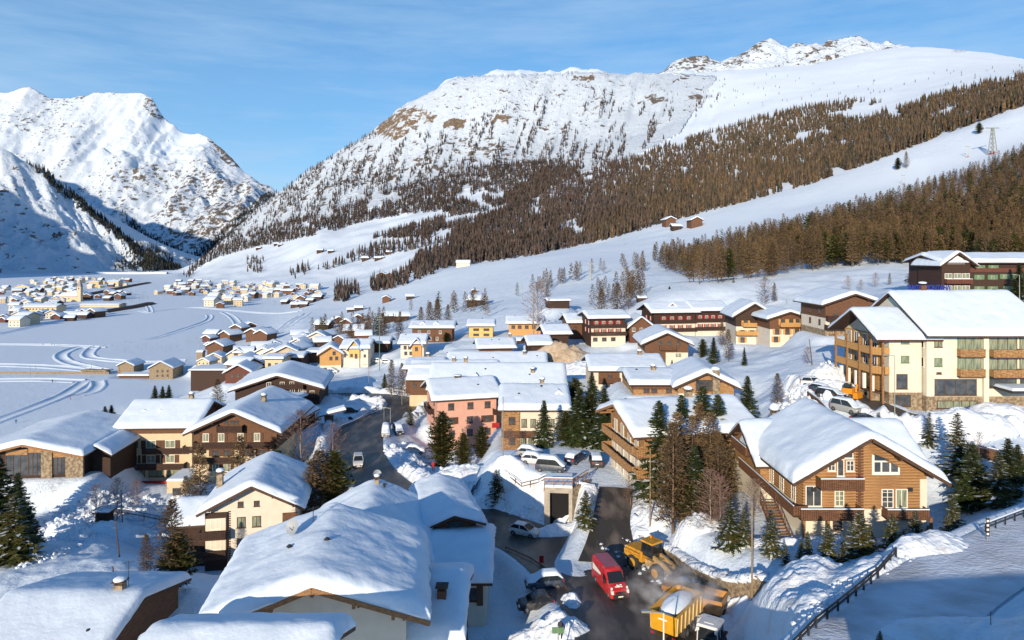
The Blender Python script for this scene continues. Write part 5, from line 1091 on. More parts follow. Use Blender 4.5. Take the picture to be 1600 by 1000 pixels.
h = simple('white2', 'half_timbered_house', 'white house with golden timber left end, between the pink house and the conifers', 'house', 'E', 644, 600, 'white', wins=((661, (819, 833, 862)), (690, (818, 830, 875)),), wsz=(1.0, 1.5), wst='b', ov=1.2, og=.6, ts=.95, nsn=36, pane='c', vents=((811, 3), (848, 6)), chim=((850, 8),))
tw = MB(); tw.box(-h.w / 2 - .05, h.u(812), -.3, h.l * .6, -1, h.h - .1); tw.obj('timber_end', W_['orange'], h.root)
for py_ in (657, 688): h.window('f', h.u(800), h.z(py_), 1.2, 1.4, (0, 0, -.3, 0), 'b')
h.balcony('f', h.u(784), h.u(838), h.z(679), 1.3, (0, 0, -.3, 0), 'brown', snow=False); h.dormer(h.u(875), 3.5, h.h + 1.2, 1.8, 2.2, .2, .8)
# white roof cluster
rn = ['nearest long snow roof of the cluster behind the pink house', 'second long snow roof of the cluster behind the pink house', 'farthest long snow roof of the cluster, below the timber barns', 'short snow roof at the left end of the cluster, above the lone spruce']
for k_, nm, ye, yr, ch, ve, dm in (('roofrow1', rn[0], 612, 566, ((724, 8), (833, 4)), ((828, 3), (757, 5)), ((743, 2.0),)), ('roofrow2', rn[1], 596, 562, ((706, 6),), ((720, 3), (700, 3)), ()), ('roofrow3', rn[2], 578, 549, ((820, 5),), ((770, 3), (840, 4)), ()), ('roofrow4', rn[3], 579, 559, ((664, 6),), ((652, 3),), ())):
    h = simple(k_, 'snow_roofed_house', nm, 'house', 'E', ye, yr, 'cream' if k_ != 'roofrow4' else 'brown', 'brown', .3, ts=.9, nsn=34, chim=ch, vents=ve, og=.8, wins=((ye + 6, tuple(np.linspace(SITES[k_][0] + 8, SITES[k_][1] - 8, 5))),))
    for px_, y_ in dm: h.dormer(h.u(px_), y_, h.h + .6, 3.0, 3.5, .3, 1.6, 'brown')
    gw_ = h.w / 2
    if k_ in ('roofrow1', 'roofrow2'):
        g_ = MB(); g_.box(-gw_ - .02, -gw_ + .5, 1, h.l - 1, h.h * .6, h.h + .3); g_.obj('gable_boards', W_['brown'], h.root)
h = simple('gablehouse', 'brown_gable_house', 'brown timber house with roof vents and a dormer, above the white roof cluster', 'house', 'E', 560, 547, 'brown', ts=.7, vents=((730, 3), (745, 3)), chim=((765, 6),))
h = simple('longhouse', 'long_house', 'long low half-timber, half-stucco house under one smooth roof, left of the stone chimney', 'house', 'E', 582, 553, 'white', 'white', ts=.85, nsn=34, wins=((588, (953, 978)), (601, (950, 980))), wsz=(1, 1.0), chim=((1007, 6),))
tw = MB(); tw.box(h.u(935), h.u(968), -.12, .2, 1.2, h.h - .05); tw.obj('timber_panel', W_['brown'], h.root); h.balcony('f', h.u(936), h.u(968), h.z(597), .8, (0, 0, -.1, 0), 'brown', snow=False); h.window('f', h.u(953), h.z(589), 1.1, 1.0, (0, 0, -.13, 0), 'b')
simple('stonechim', 'low_timber_house', 'low timber house joined to the left of the gabled house with the stone chimney', 'house', 'E', 604, 576, 'orange', 'brown', wins=((610, (1010, 1022, 1045)),), wsz=(1.1, .9), ts=.85, nsn=34, chim=((1029, 5),), vents=((1002, 5), (1067, 5)))
h = simple('gablechim', 'gabled_timber_house', 'gabled timber house with a tall stone chimney and large blue glazing', 'house', 'G', 610, 585, 'white', 'orange', .35, ts=1.0, nsn=36, og=1.3, ov=1.2, beams='dark')
h.window('f', h.u(1101), h.z(602), 3.2, 2.0, (0, 0, -.07, 0), 'b', bars=(3, 1), name='glazing'); ch_ = MB(); ch_.box(-.62, .62, -1.2, .1, -3, 3.4); c_ = ch_.obj('stone_chimney', W_['stone'], h.root, (h.u(1117), 0, h.z(606))); sn_ = MB(); sn_.blob((0, -.55, 3.6), (.85, .85, .4), n=10, j=.06); sn_.obj('chimney_snow', m_snow, c_, smooth=True)
# balconied house in the centre
h = H('balcony', 'balconied_house', 'tall end-on house with tiers of golden balconies, behind the central larches', 'house')
hh_, rr_ = dims(h, 682, 620, 'E', 1.2, ts=1.0); w = h.w / 2; 
h.block(-w, w, 0, h.l, hh_, rr_, 'x', low='white', up='orange', hl=hh_ * .72, ov=1.3, og=2.0, ts=1.0, nsn=44, beams='light')
for z_ in (hh_ * .66, hh_ * .33): h.balcony('l', .2, 12.8, z_, 1.6, (-w, 0, 0, 0), 'orange', snow=False); h.balcony('f', -w - 1.5, -w + 3, z_, 1.3, (0, 0, 0, 0), 'orange', snow=False)
for z_ in (hh_ * .66 + 1.2, hh_ * .33 + 1.2, 1.3):
    for y_ in (2.5, 5.2, 8, 10.8): h.window('l', y_, z_, 1.1, 1.9, (-w, 0, 0, 0), 'w', bars=(1, 0), pane='g', out=.1, name='french_window')
    for x_ in (-w + 2, -w + 6, -w + 10): h.window('f', x_, z_, 1.1, 1.4, (0, 0, 0, 0), 'b', out=.1)
h.window('l', 6.5, hh_ + 1.5, 1.0, 1.6, (-w, 0, 0, 0), 'w', out=.1); h.chimney(2, 6.5, hh_ + rr_ + .4, .9, 1.3)
# right hand chalets
h = simple('chalet1', 'dark_gabled_chalet', 'dark-topped white chalet with two balconies, just left of the cream apartment building', 'chalet', 'G', 479, 461, 'white', 'brown', .55, wins=((494, (1306, 1345)), (507, (1300, 1320, 1336)), (519, (1300, 1322, 1340))), wsz=(1.1, 1.3), wst='b', bal=((1290, 1325, 500, 1.2), (1288, 1340, 514, 1.4)), ts=.9, nsn=34, ov=1.5, og=1.5, beams='dark')
st_ = MB(); st_.box(-h.w/2 - .1, h.w/2 + .1, -.1, h.l, -3, 1.2); st_.obj('stone_base', W_['stone'], h.root)
for y_ in (3, 8): h.window('l', y_, h.z(505), 1, 1.3, (-h.w / 2, 0, 0, 0), 'b'); h.window('l', y_, h.z(488), 1, 1.3, (-h.w / 2, 0, 0, 0), 'b', out=.07)
simple('chalet2', 'honey_chalet', 'small chalet with honey-coloured shutters and balcony on a white ground floor', 'chalet', 'G', 501, 489, 'white', 'brown', .62, wins=((503, (1223, 1236, 1246)), (518, (1214, 1230, 1245)), (530, (1212, 1240))), wsz=(1.1, 1.4), sh='y', wst='b', bal=((1218, 1253, 510, 1.1),), balm='honey', ts=.8, nsn=30, ov=1.2, og=1.2, beams='dark')
simple('chalet2b', 'honey_balcony_chalet', 'chalet with long honey-coloured balcony, left neighbour of the honey-shuttered chalet', 'chalet', 'G', 498, 476, 'white', 'dark', .6, wins=((505, (1165, 1190)), (520, (1160, 1175, 1192)), (531, (1160, 1190))), wsz=(1.1, 1.4), sh='y', bal=((1149, 1205, 523, 1.5), (1160, 1192, 510, 1.2)), balm='honey', ts=.9, nsn=30, ov=1.3, og=1.3, beams='dark')
h = simple('darkhotel', 'dark_timber_hotel', 'long dark timber hotel with green shutters at the foot of the wood, top right', 'hotel', 'E', 412, 395, 'dark', wins=((433, (1530, 1551)), (451, (1530, 1551, 1575)), (418, (1531, 1552)), (432, (1570, 1590))), wsz=(1.3, 1.2), wst='g', sh='g', pane='c', ts=.9, nsn=34, ov=1.4)
w_ = h.w / 2; x0_ = -w_; x1_ = h.u(1512)
h.block(x0_ - .4, x1_, -1.0, 9, h.h - .3, 2.6, 'y', low='dark', ov=1.2, og=1.5, ts=.9, nsn=26, beams='dark', name='gable_snow')
gl_ = MB(); xm_ = (x0_ + x1_ - .4) / 2; gl_.add([(xm_ - 2.2, -1.06, h.h - .4), (xm_ + 2.2, -1.06, h.h - .4), (xm_ + 1.9, -1.06, h.h + .8), (xm_, -1.06, h.h + 1.9), (xm_ - 1.9, -1.06, h.h + .8)], [(0, 1, 2, 3, 4)]); gl_.obj('gable_window', m_wframe, h.root)
for py_ in (431, 450): 
    for px_ in (1478, 1492, 1505): h.window('f', h.u(px_), h.z(py_), 1.9, 1.3, (0, 0, -1, 0), 'w', sh='g' if False else None, bars=(1, 0)) if False else h.window('f', h.u(px_), h.z(py_), 1.9, 1.3, (0, 0, -1, 0), 'w', shut=None, bars=(1, 0), pane='c')
    h.balcony('f', h.u(1471), h.u(1511), h.z(py_ + 11), 1.2, (0, 0, -1, 0), 'redbrown')
bd_ = MB(); bd_.box(x0_, w_, -.14, 0, h.z(425), h.z(419)); bd_.obj('timber_band', W_['redbrown'], h.root)
# red-shuttered hotel group
for k_, nm, ye, yr, pxs, rws, lab in (('red1', 'red_shuttered_hotel', 490, 472, (1037, 1050, 1063, 1076), (498, 511), 'dark hotel with two rows of red shutters and a small roof gable'), ('red1b', 'red_shuttered_annex', 487, 470, (1094, 1104, 1114, 1125), (496, 509), 'right annex of the hotel with bright red shutters and a pale frieze'),
        ('red2', 'red_shuttered_chalet', 499, 484, (932, 943, 954, 966), (505, 517), 'tall chalet with red shutters and white ground floor, above the brown snow heap')):
    h = simple(k_, nm, lab, 'hotel', 'E', ye, yr, 'dark', ts=.9, nsn=30, og=1.5, ov=1.3)
    wh = MB(); wh.box(-h.w / 2 - .03, h.w / 2 + .03, -.1, .1, -2, h.z(rws[1] - 5)); wh.obj('white_storey', W_['white'], h.root)
    for r_i, py_ in enumerate(rws):
        for p_ in pxs: h.window('f', h.u(p_), h.z(py_), .95, 1.4, (0, 0, -.1 if r_i else 0, 0), 'w', shut='r', bars=(1, 0))
        h.balcony('f', -h.w / 2 - .3, h.w / 2 + .3, h.z(py_ + 6), .9, (0, 0, -.1, 0), 'dark', snow=False)
        for y_ in (3, 7): h.window('l', y_, h.z(py_), .9, 1.3, (-h.w / 2, 0, 0, 0), 'w', shut='r')
    if k_ == 'red2':
        for p_ in (944, 958, 930): h.window('f', h.u(p_), h.z(530), 1.5, 1.2, (0, 0, -.1, 0), 'b', bars=(1, 0))
    if k_ == 'red1': h.dormer(h.u(1054), 2.2, h.h + 1.2, 3, 3, .2, 1.2)
simple('brownwing', 'brown_gable_wing', 'brown gabled wing with sloping white roof, right of the red-shuttered chalet', 'house', 'G', 515, 497, 'redbrown', 'brown', wins=((515, (990, 1002)),), wst='w', ts=.8)
simple('brownbarn', 'brown_house', 'plain brown timber house left of the red-shuttered chalet', 'house', 'E', 506, 489, 'brown', wins=((512, (899, 912)),), ts=.8, og=1.2)
simple('barn2', 'dark_barn', 'dark timber barn with white roof, upper of the two barns by the brown snow heap', 'barn', 'E', 524, 506, 'dark', ts=.8, og=1.3)
simple('barn3', 'dark_low_barn', 'dark timber barn with white roof, lower of the two barns by the brown snow heap', 'barn', 'E', 541, 523, 'dark', ts=.8, og=1.3)
simple('shedbarn', 'brown_barn_house', 'brown timber house with three roof vents, left of the two dark barns', 'house', 'E', 546, 527, 'brown', ts=.8, og=1.5, vents=((770, 3), (782, 3)), chim=((801, 5),))
simple('honeylong', 'honey_timber_house', 'honey-coloured timber house with a row of openings, upper right of the village centre', 'house', 'E', 507, 493, 'honey', wins=((511, (802, 812, 823, 834, 843)),), wsz=(1.4, 1.3), ts=.8, og=1.2, vents=((805, 5),))
simple('honey2', 'yellow_block_house', 'yellow block-like house with brown right gable above the village', 'house', 'E', 511, 498, 'yellow', wins=((515, (744, 760)), (523, (744, 760))), wsz=(2.2, .9), ts=.8, vents=((753, 5),))
h = simple('brown640', 'two_dormer_house', 'long brown timber house with two round dormers and a dark gable end', 'house', 'E', 514, 501, 'brown', wins=((519, (655, 670, 688)), (529, (672, 683))), wst='w', ts=.8, og=1.3)
for p_ in (660, 681): h.dormer(h.u(p_), 1.5, h.h + .5, 2.4, 3, .3, 1.0, 'honey')
h = simple('cream620', 'cream_gabled_house', 'cream house with an orange centre gable, beside the tall crane-like mast', 'house', 'E', 539, 521, 'white', wins=((543, (633, 640)), (552, (634, 642))), ts=.8, vents=((631, 4),))
h.block(h.u(644), h.u(659), -.5, 6, h.h - .5, 2.0, 'y', low='honey', ov=.7, og=.8, ts=.8, nsn=18, name='gable_snow'); h.window('f', h.u(651), h.z(545), 1, 1.3, (0, 0, -.5, 0), 'b')
simple('yellow1', 'orange_gable_house', 'white and orange gabled house, left one of the bright pair', 'house', 'G', 556, 543, 'white', 'honey', .4, wins=((560, (517, 526)), (552, (522,)), (577, (508, 520))), ts=.9, beams='light')
h = simple('yellow2', 'white_orange_house', 'white house with orange gable bay and scattered small windows, right one of the bright pair', 'house', 'E', 546, 529, 'white', wins=((556, (539, 570)), (567, (552,))), wsz=(.8, 1.0), ts=.9)
h.block(h.u(546), h.u(562), -.6, 6, h.h + .1, 2.4, 'y', low='white', up='yellow', hl=3.2, ov=.8, og=.9, ts=.9, nsn=20, name='gable_snow'); h.window('f', h.u(550), h.z(555), .9, 1.1, (0, 0, -.67, 0), 'b'); h.window('f', h.u(557), h.z(556), .9, 1.6, (0, 0, -.67, 0), 'b'); h.window('f', h.u(554), h.z(542), .7, .8, (0, 0, -.67, 0), 'b')
simple('dark575', 'dark_timber_house', 'dark timber house with snow roof behind the white and orange house', 'house', 'E', 538, 526, 'dark', ts=.7)
h = simple('stonechalet', 'gabled_chalet', 'gabled chalet, timber left and cream right, below the red-shuttered hotel', 'chalet', 'G', 541, 522, 'white', 'brown', .62, wins=((536, (1032, 1046, 1060)),), wsz=(1, 1.3), ts=1.0, nsn=36, ov=1.4, og=1.5, bal=((1030, 1056, 546, 1.2),), balm='brown', beams='dark')
tw = MB(); tw.box(-h.w / 2, h.u(1040), -.12, .1, 0, h.h * .65); tw.obj('timber_panel', W_['brown'], h.root); h.window('f', h.u(1060), h.z(555), 1.8, 1.3, (0, 0, 0, 0), 'w', pane='c'); 
for p_ in (1018, 1030): h.window('f', h.u(p_), h.z(555), 1, 1.3, (0, 0, -.12, 0), 'b')
for k_, nm, lab, kd, ye, yr, lw in (('beige1', 'beige_garage', 'small beige flat house left of the dark green-posted house', 'E', 562, 553, 'cream'), ('beige0', 'brown_small_house', 'small brown house at the left end of the low row', 'E', 570, 555, 'brown'), ('dark440', 'dark_blue_house', 'shaded dark house between the beige one and the orange gable', 'E', 560, 549, 'dark'),
      ('brown480', 'narrow_brown_house', 'narrow brown house behind the orange gable', 'E', 552, 544, 'brown'), ('brown350', 'redbrown_chalet', 'red-brown gabled chalet beside the tall larch, edge of the plain', 'G', 585, 572, 'redbrown'), ('canopy', 'long_dark_shelter', 'long dark open shelter with a thin snow roof', 'E', 580, 574, 'dark'),
      ('wood360', 'cream_plain_house', 'cream house with dark gable at the edge of the snow plain', 'G', 556, 546, 'cream'), ('stoneA', 'small_stone_house', 'small stone house on the plain, left of the larger one', 'G', 573, 566, 'stone'), ('stoneB', 'stone_house', 'larger stone gable house on the plain with dark windows', 'G', 577, 566, 'stone'),
      ('lowrow', 'low_snowy_annex', 'long low annex between the two stone houses on the plain', 'E', 588, 583, 'brown'), ('garage', 'grey_garage', 'small shaded garage with a thick square of snow on top', 'E', 655, 641, 'dark'), ('lowroof', 'round_snow_cabin', 'low cabin under a rounded snow cap, left of the bus shelter', 'E', 634, 620, 'brown'),
      ('hut860', 'hillside_hut', 'dark log hut alone on the slope above the village', 'E', 471, 465, 'dark'), ('slopehouse', 'piste_edge_house', 'small pale house far up at the edge of the ski slope', 'E', 411, 406, 'white')):
    wn = {'stoneB': ((580, (246, 254, 262)), (587, (246, 254, 262))), 'brown350': ((587, (363, 372, 381)),), 'wood360': ((560, (364, 374)),), 'beige1': ((570, (421, 432)),)}.get(k_, ())
    simple(k_, nm, lab, 'house' if 'hut' not in nm and 'shelter' not in nm else 'hut', kd, ye, yr, lw, wins=wn, ts=.7 if k_ not in ('canopy', 'slopehouse') else .5, nsn=20, ov=.8, og=.8)
h = H('stonetower', 'stone_tower', 'narrow stone tower with a small snow cap beside the long shelter', 'tower'); h.block(-1.6, 1.6, 0, 3.4, 6.6, .8, 'x', low='stone', ov=.3, og=.3, ts=.5, nsn=12)
# ---------------------------------------------------------------- trees that stand out one by one: (kind, base column, base row, top row, label)
def T_(key, px, pyb, pyt, label, D=None, name=None, cat='tree', wide=1.0, group=None, dmin=24):
    if D is None: p = G(px, pyb, dmin)
    else: X = (px - 800) / F * D; p = Vector((X, D, float(tz(X, D))))
    h = max(1.0, (HY - pyt) / F * p.y + ZC - p.z)
    nm = name or {'s': 'spruce_tree', 'p': 'pine_tree', 'l': 'larch_tree', 'b': 'bare_tree'}[key[0] if not key.startswith('snowy') else 's']
    return tree(key, p - Vector((0, 0, .3)), h, label, group, name=nm, cat=cat, wide=wide)
for a in [
 ('pine0',690,748,640,'tall dark pine left of three beside the pink house',127,1.0),('pine1',724,738,674,'middle conifer in front of the pink house',126,1.0),('pine2',752,732,664,'right conifer in front of the pink house, below its red cloth',128,1.1),
 ('spruce0',850,706,622,'frosted spruce standing before the half-timbered house',112,1.1),
 ('pine1',884,700,640,'short dark conifer at the left of the thick clump by the car park',114,1.3),('spruce1',905,703,602,'tallest dark spruce of the clump behind the parked black cars',112,1.35),('pine2',922,700,612,'broad conifer in the middle of the clump by the car park',114,1.2),('spruce2',944,696,603,'right-hand spruce of the clump behind the parked black cars',110,1.3),('pine0',898,655,588,'dark conifer rising behind the car park clump, left of centre',135,1.1),('spruce1',925,650,578,'pointed conifer behind the car park clump, nearest the long house',138,1.2),
 ('spruce0',1030,790,622,'tall spruce at the left edge of the big central grove',88,1.2),('larch0',1058,815,640,'bare larch second from the left in the central grove',82,1.25),('larch1',1082,810,645,'bare larch in the middle of the central grove',85,1.2),('spruce2',1098,800,598,'tallest spruce behind the larches of the central grove',92,1.2),
 ('spruce1',1122,796,612,'dark spruce right of the tallest one in the central grove',92,1.2),('larch2',1122,826,668,'golden larch at the right front of the central grove',80,1.2),('pine0',1072,815,728,'small dark pine at the foot of the central grove',79,1.2),('pine1',1100,826,735,'dark pine low in the middle of the central grove',78,1.2),('larch1',1045,800,660,'thin larch between spruce and house corner in the central grove',90,1.1),('larch0',1140,800,690,'slender larch at the right end of the central grove',85,1.1),
 ('spruce0',1168,720,584,'tall spruce behind the log chalet roof, left of the yellow-brown mast',108,1.15),('spruce2',1150,700,640,'dark conifer just behind the left gable of the log chalet',104,1.2),
 ('larch2',1215,662,580,'bare greyish larch behind the log chalet roof',112,1.3),('spruce1',1163,590,540,'slim spruce on the slope right of the gabled timber house',150,.9),('spruce0',1115,570,525,'green spruce beside the brown larch above the stone chimney',165,1.3),('larch0',1138,582,512,'brown larch beside the green spruce above the stone chimney',162,1.2),('larch1',1128,545,500,'bare larch on the slope right of the gabled chalet',185,1.2),('pine2',1098,545,528,'small round pine right of the gabled chalet',185,1.3),('spruce2',1050,572,560,'little spruce below the gabled chalet',182,1.3),
 ('pine0',1426,457,422,'lone dark green pine in the meadow behind the sign letters',200,1.7),('spruce0',1592,460,408,'dark spruce in front of the dark timber hotel, right edge',168,1.3),
 ('snowy0',1374,678,640,'small snowy spruce left of three behind the log chalet roof',97,1.1),('snowy1',1425,675,648,'low snow-dusted spruce between roof and apartment building',97,1.4),('snowy2',1452,690,640,'snowy spruce just right of the log chalet roof ridge',93,1.2),('snowy0',1496,742,640,'tall spruce with snow flecks beside the heap, right of the chalet',86,1.35),
 ('spruce1',1520,790,690,'dark shaded spruce right of the log chalet, left one',80,1.5),('snowy1',1560,815,700,'large dark spruce loaded with snow at the right edge',76,1.6),('spruce2',1590,775,690,'dark spruce against the fence at the right edge',82,1.4),('bare1',1530,745,672,'pale bare tree in front of the snow heap, right',86,.9),
 ('snowy2',1490,825,766,'small dark spruce beside the drainpipe of the log chalet',68,1.3),('snowy0',1482,838,795,'tiny sunlit spruce in front of the chalet corner',66,1.3),
 ('snowy1',1140,885,775,'sunlit spruce above the stone wall, left of a pair',70,1.45),('snowy2',1163,880,790,'reddish spruce above the stone wall, right of a pair',70,1.3),('snowy0',1206,870,800,'dark spruce below the outside stair',67,1.4),('snowy1',1228,880,845,'tiny spruce at the start of the front row',64,1.2),('snowy2',1262,880,825,'thin frosted spruce in the front row',63,1.2),('snowy0',1294,880,812,'young light green spruce in the front row, left of the tallest',62,1.4),
 ('snowy1',1344,878,792,'tallest light green spruce of the front row before the chalet',62,1.6),('snowy2',1394,868,796,'leaning spruce with pale stake in the front row',62,1.4),('snowy0',1430,842,792,'dark spruce at the right end of the front row',65,1.4),('snowy1',1375,1003,978,'small green spruce tip at the bottom edge',43,1.3),
 ('snowy2',915,806,762,'small spruce beside the garage opening and driveway',84,1.5),('snowy0',775,757,730,'little spruce on the snow mound by the lamp pole',100,1.4),('snowy1',641,672,632,'conical spruce beside the small car park on the bend',152,1.4),('spruce1',601,612,582,'lone dark spruce on the open slope beside a bare larch',190,1.3),
 ('larch1',500,800,700,'big golden larch left of its green twin, by the road bend',104,1.6),('pine2',522,798,702,'green pine twin of the golden larch by the road bend',105,1.35),('larch0',486,810,715,'thin larch on the left of the golden pair',103,1.2),('bare0',470,700,640,'pale bare tree in shade above the road bend',122,1.3),('bare1',520,705,660,'pinkish bare tree beside the shaded bend',120,1.3),
 ('larch2',375,750,678,'larch in front of the gabled cream hotel',116,1.3),('pine0',430,738,700,'dark round pine in the shade right of the gabled hotel',118,1.5),('larch0',312,765,690,'bare thin larch at the corner of the cream hotel',112,1.0),
 ('larch1',268,952,775,'large bare larch leaning over the shaded snow, lower left',74,1.3),('pine1',278,950,830,'dark pine at the foot of the large bare larch',74,1.25),('larch2',228,900,830,'small bare larch left of the big one',80,1.2),
 ('spruce2',-8,870,705,'tall dark spruce cut by the left edge',88,1.4),('snowy0',22,868,765,'dark spruce second from the left edge',86,1.7),('spruce1',45,850,790,'smaller spruce at the left edge below the low hall',92,1.4),('spruce0',28,790,735,'spruce in front of the glazed hall, left edge',106,1.2),
 ('bare0',150,805,755,'bare bush tree beside the round snow boulders',104,1.2),('bare1',183,810,745,'thin bare tree by the wooden fence, lower left',106,1.0),('bare0',212,785,748,'small reddish bare tree in front of the cream hotel',116,1.1),('larch1',290,800,740,'thin bare larch behind the white house roof',108,.9),
 ('spruce0',164,650,633,'small dark spruce left of a pair above the hall roof',210,1.4),('spruce1',174,652,631,'small dark spruce right of a pair above the hall roof',212,1.4),('spruce2',242,618,601,'left of three small spruces on the plain behind the hotel',250,1.4),('spruce0',254,619,602,'middle of three small spruces on the plain behind the hotel',250,1.4),('spruce1',264,616,600,'right of three small spruces on the plain behind the hotel',252,1.4),
 ('larch1',340,628,590,'golden brown larch beside the red-brown chalet',190,1.5),('larch0',612,622,560,'tall bare larch in the open slope left of the snow roofs',180,1.2),('larch2',628,618,565,'bare larch right of the tall one, left of the snow roofs',178,1.2),('bare0',640,640,598,'bushy bare tree below the short snow roof',170,1.3),
 ('larch0',598,546,488,'reddish larch above the white and orange house',262,1.2),('larch1',658,515,478,'bare larch above the two-dormer house, left',280,1.2),('larch2',672,512,470,'bare larch above the two-dormer house, middle',282,1.2),('larch0',684,512,466,'bare larch above the two-dormer house, right',284,1.2),('larch1',700,512,474,'bare larch above and right of the two-dormer house',290,1.1),
 ('larch2',548,545,505,'brown larch in the scrub behind the bright pair of houses',268,1.3),('pine1',697,540,518,'dark shaded pine at the gable end of the two-dormer house',262,1.5),('larch1',625,520,485,'thin larch beside the lattice mast',275,1.0),
 ('bare1',1195,472,432,'bare tree in the meadow left of the dark-topped chalet',240,1.5),('larch2',1210,475,440,'small bare larch in the meadow left of the dark-topped chalet',242,1.1),('bare0',1325,455,430,'bare shrub in the meadow, left of three',230,1.2),('bare1',1368,450,425,'reddish bare shrub in the meadow, right of three',230,1.3),('bare0',1345,452,436,'small bare shrub in the meadow, middle of three',230,1.4),
 ('larch0',1390,448,425,'thin bare sapling in the meadow near the lone pine',230,1.0),('bare0',1262,570,540,'leafless shrub beside the pole above the car park',135,1.3),('larch1',1146,452,432,'single golden bush-like larch at the meadow edge',275,1.6),('pine2',1046,458,446,'small green pine at the snowy rim above the red-shuttered hotel',275,1.5),
 ('larch0',940,482,450,'golden larch left of the row above the red-shuttered chalet',265,1.6),('larch1',965,482,440,'golden larch of the row above the red-shuttered chalet',262,1.7),('larch2',982,478,438,'brown larch of the row above the red-shuttered chalet',262,1.5),('larch0',1000,472,444,'right-hand larch of the row above the red-shuttered chalet',268,1.4),
 ('bare1',840,492,440,'bare tree behind the wooden mast, above the dark barns',255,1.2),('larch2',855,470,442,'small larch up the slope above the barns',330,1.2),
 ('bare0',796,720,668,'leafless shrub below the half-timbered house',114,1.4),('bare1',985,790,755,'bare brush below the balconied house',88,1.4),('bare0',1180,800,745,'leafless shrub beside the chalet deck',78,1.4),
 ('pine1',1403,265,246,'dark tree left of a pair alone on the upper piste',None,1.3),('larch0',1416,263,236,'thin tree right of a pair alone on the upper piste',None,1.2),('pine0',1530,209,191,'lone dark pine at the top of the piste',None,1.4)]:
    key, px, b, t, lab, D, wd = a; T_(key, px, b, t, lab, D, wide=wd * (1.12 if D and D < 150 else 1), dmin=24 if D else 650)
# brush and scrub, nobody could count
def scrub(name, label, poly, n, h, c, dmin=24, seed=0, pr=None):
    r = np.random.default_rng(seed); a = np.array(poly, float); pts = []
    px = r.uniform(a[:, 0].min(), a[:, 0].max(), n * 4); py = r.uniform(a[:, 1].min(), a[:, 1].max(), n * 4); k = inpoly(px, py, poly); px, py = px[k][:n], py[k][:n]
    X, Y, Z, ok = ray(px, py, dmin); p = np.stack([X, Y, Z - .1], 1)[ok]; m = len(p)
    T = crown('bare', 16, 5, seed, 1.6)[0]; T = T * np.array([1.3, 1.3, 1])
    merged(name, label, p, r.uniform(h * .6, h * 1.3, m), r.uniform(0, 6.28, m), mixc([c, tuple(x * .6 for x in c)], (1, 1), m), [T], np.zeros(m, int))
scrub('brush', 'reddish brush around the parked cars and below the balconied house', [(965,770),(985,745),(1030,790),(1025,830),(990,800)], 60, 2.2, (0.16, 0.09, 0.06), 60, 1)
scrub('brush', 'leafless scrub on the slope behind the bright pair of houses', [(470,545),(500,515),(620,508),(640,520),(560,530),(500,550)], 120, 4, (0.13, 0.08, 0.06), 240, 2)
scrub('brush', 'thin bushes on the snowy bank in front of the cream hotel', [(130,800),(180,760),(300,770),(300,800),(200,830)], 40, 2.0, (0.2, 0.13, 0.09), 80, 3)
scrub('brush', 'dark brush on the steep bank left of the cream hotel', [(40,780),(100,735),(150,710),(150,740),(90,775),(50,800)], 60, 1.8, (0.08, 0.06, 0.05), 80, 4)
scrub('brush', 'undergrowth below the central grove', [(1020,830),(1030,780),(1160,790),(1170,830),(1100,850)], 90, 2.6, (0.13, 0.09, 0.06), 60, 5)
scrub('brush', 'pink twiggy scrub beside the shaded road bend', [(440,790),(450,735),(480,700),(545,700),(560,760),(540,800)], 40, 2.4, (0.3, 0.2, 0.2), 90, 6)
scrub('brush', 'frosted stems beside the balconied hotel drive', [(1205,660),(1215,625),(1260,620),(1262,650)], 30, 1.8, (0.2, 0.15, 0.12), 90, 7)
for a in [('larch0',1052,828,655,'bare larch in front of the balconied house corner',78,1.3),('larch2',1110,830,640,'dense brown larch at the heart of the central grove',84,1.3),('spruce0',1085,820,690,'dark spruce low in the front of the central grove',79,1.3),('larch1',1092,800,625,'tall thin larch just left of the tallest spruce',90,1.2),('spruce2',1065,805,612,'green spruce right of the grove left edge',91,1.2),('bare1',1110,845,730,'pale-stemmed birch at the front foot of the grove',75,1.3),('bare0',1125,842,740,'second pale-stemmed birch at the grove foot',75,1.2),
  ('snowy0',1252,872,838,'low snowy spruce beside the chalet stair foot',65,1.5),('snowy2',1318,884,838,'short spruce between the two tallest of the front row',61,1.5),('snowy1',1360,858,815,'small spruce against the chalet terrace',67,1.5),('snowy0',1412,858,822,'bushy little spruce under the chalet balcony',66,1.5),('snowy2',1450,850,815,'dark little spruce at the chalet right corner',67,1.5),
  ('spruce0',1575,830,680,'tall shaded spruce close to the right edge',79,1.4),('spruce2',1540,800,735,'dark spruce between two larger ones at the right',80,1.5),('snowy0',1500,800,745,'snow-loaded spruce left of the dark trees, right',82,1.4),('snowy2',1508,770,700,'snowy spruce behind the chalet right eave',88,1.3)]:
    key, px, b, t, lab, D, wd = a; T_(key, px, b, t, lab, D, wide=wd)

scrub('brush', 'snowed-in bushes on the allotments beside the snow plain', [(180,545),(240,530),(400,525),(440,520),(430,545),(300,552),(200,556)], 170, 2.6, (0.09, 0.08, 0.07), 240, 8)
scrub('brush', 'scrubby larch saplings between the houses in the middle of the village', [(430,600),(500,560),(640,560),(640,600),(560,612),(440,620)], 30, 3.2, (0.12, 0.08, 0.055), 150, 9)
scrub('brush', 'bushes along the stream in the far valley', [(150,470),(160,460),(230,458),(240,470),(180,476)], 90, 6, (0.1, 0.075, 0.07), 600, 10)
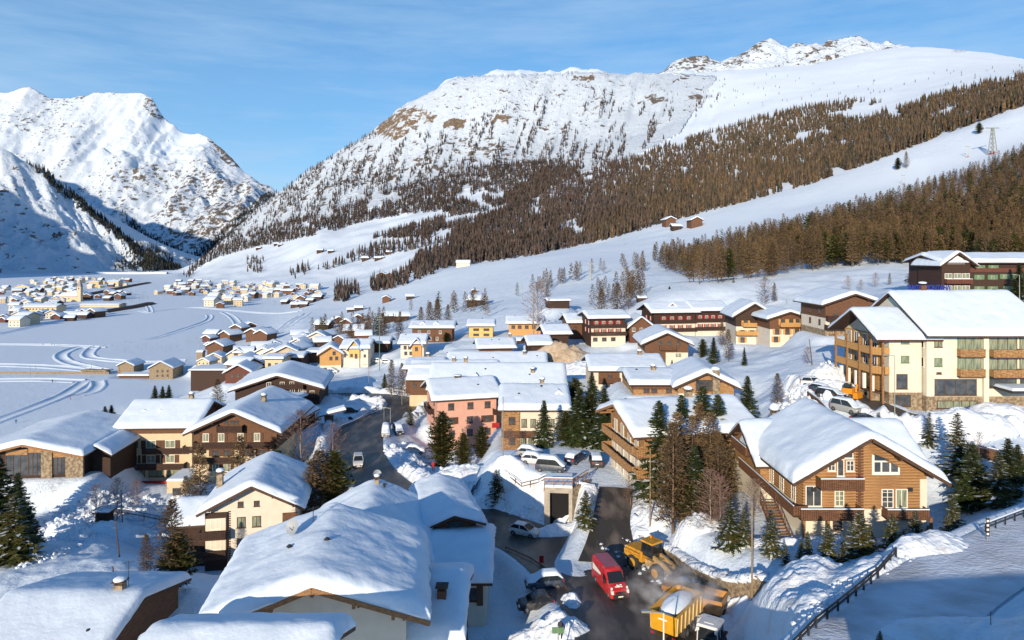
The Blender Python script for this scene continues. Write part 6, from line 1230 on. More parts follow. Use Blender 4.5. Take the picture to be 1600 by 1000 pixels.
# ---------------------------------------------------------------- vehicles
def paint(n, c, metal=0.0): return mat('paint_' + n, c, tuple(x * .6 + .09 for x in c), 2.2, 0.38, spec=0.5, metal=metal, lo=.45, hi=.8, detail=8)
m_tyre = mat('tyre_rubber', (0.02, 0.02, 0.022), (0.05, 0.05, 0.05), 9, 0.85)
m_rim = mat('rim_metal', (0.3, 0.3, 0.32), None, rough=.35, metal=.7)
m_cglass = mat('car_glass', (0.015, 0.018, 0.02), None, rough=.08, spec=.8)
m_lamp = mat('lamp_lens', (0.7, 0.7, 0.66), None, rough=.15); m_red = mat('tail_lens', (0.45, 0.02, 0.02), None, rough=.2); m_plate = mat('number_plate', (0.75, 0.75, 0.72), None, rough=.5); m_blackp = mat('black_plastic', (0.025, 0.025, 0.027), None, rough=.6)
WHEELS = {}
def wheel(parent, x, y, r, w=.22, rimm=None, sx=1):
    k = (round(r, 2), round(w, 2), rimm.name if rimm else '')
    if k not in WHEELS:
        b = MB(); b.cyl((-w/2, 0, 0), (w/2, 0, 0), r, n=18); t = b.mesh('tyre', m_tyre, False)
        c = MB(); c.cyl((w/2 - .03, 0, 0), (w/2 + .015, 0, 0), r * .62, r * .55, n=14); c.cyl((w/2 + .0, 0, 0), (w/2 + .04, 0, 0), r * .15, n=8); c.cyl((-w/2 - .015, 0, 0), (-w/2 + .03, 0, 0), r * .55, r * .62, n=14); WHEELS[k] = (t, c.mesh('rim', rimm or m_rim))
    o = link('wheel', WHEELS[k][0], parent, (x, y, r)); link('rim', WHEELS[k][1], o); return o
def car(label, p, rz, c, kind='hatch', snow=0.0, group=None, name='parked_car', rack=False, z=None):
    """car points along local -y (nose)"""
    L, Wd, Hh = {'hatch': (4.0, 1.75, 1.48), 'suv': (4.5, 1.85, 1.72), 'estate': (4.6, 1.8, 1.5), 'small': (3.6, 1.65, 1.5), 'mini': (4.4, 1.85, 1.9)}[kind]
    r = thing(name, label, 'car', p if z is None else (p[0], p[1], z), rz, group); h = L / 2
    hood = .92 if kind in ('hatch', 'small', 'estate') else 1.05; belt = .95 if kind != 'suv' and kind != 'mini' else 1.08
    # stations front -> back: y, top z, half width
    st = [(-h, .55, .72), (-h + .12, .72, .86), (-h + .5, hood - .08, .96), (-h + 1.15, hood, 1), (-h + 1.9, belt, 1), (h - .9, belt + .03, 1), (h - .2, belt, .95), (h, .7, .84)]
    v = []; f = []
    for y, zt, k in st:
        w = Wd / 2 * k
        v += [(-w * .9, y, .22), (-w, y, .45), (-w, y, min(zt, .75)), (-w * .93, y, zt), (w * .93, y, zt), (w, y, min(zt, .75)), (w, y, .45), (w * .9, y, .22)]
    n = 8
    for i in range(len(st) - 1):
        for k in range(n): f.append((i * n + k, i * n + (k + 1) % n, (i + 1) * n + (k + 1) % n, (i + 1) * n + k))
    f += [tuple(range(n - 1, -1, -1)), tuple(range((len(st) - 1) * n, len(st) * n))]
    me = newmesh('body', v, f, paint(*c), True)
    try: me.set_sharp_from_angle(angle=R(38))
    except Exception: pass
    link('body', me, r)
    y0, y1 = -h + 1.0, h - .12; f0, f1 = y0 + .85, y1 - (.55 if kind in ('hatch', 'small') else .3); w0 = Wd / 2 * .9; w1 = Wd / 2 * .72
    if kind == 'mini': y0 -= .35; f0 -= .3
    b = MB(); b.add([(-w0, y0, belt - .02), (w0, y0, belt - .02), (w0, y1, belt), (-w0, y1, belt), (-w1, f0, Hh - .06), (w1, f0, Hh - .06), (w1, f1, Hh - .08), (-w1, f1, Hh - .08)], [(0, 1, 5, 4), (1, 2, 6, 5), (2, 3, 7, 6), (3, 0, 4, 7)]); b.obj('windows', m_cglass, r)
    b = MB(); b.add([(-w1 - .03, f0 - .05, Hh - .07), (w1 + .03, f0 - .05, Hh - .07), (w1 + .03, f1 + .06, Hh - .09), (-w1 - .03, f1 + .06, Hh - .09), (-w1 + .05, f0 + .1, Hh), (w1 - .05, f0 + .1, Hh), (w1 - .05, f1 - .1, Hh), (-w1 + .05, f1 - .1, Hh)], [(0, 1, 5, 4), (1, 2, 6, 5), (2, 3, 7, 6), (3, 0, 4, 7), (4, 5, 6, 7)])
    for sx in (-1, 1):
        for ya, yb in ((y0, f0), ((y0 + y1) / 2 - .1, (f0 + f1) / 2 - .05), (y1, f1)): b.bar((sx * (w0 + .005), ya, belt), (sx * (w1 + .01), yb, Hh - .05), .07)
    b.obj('roof', paint(*c), r)
    for sx in (-1, 1):
        for yy in (-h + .78, h - .72): wheel(r, sx * (Wd / 2 - .1), yy, .32 if kind != 'suv' else .37)
        q = MB(); q.box(-.17, .17, -.05, .05, -.07, .07); q.obj('headlight', m_lamp, r, (sx * Wd * .34, -h + .08, .68)); q = MB(); q.box(-.1, .1, -.04, .04, -.13, .13); q.obj('tail_light', m_red, r, (sx * Wd * .37, h - .02, .86)); q = MB(); q.box(-.08, .08, -.05, .05, -.06, .07); q.obj('mirror', m_blackp, r, (sx * (Wd / 2 + .03), y0 + .35, belt + .06))
    q = MB(); q.box(-Wd * .3, Wd * .3, -.04, .02, -.1, .1); q.obj('grille', m_blackp, r, (0, -h + .02, .42)); q = MB(); q.box(-.24, .24, -.01, .01, -.06, .06); q.obj('number_plate', m_plate, r, (0, h + .01, .7)); q = MB(); q.box(-.24, .24, -.01, .01, -.06, .06); q.obj('number_plate', m_plate, r, (0, -h - .04, .42))
    if rack:
        q = MB(); q.bar((-w1 + .05, f0, Hh + .07), (-w1 + .05, f1, Hh + .07), .04); q.bar((w1 - .05, f0, Hh + .07), (w1 - .05, f1, Hh + .07), .04); q.obj('roof_rails', m_metal, r)
    if snow:
        ny = 13; nx = 9; v = []; f = []; s = random.random() * 99
        prof = lambda y: (hood + .0 if y < y0 else (hood + (Hh - hood) * (y - y0) / (f0 - y0) if y < f0 else (Hh if y < f1 else Hh - (Hh - belt) * (y - f1) / (h - f1 + .01) * .8)))
        for i in range(ny):
            y = -h + .1 + (L - .2) * i / (ny - 1); zt = prof(y); wide = (w0 if zt < belt + .2 else w1 + .06); e = min(1, min(i, ny - 1 - i) / 1.5)
            for j in range(nx):
                x = (j / (nx - 1) * 2 - 1); ex = math.sqrt(max(0, 1 - abs(x) ** 4)); v.append((x * wide, y, zt - .03 + snow * (.25 + .75 * ex * e) * (1 + .25 * float(fbm(y + s, x + s, 2)))))
        for i in range(ny - 1):
            for j in range(nx - 1): f.append((i * nx + j, i * nx + j + 1, (i + 1) * nx + j + 1, (i + 1) * nx + j))
        ring = [(0, j) for j in range(nx)] + [(i, nx - 1) for i in range(1, ny)] + [(ny - 1, j) for j in range(nx - 2, -1, -1)] + [(i, 0) for i in range(ny - 2, 0, -1)]; b0 = len(v)
        for i, j in ring: a = v[i * nx + j]; v.append((a[0], a[1], prof(a[1]) - .06))
        m_ = len(ring)
        for k in range(m_): i, j = ring[k]; i2, j2 = ring[(k + 1) % m_]; f.append((i2 * nx + j2, i * nx + j, b0 + k, b0 + (k + 1) % m_))
        link('snow_cover', newmesh('snow_cover', v, f, m_snow, True), r)
    return r
def onz(px, py, up=0.0): p = G(px, py, 24); return p + Vector((0, 0, up))
def roadp(px, D, name='main_road'):
    X = (px - 800) / F * D; d, z, hw = along(ROADS[name], np.array([X]), np.array([D])); return Vector((X, D, float(z[0]) + .05))
car('white hatchback driving down the dark road bend', roadp(820, 88.5), R(62), ('white', (.62, .64, .66)), 'hatch', name='car')
car('silver car with white roof on the shaded upper road', roadp(560, 121), R(12), ('silver', (.5, .52, .54)), 'suv', name='car')
car('black hatchback with roof rails parked in the blue shade', Vector(tuple(G(836, 949))), R(-80), ('black', (.015, .015, .018)), 'small', rack=True)
car('snow-buried dark car parked just behind the black hatchback', Vector(tuple(G(850, 917))), R(-82), ('darkblue', (.03, .05, .09)), 'hatch', snow=.35)
gp = 'snow-covered cars on the terrace car park'
for lab, px, py, D, rz, c, k, s in (('farthest of three snow-covered cars in a row on the terrace', 829, 716, 105.5, 72, ('grey', (.3, .32, .33)), 'hatch', .4), ('middle of three snow-covered cars in a row on the terrace', 836, 728, 102, 74, ('whitecar', (.55, .56, .58)), 'hatch', .4), ('nearest dark van under thick snow by the terrace railing', 861, 745, 98.5, 76, ('bluegrey', (.05, .07, .1)), 'mini', .45),
     ('dark snow-dusted car nose-in under the conifers', 899, 712, 103, 150, ('darkblue', (.03, .05, .09)), 'estate', .2), ('black four-wheel-drive beside it, rightmost on the terrace', 931, 715, 101.5, 178, ('black', (.015, .015, .018)), 'suv', .12)):
    X_ = (px - 800) / F * D; car(lab, (X_, D, float(tz(X_, D))), R(rz), c, k, s, gp)
gp = 'cars parked along the hotel drive'
for lab, px, D, rz, c, k, s in (('white off-road car at the top of the hotel drive', 1271, 115, 80, ('whitecar', (.6, .58, .52)), 'suv', .05), ('dark blue car second in the row by the white-topped wall', 1285, 110, 35, ('darkblue', (.03, .05, .09)), 'hatch', .12), ('black car third in the row by the white-topped wall', 1299, 107, 35, ('black', (.015, .015, .018)), 'estate', .1), ('brown-windowed car nearest the log chalet in the row', 1322, 101.5, 30, ('grey', (.3, .32, .33)), 'mini', .2),
     ('dark blue car in shadow beside the snow block, hotel drive', 1354, 98.5, 92, ('darkblue', (.03, .05, .09)), 'hatch', .0)):
    X_ = (px - 800) / F * D; car(lab, (X_, D, float(tz(X_, D)) + .05), R(rz), c, k, s, gp)
gp = 'cars in the small car park on the bend'
for lab, px, py, rz, c, s, D in (('snow-capped pale van left of the blue car on the bend', 603, 675, 10, ('whitecar', (.6, .58, .52)), .5, 141), ('blue-grey car beside the pale van on the bend', 622, 668, 20, ('bluegrey', (.05, .07, .1)), .12, 144), ('white car with snow on top below the pink house', 650, 690, 80, ('whitecar', (.6, .58, .52)), .35, 135),
     ('car half buried in snow left of the bus shelter', 487, 650, 85, ('grey', (.3, .32, .33)), .3, 150), ('dark car under snow behind the bus shelter', 550, 640, 80, ('black', (.015, .015, .018)), .35, 163)):
    X_ = (px - 800) / F * D; car(lab, (X_, D, float(tz(X_, D))), R(rz), c, 'mini' if 'van' in lab else 'hatch', s, gp)
for lab, px, py in (('small white car among the orange-gable houses', 591, 566), ('snowy car at the left of the masts', 605, 567), ('car parked by the orange gable, under snow', 430 + 90, 583)):
    p = G(px, py, 200); car(lab, p, R(80), ('whitecar', (.6, .58, .52)), 'hatch', .3, 'cars near the orange gable houses')

# --- red van
r = thing('red_van', 'red high-roof delivery van with a white mark on its bonnet, coming down the road', 'van', roadp(953, 70.5), R(14)); m_vred = paint('van_red', (.45, .015, .02)); m_vroof = paint('van_roof', (.3, .08, .12))
secs = [(-2.75, .35, .75, .86), (-2.6, .3, 1.05, .95), (-2.0, .28, 1.3, 1.0), (-1.75, .28, 1.42, 1.0), (-.95, .28, 2.3, 1.0), (-.6, .28, 2.48, .99), (2.6, .28, 2.52, .99), (2.72, .4, 2.4, .97)]
v = []; f = []; n = 8
for y, zb, zt, k in secs:
    w = 1.0 * k; v += [(-w, y, zb), (-w * 1.01, y, (zb + zt) / 2), (-w * .95, y, zt - .12), (-w * .8, y, zt), (w * .8, y, zt), (w * .95, y, zt - .12), (w * 1.01, y, (zb + zt) / 2), (w, y, zb)]
for i in range(len(secs) - 1):
    for k in range(n): f.append((i * n + k, i * n + (k + 1) % n, (i + 1) * n + (k + 1) % n, (i + 1) * n + k))
f += [tuple(range(n - 1, -1, -1)), tuple(range((len(secs) - 1) * n, len(secs) * n))]
me = newmesh('body', v, f, m_vred, True); me.set_sharp_from_angle(angle=R(35)); link('body', me, r)
b = MB(); b.add([(-.86, -1.83, 1.43), (.86, -1.83, 1.43), (.78, -1.03, 2.22), (-.78, -1.03, 2.22)], [(0, 1, 2, 3)]); b.obj('windscreen', m_cglass, r)
b = MB(); b.add([(-.75, -.55, 2.51), (.75, -.55, 2.51), (.75, 2.6, 2.55), (-.75, 2.6, 2.55)], [(0, 1, 2, 3)]); b.obj('roof_panel', m_vroof, r)
for sx in (-1, 1):
    b = MB(); b.add([(sx * 1.03, -1.55, 1.4), (sx * 1.03, -.6, 1.4), (sx * 1.0, -.6, 1.95), (sx * 1.0, -1.1, 1.95)], [(0, 1, 2, 3) if sx > 0 else (3, 2, 1, 0)]); b.obj('side_window', m_cglass, r)
    q = MB(); q.add([(-.12, 0, -.2), (.12, -.1, -.2), (.14, .35, .3), (-.05, .35, .3)], [(0, 1, 2, 3), (3, 2, 1, 0)]); q.box(-.12, .12, -.04, .2, -.15, .12); q.obj('headlight', m_lamp, r, (sx * .82, -2.68, .95))
    q = MB(); q.box(-.1, .1, -.08, .08, -.22, .22); q.obj('mirror', m_blackp, r, (sx * 1.2, -1.5, 1.6))
    for yy in (-1.9, 1.6): wheel(r, sx * .88, yy, .36, .24)
    st_ = MB(); st_.add([(sx * 1.025, .0, 1.5), (sx * 1.025, 2.3, 1.2), (sx * 1.025, 2.3, 1.9), (sx * 1.025, .0, 1.75)], [(0, 1, 2, 3) if sx > 0 else (3, 2, 1, 0)]); st_.obj('white_stripe', m_plate, r)
q = MB(); q.box(-.75, .75, -2.83, -2.6, .32, .7); q.obj('bumper', m_blackp, r); q = MB(); q.box(-.55, .55, -2.8, -2.6, .74, .92); q.obj('grille', m_blackp, r); q = MB(); q.box(-.26, .26, -2.86, -2.83, .45, .57); q.obj('number_plate', m_plate, r)
q = MB()
for x0, x1, y0, y1 in ((-.35, .1, -2.28, -2.2), (-.15, .4, -2.12, -2.05), (-.05, .12, -2.3, -2.05), (.2, .4, -2.3, -2.22)): q.box(x0, x1, y0, y1, 1.19 + (y0 + 2.3) * .5, 1.25 + (y1 + 2.3) * .5)
q.obj('bonnet_mark', m_plate, r)

# --- wheel loader
m_yel = mat('loader_yellow', (.58, .30, .03), (.4, .2, .03), 2.5, .45, spec=.5); m_dirty = mat('dusty_yellow', (.5, .34, .14), (.32, .22, .12), 3, .7); m_bred = mat('bucket_red', (.3, .07, .08), (.2, .08, .08), 3, .6)
pl_ = roadp(1023, 74.5); r = thing('wheel_loader', 'dusty yellow wheel loader with a dark glass cab and red bucket clearing snow', 'loader', Vector((pl_.x, pl_.y, float(tz(pl_.x, pl_.y)) + .05)), R(36))
b = MB(); b.box(-1.0, 1.0, .9, 3.6, 1.1, 2.2, 0, .1, .15); b.box(-1.25, -.7, 1.2, 3.4, 1.5, 2.0); b.box(.7, 1.25, 1.2, 3.4, 1.5, 2.0); b.box(-.9, .9, 3.3, 3.75, .8, 1.9, 0, .05, .1); b.obj('engine_body', m_yel, r)
b = MB(); b.box(-.55, .55, -1.9, .9, .75, 1.45); b.box(-.45, .45, -1.2, -.3, 1.4, 1.9); b.obj('front_frame', m_dirty, r)
b = MB(); b.box(-.8, .8, -.35, 1.25, 1.9, 3.35, 0, .1, .12); b.obj('cab', m_cglass, r)
b = MB(); b.box(-.9, .9, -.45, 1.35, 3.36, 3.52, 0, .06, .06)
b.obj('cab_roof', m_yel, r); b = MB()
for sx in (-1, 1):
    b.bar((sx * .8, -.36, 1.9), (sx * .7, -.24, 3.36), .09); b.bar((sx * .8, 1.26, 1.9), (sx * .7, 1.14, 3.36), .09); b.bar((sx * .81, .4, 1.9), (sx * .72, .4, 3.36), .06)
b.obj('cab_frame', m_blackp, r); q = MB(); q.cyl((.4, .9, 3.5), (.4, .9, 3.75), .1, n=8); q.obj('beacon', mat('beacon_orange', (.7, .25, .02), None, rough=.3), r)
for sx in (-1, 1):
    for yy in (-1.2, 2.1): wheel(r, sx * 1.05, yy, .82, .62, m_yel)
    b = MB(); b.bar((sx * .55, -.3, 2.0), (sx * .55, -2.0, 1.55), .28, .4); b.bar((sx * .55, -2.0, 1.55), (sx * .6, -3.2, .7), .28, .36); b.obj('lift_arm', m_dirty, r)
    b = MB(); b.box(-.34, .34, -.95, .95, 0, .08); b.obj('mudguard', m_yel, r, (sx * 1.05, 2.1, 1.72)); b = MB(); b.cyl((sx * .3, -.5, 1.6), (sx * .3, -2.2, 1.5), .08, n=8); b.obj('hydraulic_ram', m_rim, r)
b = MB()
pr = [(-3.1, 1.3), (-3.05, .35), (-3.5, .1), (-4.3, .05), (-4.3, .12), (-3.55, .2), (-3.2, .5), (-3.25, 1.35)]; n_ = len(pr)
b.add([(-1.5, y, z) for y, z in pr] + [(1.5, y, z) for y, z in pr], [tuple(range(n_)), tuple(range(2 * n_ - 1, n_ - 1, -1))] + [(k + n_, (k + 1) % n_ + n_, (k + 1) % n_, k) for k in range(n_)])
for sx in (-1.5, 1.44): b.add([(sx, -3.15, 1.3), (sx, -3.1, .1), (sx, -4.2, .08), (sx + .06, -3.15, 1.3), (sx + .06, -3.1, .1), (sx + .06, -4.2, .08)], [(0, 1, 2), (5, 4, 3), (0, 2, 5, 3), (1, 0, 3, 4)])
b.obj('bucket', m_bred, r); q = MB(); q.blob((0, -3.65, .5), (1.35, .5, .42), n=14, nz=8, j=.12); q.obj('snow_load', m_snow, r, smooth=True)

# --- yellow dump trailer with its snow load
m_dyel = mat('dumper_yellow', (.62, .33, .02), (.5, .25, .02), 2, .4, spec=.5, lo=.3, hi=.75); m_rib = mat('dumper_rib_cream', (.6, .52, .3), (.5, .4, .2), 2, .5)
X_ = (1057 - 800) / F * 61; r = thing('dump_trailer', 'yellow dump trailer heaped with loose snow, ribs along its side', 'trailer', (X_, 61, float(along(ROADS['main_road'], np.array([X_]), np.array([61.]))[1][0]) + .05), R(-38))
def tub(w, l, z0, z1, t=.08): 
    b = MB(); 
    def wall(p, q, pb, qb): b.add([p, q, qb, pb], [(0, 1, 2, 3)])
    W0, L0 = w / 2, l / 2; o = [(-W0, -L0), (W0, -L0), (W0, L0), (-W0, L0)]; i = [(x * (1 - t / W0), y * (1 - t / L0)) for x, y in o]; k = .93
    v = [(x, y, z1) for x, y in o] + [(x, y, z1) for x, y in i] + [(x * k, y * k, z0) for x, y in o] + [(x * k, y * k, z0 + .1) for x, y in i]
    f = [(0, 1, 5, 4), (1, 2, 6, 5), (2, 3, 7, 6), (3, 0, 4, 7)] + [(8 + a, 8 + (a + 1) % 4, (a + 1) % 4, a) for a in range(4)] + [(4 + a, 4 + (a + 1) % 4, 12 + (a + 1) % 4, 12 + a) for a in range(4)] + [(15, 14, 13, 12), (11, 10, 9, 8)]
    return b.add(v, f)
b = tub(2.5, 5.6, 1.1, 2.75); b.obj('tub', m_dyel, r); rb = MB()
for i in range(7):
    y = -2.5 + i * .83
    for sx in (-1, 1): rb.bar((sx * 1.2, y, 1.15), (sx * 1.29, y, 2.72), .12, .14)
rb.obj('rib', m_rib, r); rm = MB(); 
for sx in (-1, 1): rm.bar((sx * 1.25, -2.85, 2.78), (sx * 1.25, 2.85, 2.78), .14)
rm.bar((-1.25, -2.82, 2.78), (1.25, -2.82, 2.78), .14); rm.bar((-1.25, 2.82, 2.78), (1.25, 2.82, 2.78), .14); rm.obj('rim_rail', m_dyel, r)
for yy in (.2, 1.5):
    for sx in (-1, 1): wheel(r, sx * 1.0, yy - .6, .5, .45)
ch = MB(); ch.box(-.5, .5, -3.2, 2.9, .7, 1.05); ch.bar((0, 2.8, .8), (0, 4.6, .7), .2); ch.obj('chassis', m_metal, r); q = MB(); q.blob((0, .1, 2.35), (1.1, 2.5, .75), n=18, nz=10, j=.1); q.obj('snow_load', m_snow, r, smooth=True)
for sx in (-1, 1): q = MB(); q.box(-.14, .14, -.03, .03, -.08, .08); q.obj('tail_light', m_red, r, (sx * 1.0, -2.75, .9))
q = MB(); q.box(-.5, .3, -.03, .0, -.06, .06); q.obj('rear_decal', m_plate, r, (.1, -2.79, 2.3))
# --- white tractor in front of it
X_ = (1108 - 800) / F * 57; r = thing('tractor', 'white-bonneted tractor with a boxy glass cab beside the dump trailer', 'tractor', (X_, 57, float(tz(X_, 57.)) + .05), R(-32))
m_wt = paint('tractor_white', (.6, .6, .6))
b = MB(); b.box(-.55, .55, -2.9, -.5, 1.0, 1.75, 0, .06, .1); b.box(-.5, .5, -3.0, -2.8, .7, 1.5); b.obj('bonnet', m_wt, r); b = MB(); b.box(-.3, .3, -2.2, -1.2, 1.755, 1.79); b.obj('bonnet_grille', m_blackp, r)
b = MB(); b.box(-.85, .85, -.5, 1.3, 1.2, 2.75, 0, .06, .08); b.obj('cab', m_cglass, r); b = MB(); b.box(-.92, .92, -.6, 1.4, 2.76, 2.95, 0, .1, .1); b.box(-.4, .4, -.1, .9, 2.95, 3.0); b.obj('cab_roof', m_wt, r)
b = MB()
for sx in (-1, 1):
    for yy in (-.5, .3, 1.3): b.bar((sx * .86, yy, 1.2), (sx * .8, yy, 2.76), .08)
b.obj('cab_frame', m_wt, r)
for sx in (-1, 1):
    wheel(r, sx * .85, .7, .85, .5, m_wt); wheel(r, sx * .75, -2.1, .6, .4, m_wt); b = MB(); b.box(-.3, .3, -.9, .9, 0, .08); b.obj('mudguard', m_blackp, r, (sx * .85, .7, 1.75)); q = MB(); q.box(-.1, .1, -.1, .1, -.12, .12); q.obj('work_light', m_lamp, r, (sx * .75, -.62, 2.6))
b = MB(); b.box(-1.0, 1.0, -3.6, -3.4, .2, 1.0); b.box(-.7, -.55, -3.4, -2.9, .4, .6); b.box(.55, .7, -3.4, -2.9, .4, .6); b.obj('front_linkage', m_metal, r); b = MB(); b.cyl((.75, -.75, 1.2), (.75, -.75, 2.5), .06, n=8); b.obj('exhaust', m_metal, r)
for pos, nm, k in (((1.15, -.9, 1.9), 'round_sign', 24), ((1.25, -1.3, 1.15), 'warning_triangle', 3)):
    b = MB(); b.cyl((pos[0], pos[1], pos[2]), (pos[0], pos[1] - .04, pos[2]), .36, n=k); b.obj(nm, m_wframe if k == 24 else m_rib, r)
# --- second, orange dump truck behind
X_ = (1084 - 800) / F * 64.5; r = thing('dump_truck', 'orange dump truck partly hidden behind the steaming yellow trailer', 'truck', (X_, 64.5, float(tz(X_, 64.5)) + .05), R(-120)); m_or = mat('dumper_orange', (.5, .24, .05), (.35, .17, .05), 2, .5)
b = tub(2.4, 4.2, 1.1, 2.4); b.obj('tub', m_or, r, (0, .8, 0)); b = MB(); b.box(-1.1, 1.1, -2.9, -1.5, .8, 2.6, 0, .08, .12); b.obj('cab', m_or, r); b = MB(); b.box(-1.0, 1.0, -2.95, -1.6, 1.8, 2.4, 0, .06, .1); b.obj('windscreen', m_cglass, r)
for sx in (-1, 1):
    for yy in (-2.2, 1.0, 2.2): wheel(r, sx * 1.0, yy, .5, .4)
    q = MB(); q.box(-.1, .1, -.1, .1, -.25, .25); q.obj('mirror', m_blackp, r, (sx * 1.3, -2.7, 2.0))
ch = MB(); ch.box(-.5, .5, -2.8, 2.9, .6, 1.05); ch.obj('chassis', m_metal, r)
# small orange snow machine by the apartment building
p = G(1332, 606, 60); X_ = (1332 - 800) / F * 108; r = thing('snow_blower', 'small orange snow machine half hidden by the heap at the apartment building', 'snow blower', (X_, 108, float(tz(X_, 108.))), R(40)); m_so = mat('machine_orange', (.65, .25, .02), None, rough=.4)
b = MB(); b.box(-.7, .7, -.3, 1.5, .5, 1.5, 0, .15, .2); b.obj('body', m_so, r); b = MB(); b.box(-.9, .9, -1.2, -.4, .1, 1.0, 0, 0, .1); b.obj('auger_housing', m_so, r); b = MB(); b.cyl((0, -.5, 1.0), (.2, -.6, 2.2), .16, n=10); b.obj('chute', m_so, r); b = MB(); b.box(-.6, .6, .2, 1.2, 1.5, 2.2, 0, .08, .08); b.obj('cab', m_cglass, r)
for sx in (-1, 1):
    for yy in (0, 1.2): wheel(r, sx * .75, yy, .35, .25)
# ---------------------------------------------------------------- the far village and hamlets: every house its own
vr = random.Random(12)
FARM = {}
def farproto_house(k, w, l, h, rise, m, axis, ts=.8):
    key = (k,)
    a = w / 2; b = l / 2; mb = MB(); T = (lambda p: p) if axis == 'y' else (lambda p: (p[1], -p[0], p[2]))
    v = [T(p) for p in ((-a, -b, -2), (a, -b, -2), (a, b, -2), (-a, b, -2), (-a, -b, h), (a, -b, h), (a, b, h), (-a, b, h), (0, -b, h + rise), (0, b, h + rise))]
    mb.add(v, [(0, 1, 5, 8, 4), (2, 3, 7, 9, 6), (1, 2, 6, 5), (3, 0, 4, 7), (4, 8, 9, 7), (8, 5, 6, 9)]); wall = mb.mesh('wall', W_[m])
    s = MB(); S = a + .9; L = b + 1.0; sl = rise / a; z = lambda q: h + rise - sl * abs(q) + .1
    rr = MB()
    for sg in (-1, 1):
        rr.add([T(p) for p in ((0, -L, z(0)), (sg * S, -L, z(S)), (sg * S, L, z(S)), (0, L, z(0)), (0, -L, z(0) - .3), (sg * S, -L, z(S) - .3), (sg * S, L, z(S) - .3), (0, L, z(0) - .3))], [(0, 1, 2, 3), (7, 6, 5, 4), (0, 4, 5, 1), (1, 5, 6, 2), (2, 6, 7, 3)] if sg > 0 else [(3, 2, 1, 0), (4, 5, 6, 7), (1, 5, 4, 0), (2, 6, 5, 1), (3, 7, 6, 2)])
    prof = [(-S, .02), (-S - .05, ts * .6), (-S + .35, ts), (-.4, ts * 1.05), (.4, ts * 1.05), (S - .35, ts), (S + .05, ts * .6), (S, .02)]; rows = [(-L, .0), (-L, .9), (-L + .5, 1), (L - .5, 1), (L, .9), (L, .0)]
    v = [T((q, y, z(min(abs(q), S)) + t * k_ + .01)) for y, k_ in rows for q, t in prof]; n = len(prof)
    f = [(i * n + j, i * n + j + 1, (i + 1) * n + j + 1, (i + 1) * n + j) for i in range(len(rows) - 1) for j in range(n - 1)]
    s.add(v, f); wn = MB(); fw = a if axis == 'y' else b; fy = -b if axis == 'y' else -a
    nn = max(2, int(fw * 2 / 3.2))
    for fl in range(max(1, int(h / 2.8))):
        for i in range(nn):
            x = -fw + fw * 2 * (i + .5) / nn; zz = 1.6 + fl * 2.8; wn.box(x - .5, x + .5, fy - .08, fy - .02, zz - .6, zz + .6)
    FARM[k] = (wall, s.mesh('snow_cover', m_snow, True), rr.mesh('roof', m_roofwood), wn.mesh('windows', m_glass))
kinds = []
for i, (w, l, h, r_, m, ax) in enumerate([(10, 12, 6, 2.4, 'cream', 'y'), (12, 11, 7, 2.8, 'white', 'x'), (9, 11, 5.5, 2.2, 'brown', 'y'), (14, 11, 8, 2.6, 'cream', 'x'), (10, 10, 6, 2.5, 'white', 'y'), (8, 9, 4, 2, 'dark', 'x'), (16, 12, 9, 3, 'yellow', 'x'), (11, 12, 7, 2.8, 'brown', 'x'), (7, 8, 3.2, 1.8, 'redbrown', 'y')]):
    farproto_house(i, w, l, h, r_, m, ax); kinds.append(m)
wordm = {'cream': 'cream', 'white': 'white', 'brown': 'brown timber', 'dark': 'dark timber', 'yellow': 'big pale yellow', 'redbrown': 'red-brown'}
def farhouse(k, x, y, z, rz, where, group, parts=True, s=1.0, lab=None):
    t = thing('village_house' if group and 'barn' not in group else 'mountain_barn', lab or f'{wordm[kinds[k]]} house, {where}', 'house', (x, y, z), rz, group); t.scale = (s, s, s)
    w_, sn, rf, wn = FARM[k]; link('wall', w_, t); link('roof', rf, t); link('snow_cover', sn, t)
    if parts: link('windows', wn, t)
    return t
placed = []
def cluster(poly, n, where, group, ks, mind=15, dmin=200, seed=0, sz=(.9, 1.2)):
    r = np.random.default_rng(seed); a = np.array(poly, float); c = 0; tries = 0
    while c < n and tries < n * 60:
        tries += 1; px = r.uniform(a[:, 0].min(), a[:, 0].max()); py = r.uniform(a[:, 1].min(), a[:, 1].max())
        if not inpoly(px, py, poly): continue
        X, Y, Z, ok = ray(px, py, dmin)
        if not ok[0]: continue
        if any((X[0] - q[0]) ** 2 + (Y[0] - q[1]) ** 2 < mind ** 2 for q in placed): continue
        placed.append((X[0], Y[0])); k = int(r.choice(ks)); xm = (a[:, 0].min() + a[:, 0].max()) / 2; ym = np.median(a[:, 1])
        fx = (px - a[:, 0].min()) / (np.ptp(a[:, 0])); fy_ = (py - a[:, 1].min()) / (np.ptp(a[:, 1])); d = ('far left', 'left', 'centre', 'right', 'far right')[min(4, int(fx * 5))] + ' ' + ('back', 'middle', 'front')[min(2, int(fy_ * 3))]
        farhouse(k, X[0], Y[0], Z[0], r.uniform(-.5, .5), f'{d} of {where}', group, s=r.uniform(*sz)); c += 1
V1 = 'the far village under the left mountain'
HT_ = (lambda px, py: ((px - 800) / F * (65 * F / (py - HY)), 65 * F / (py - HY), 0.0))
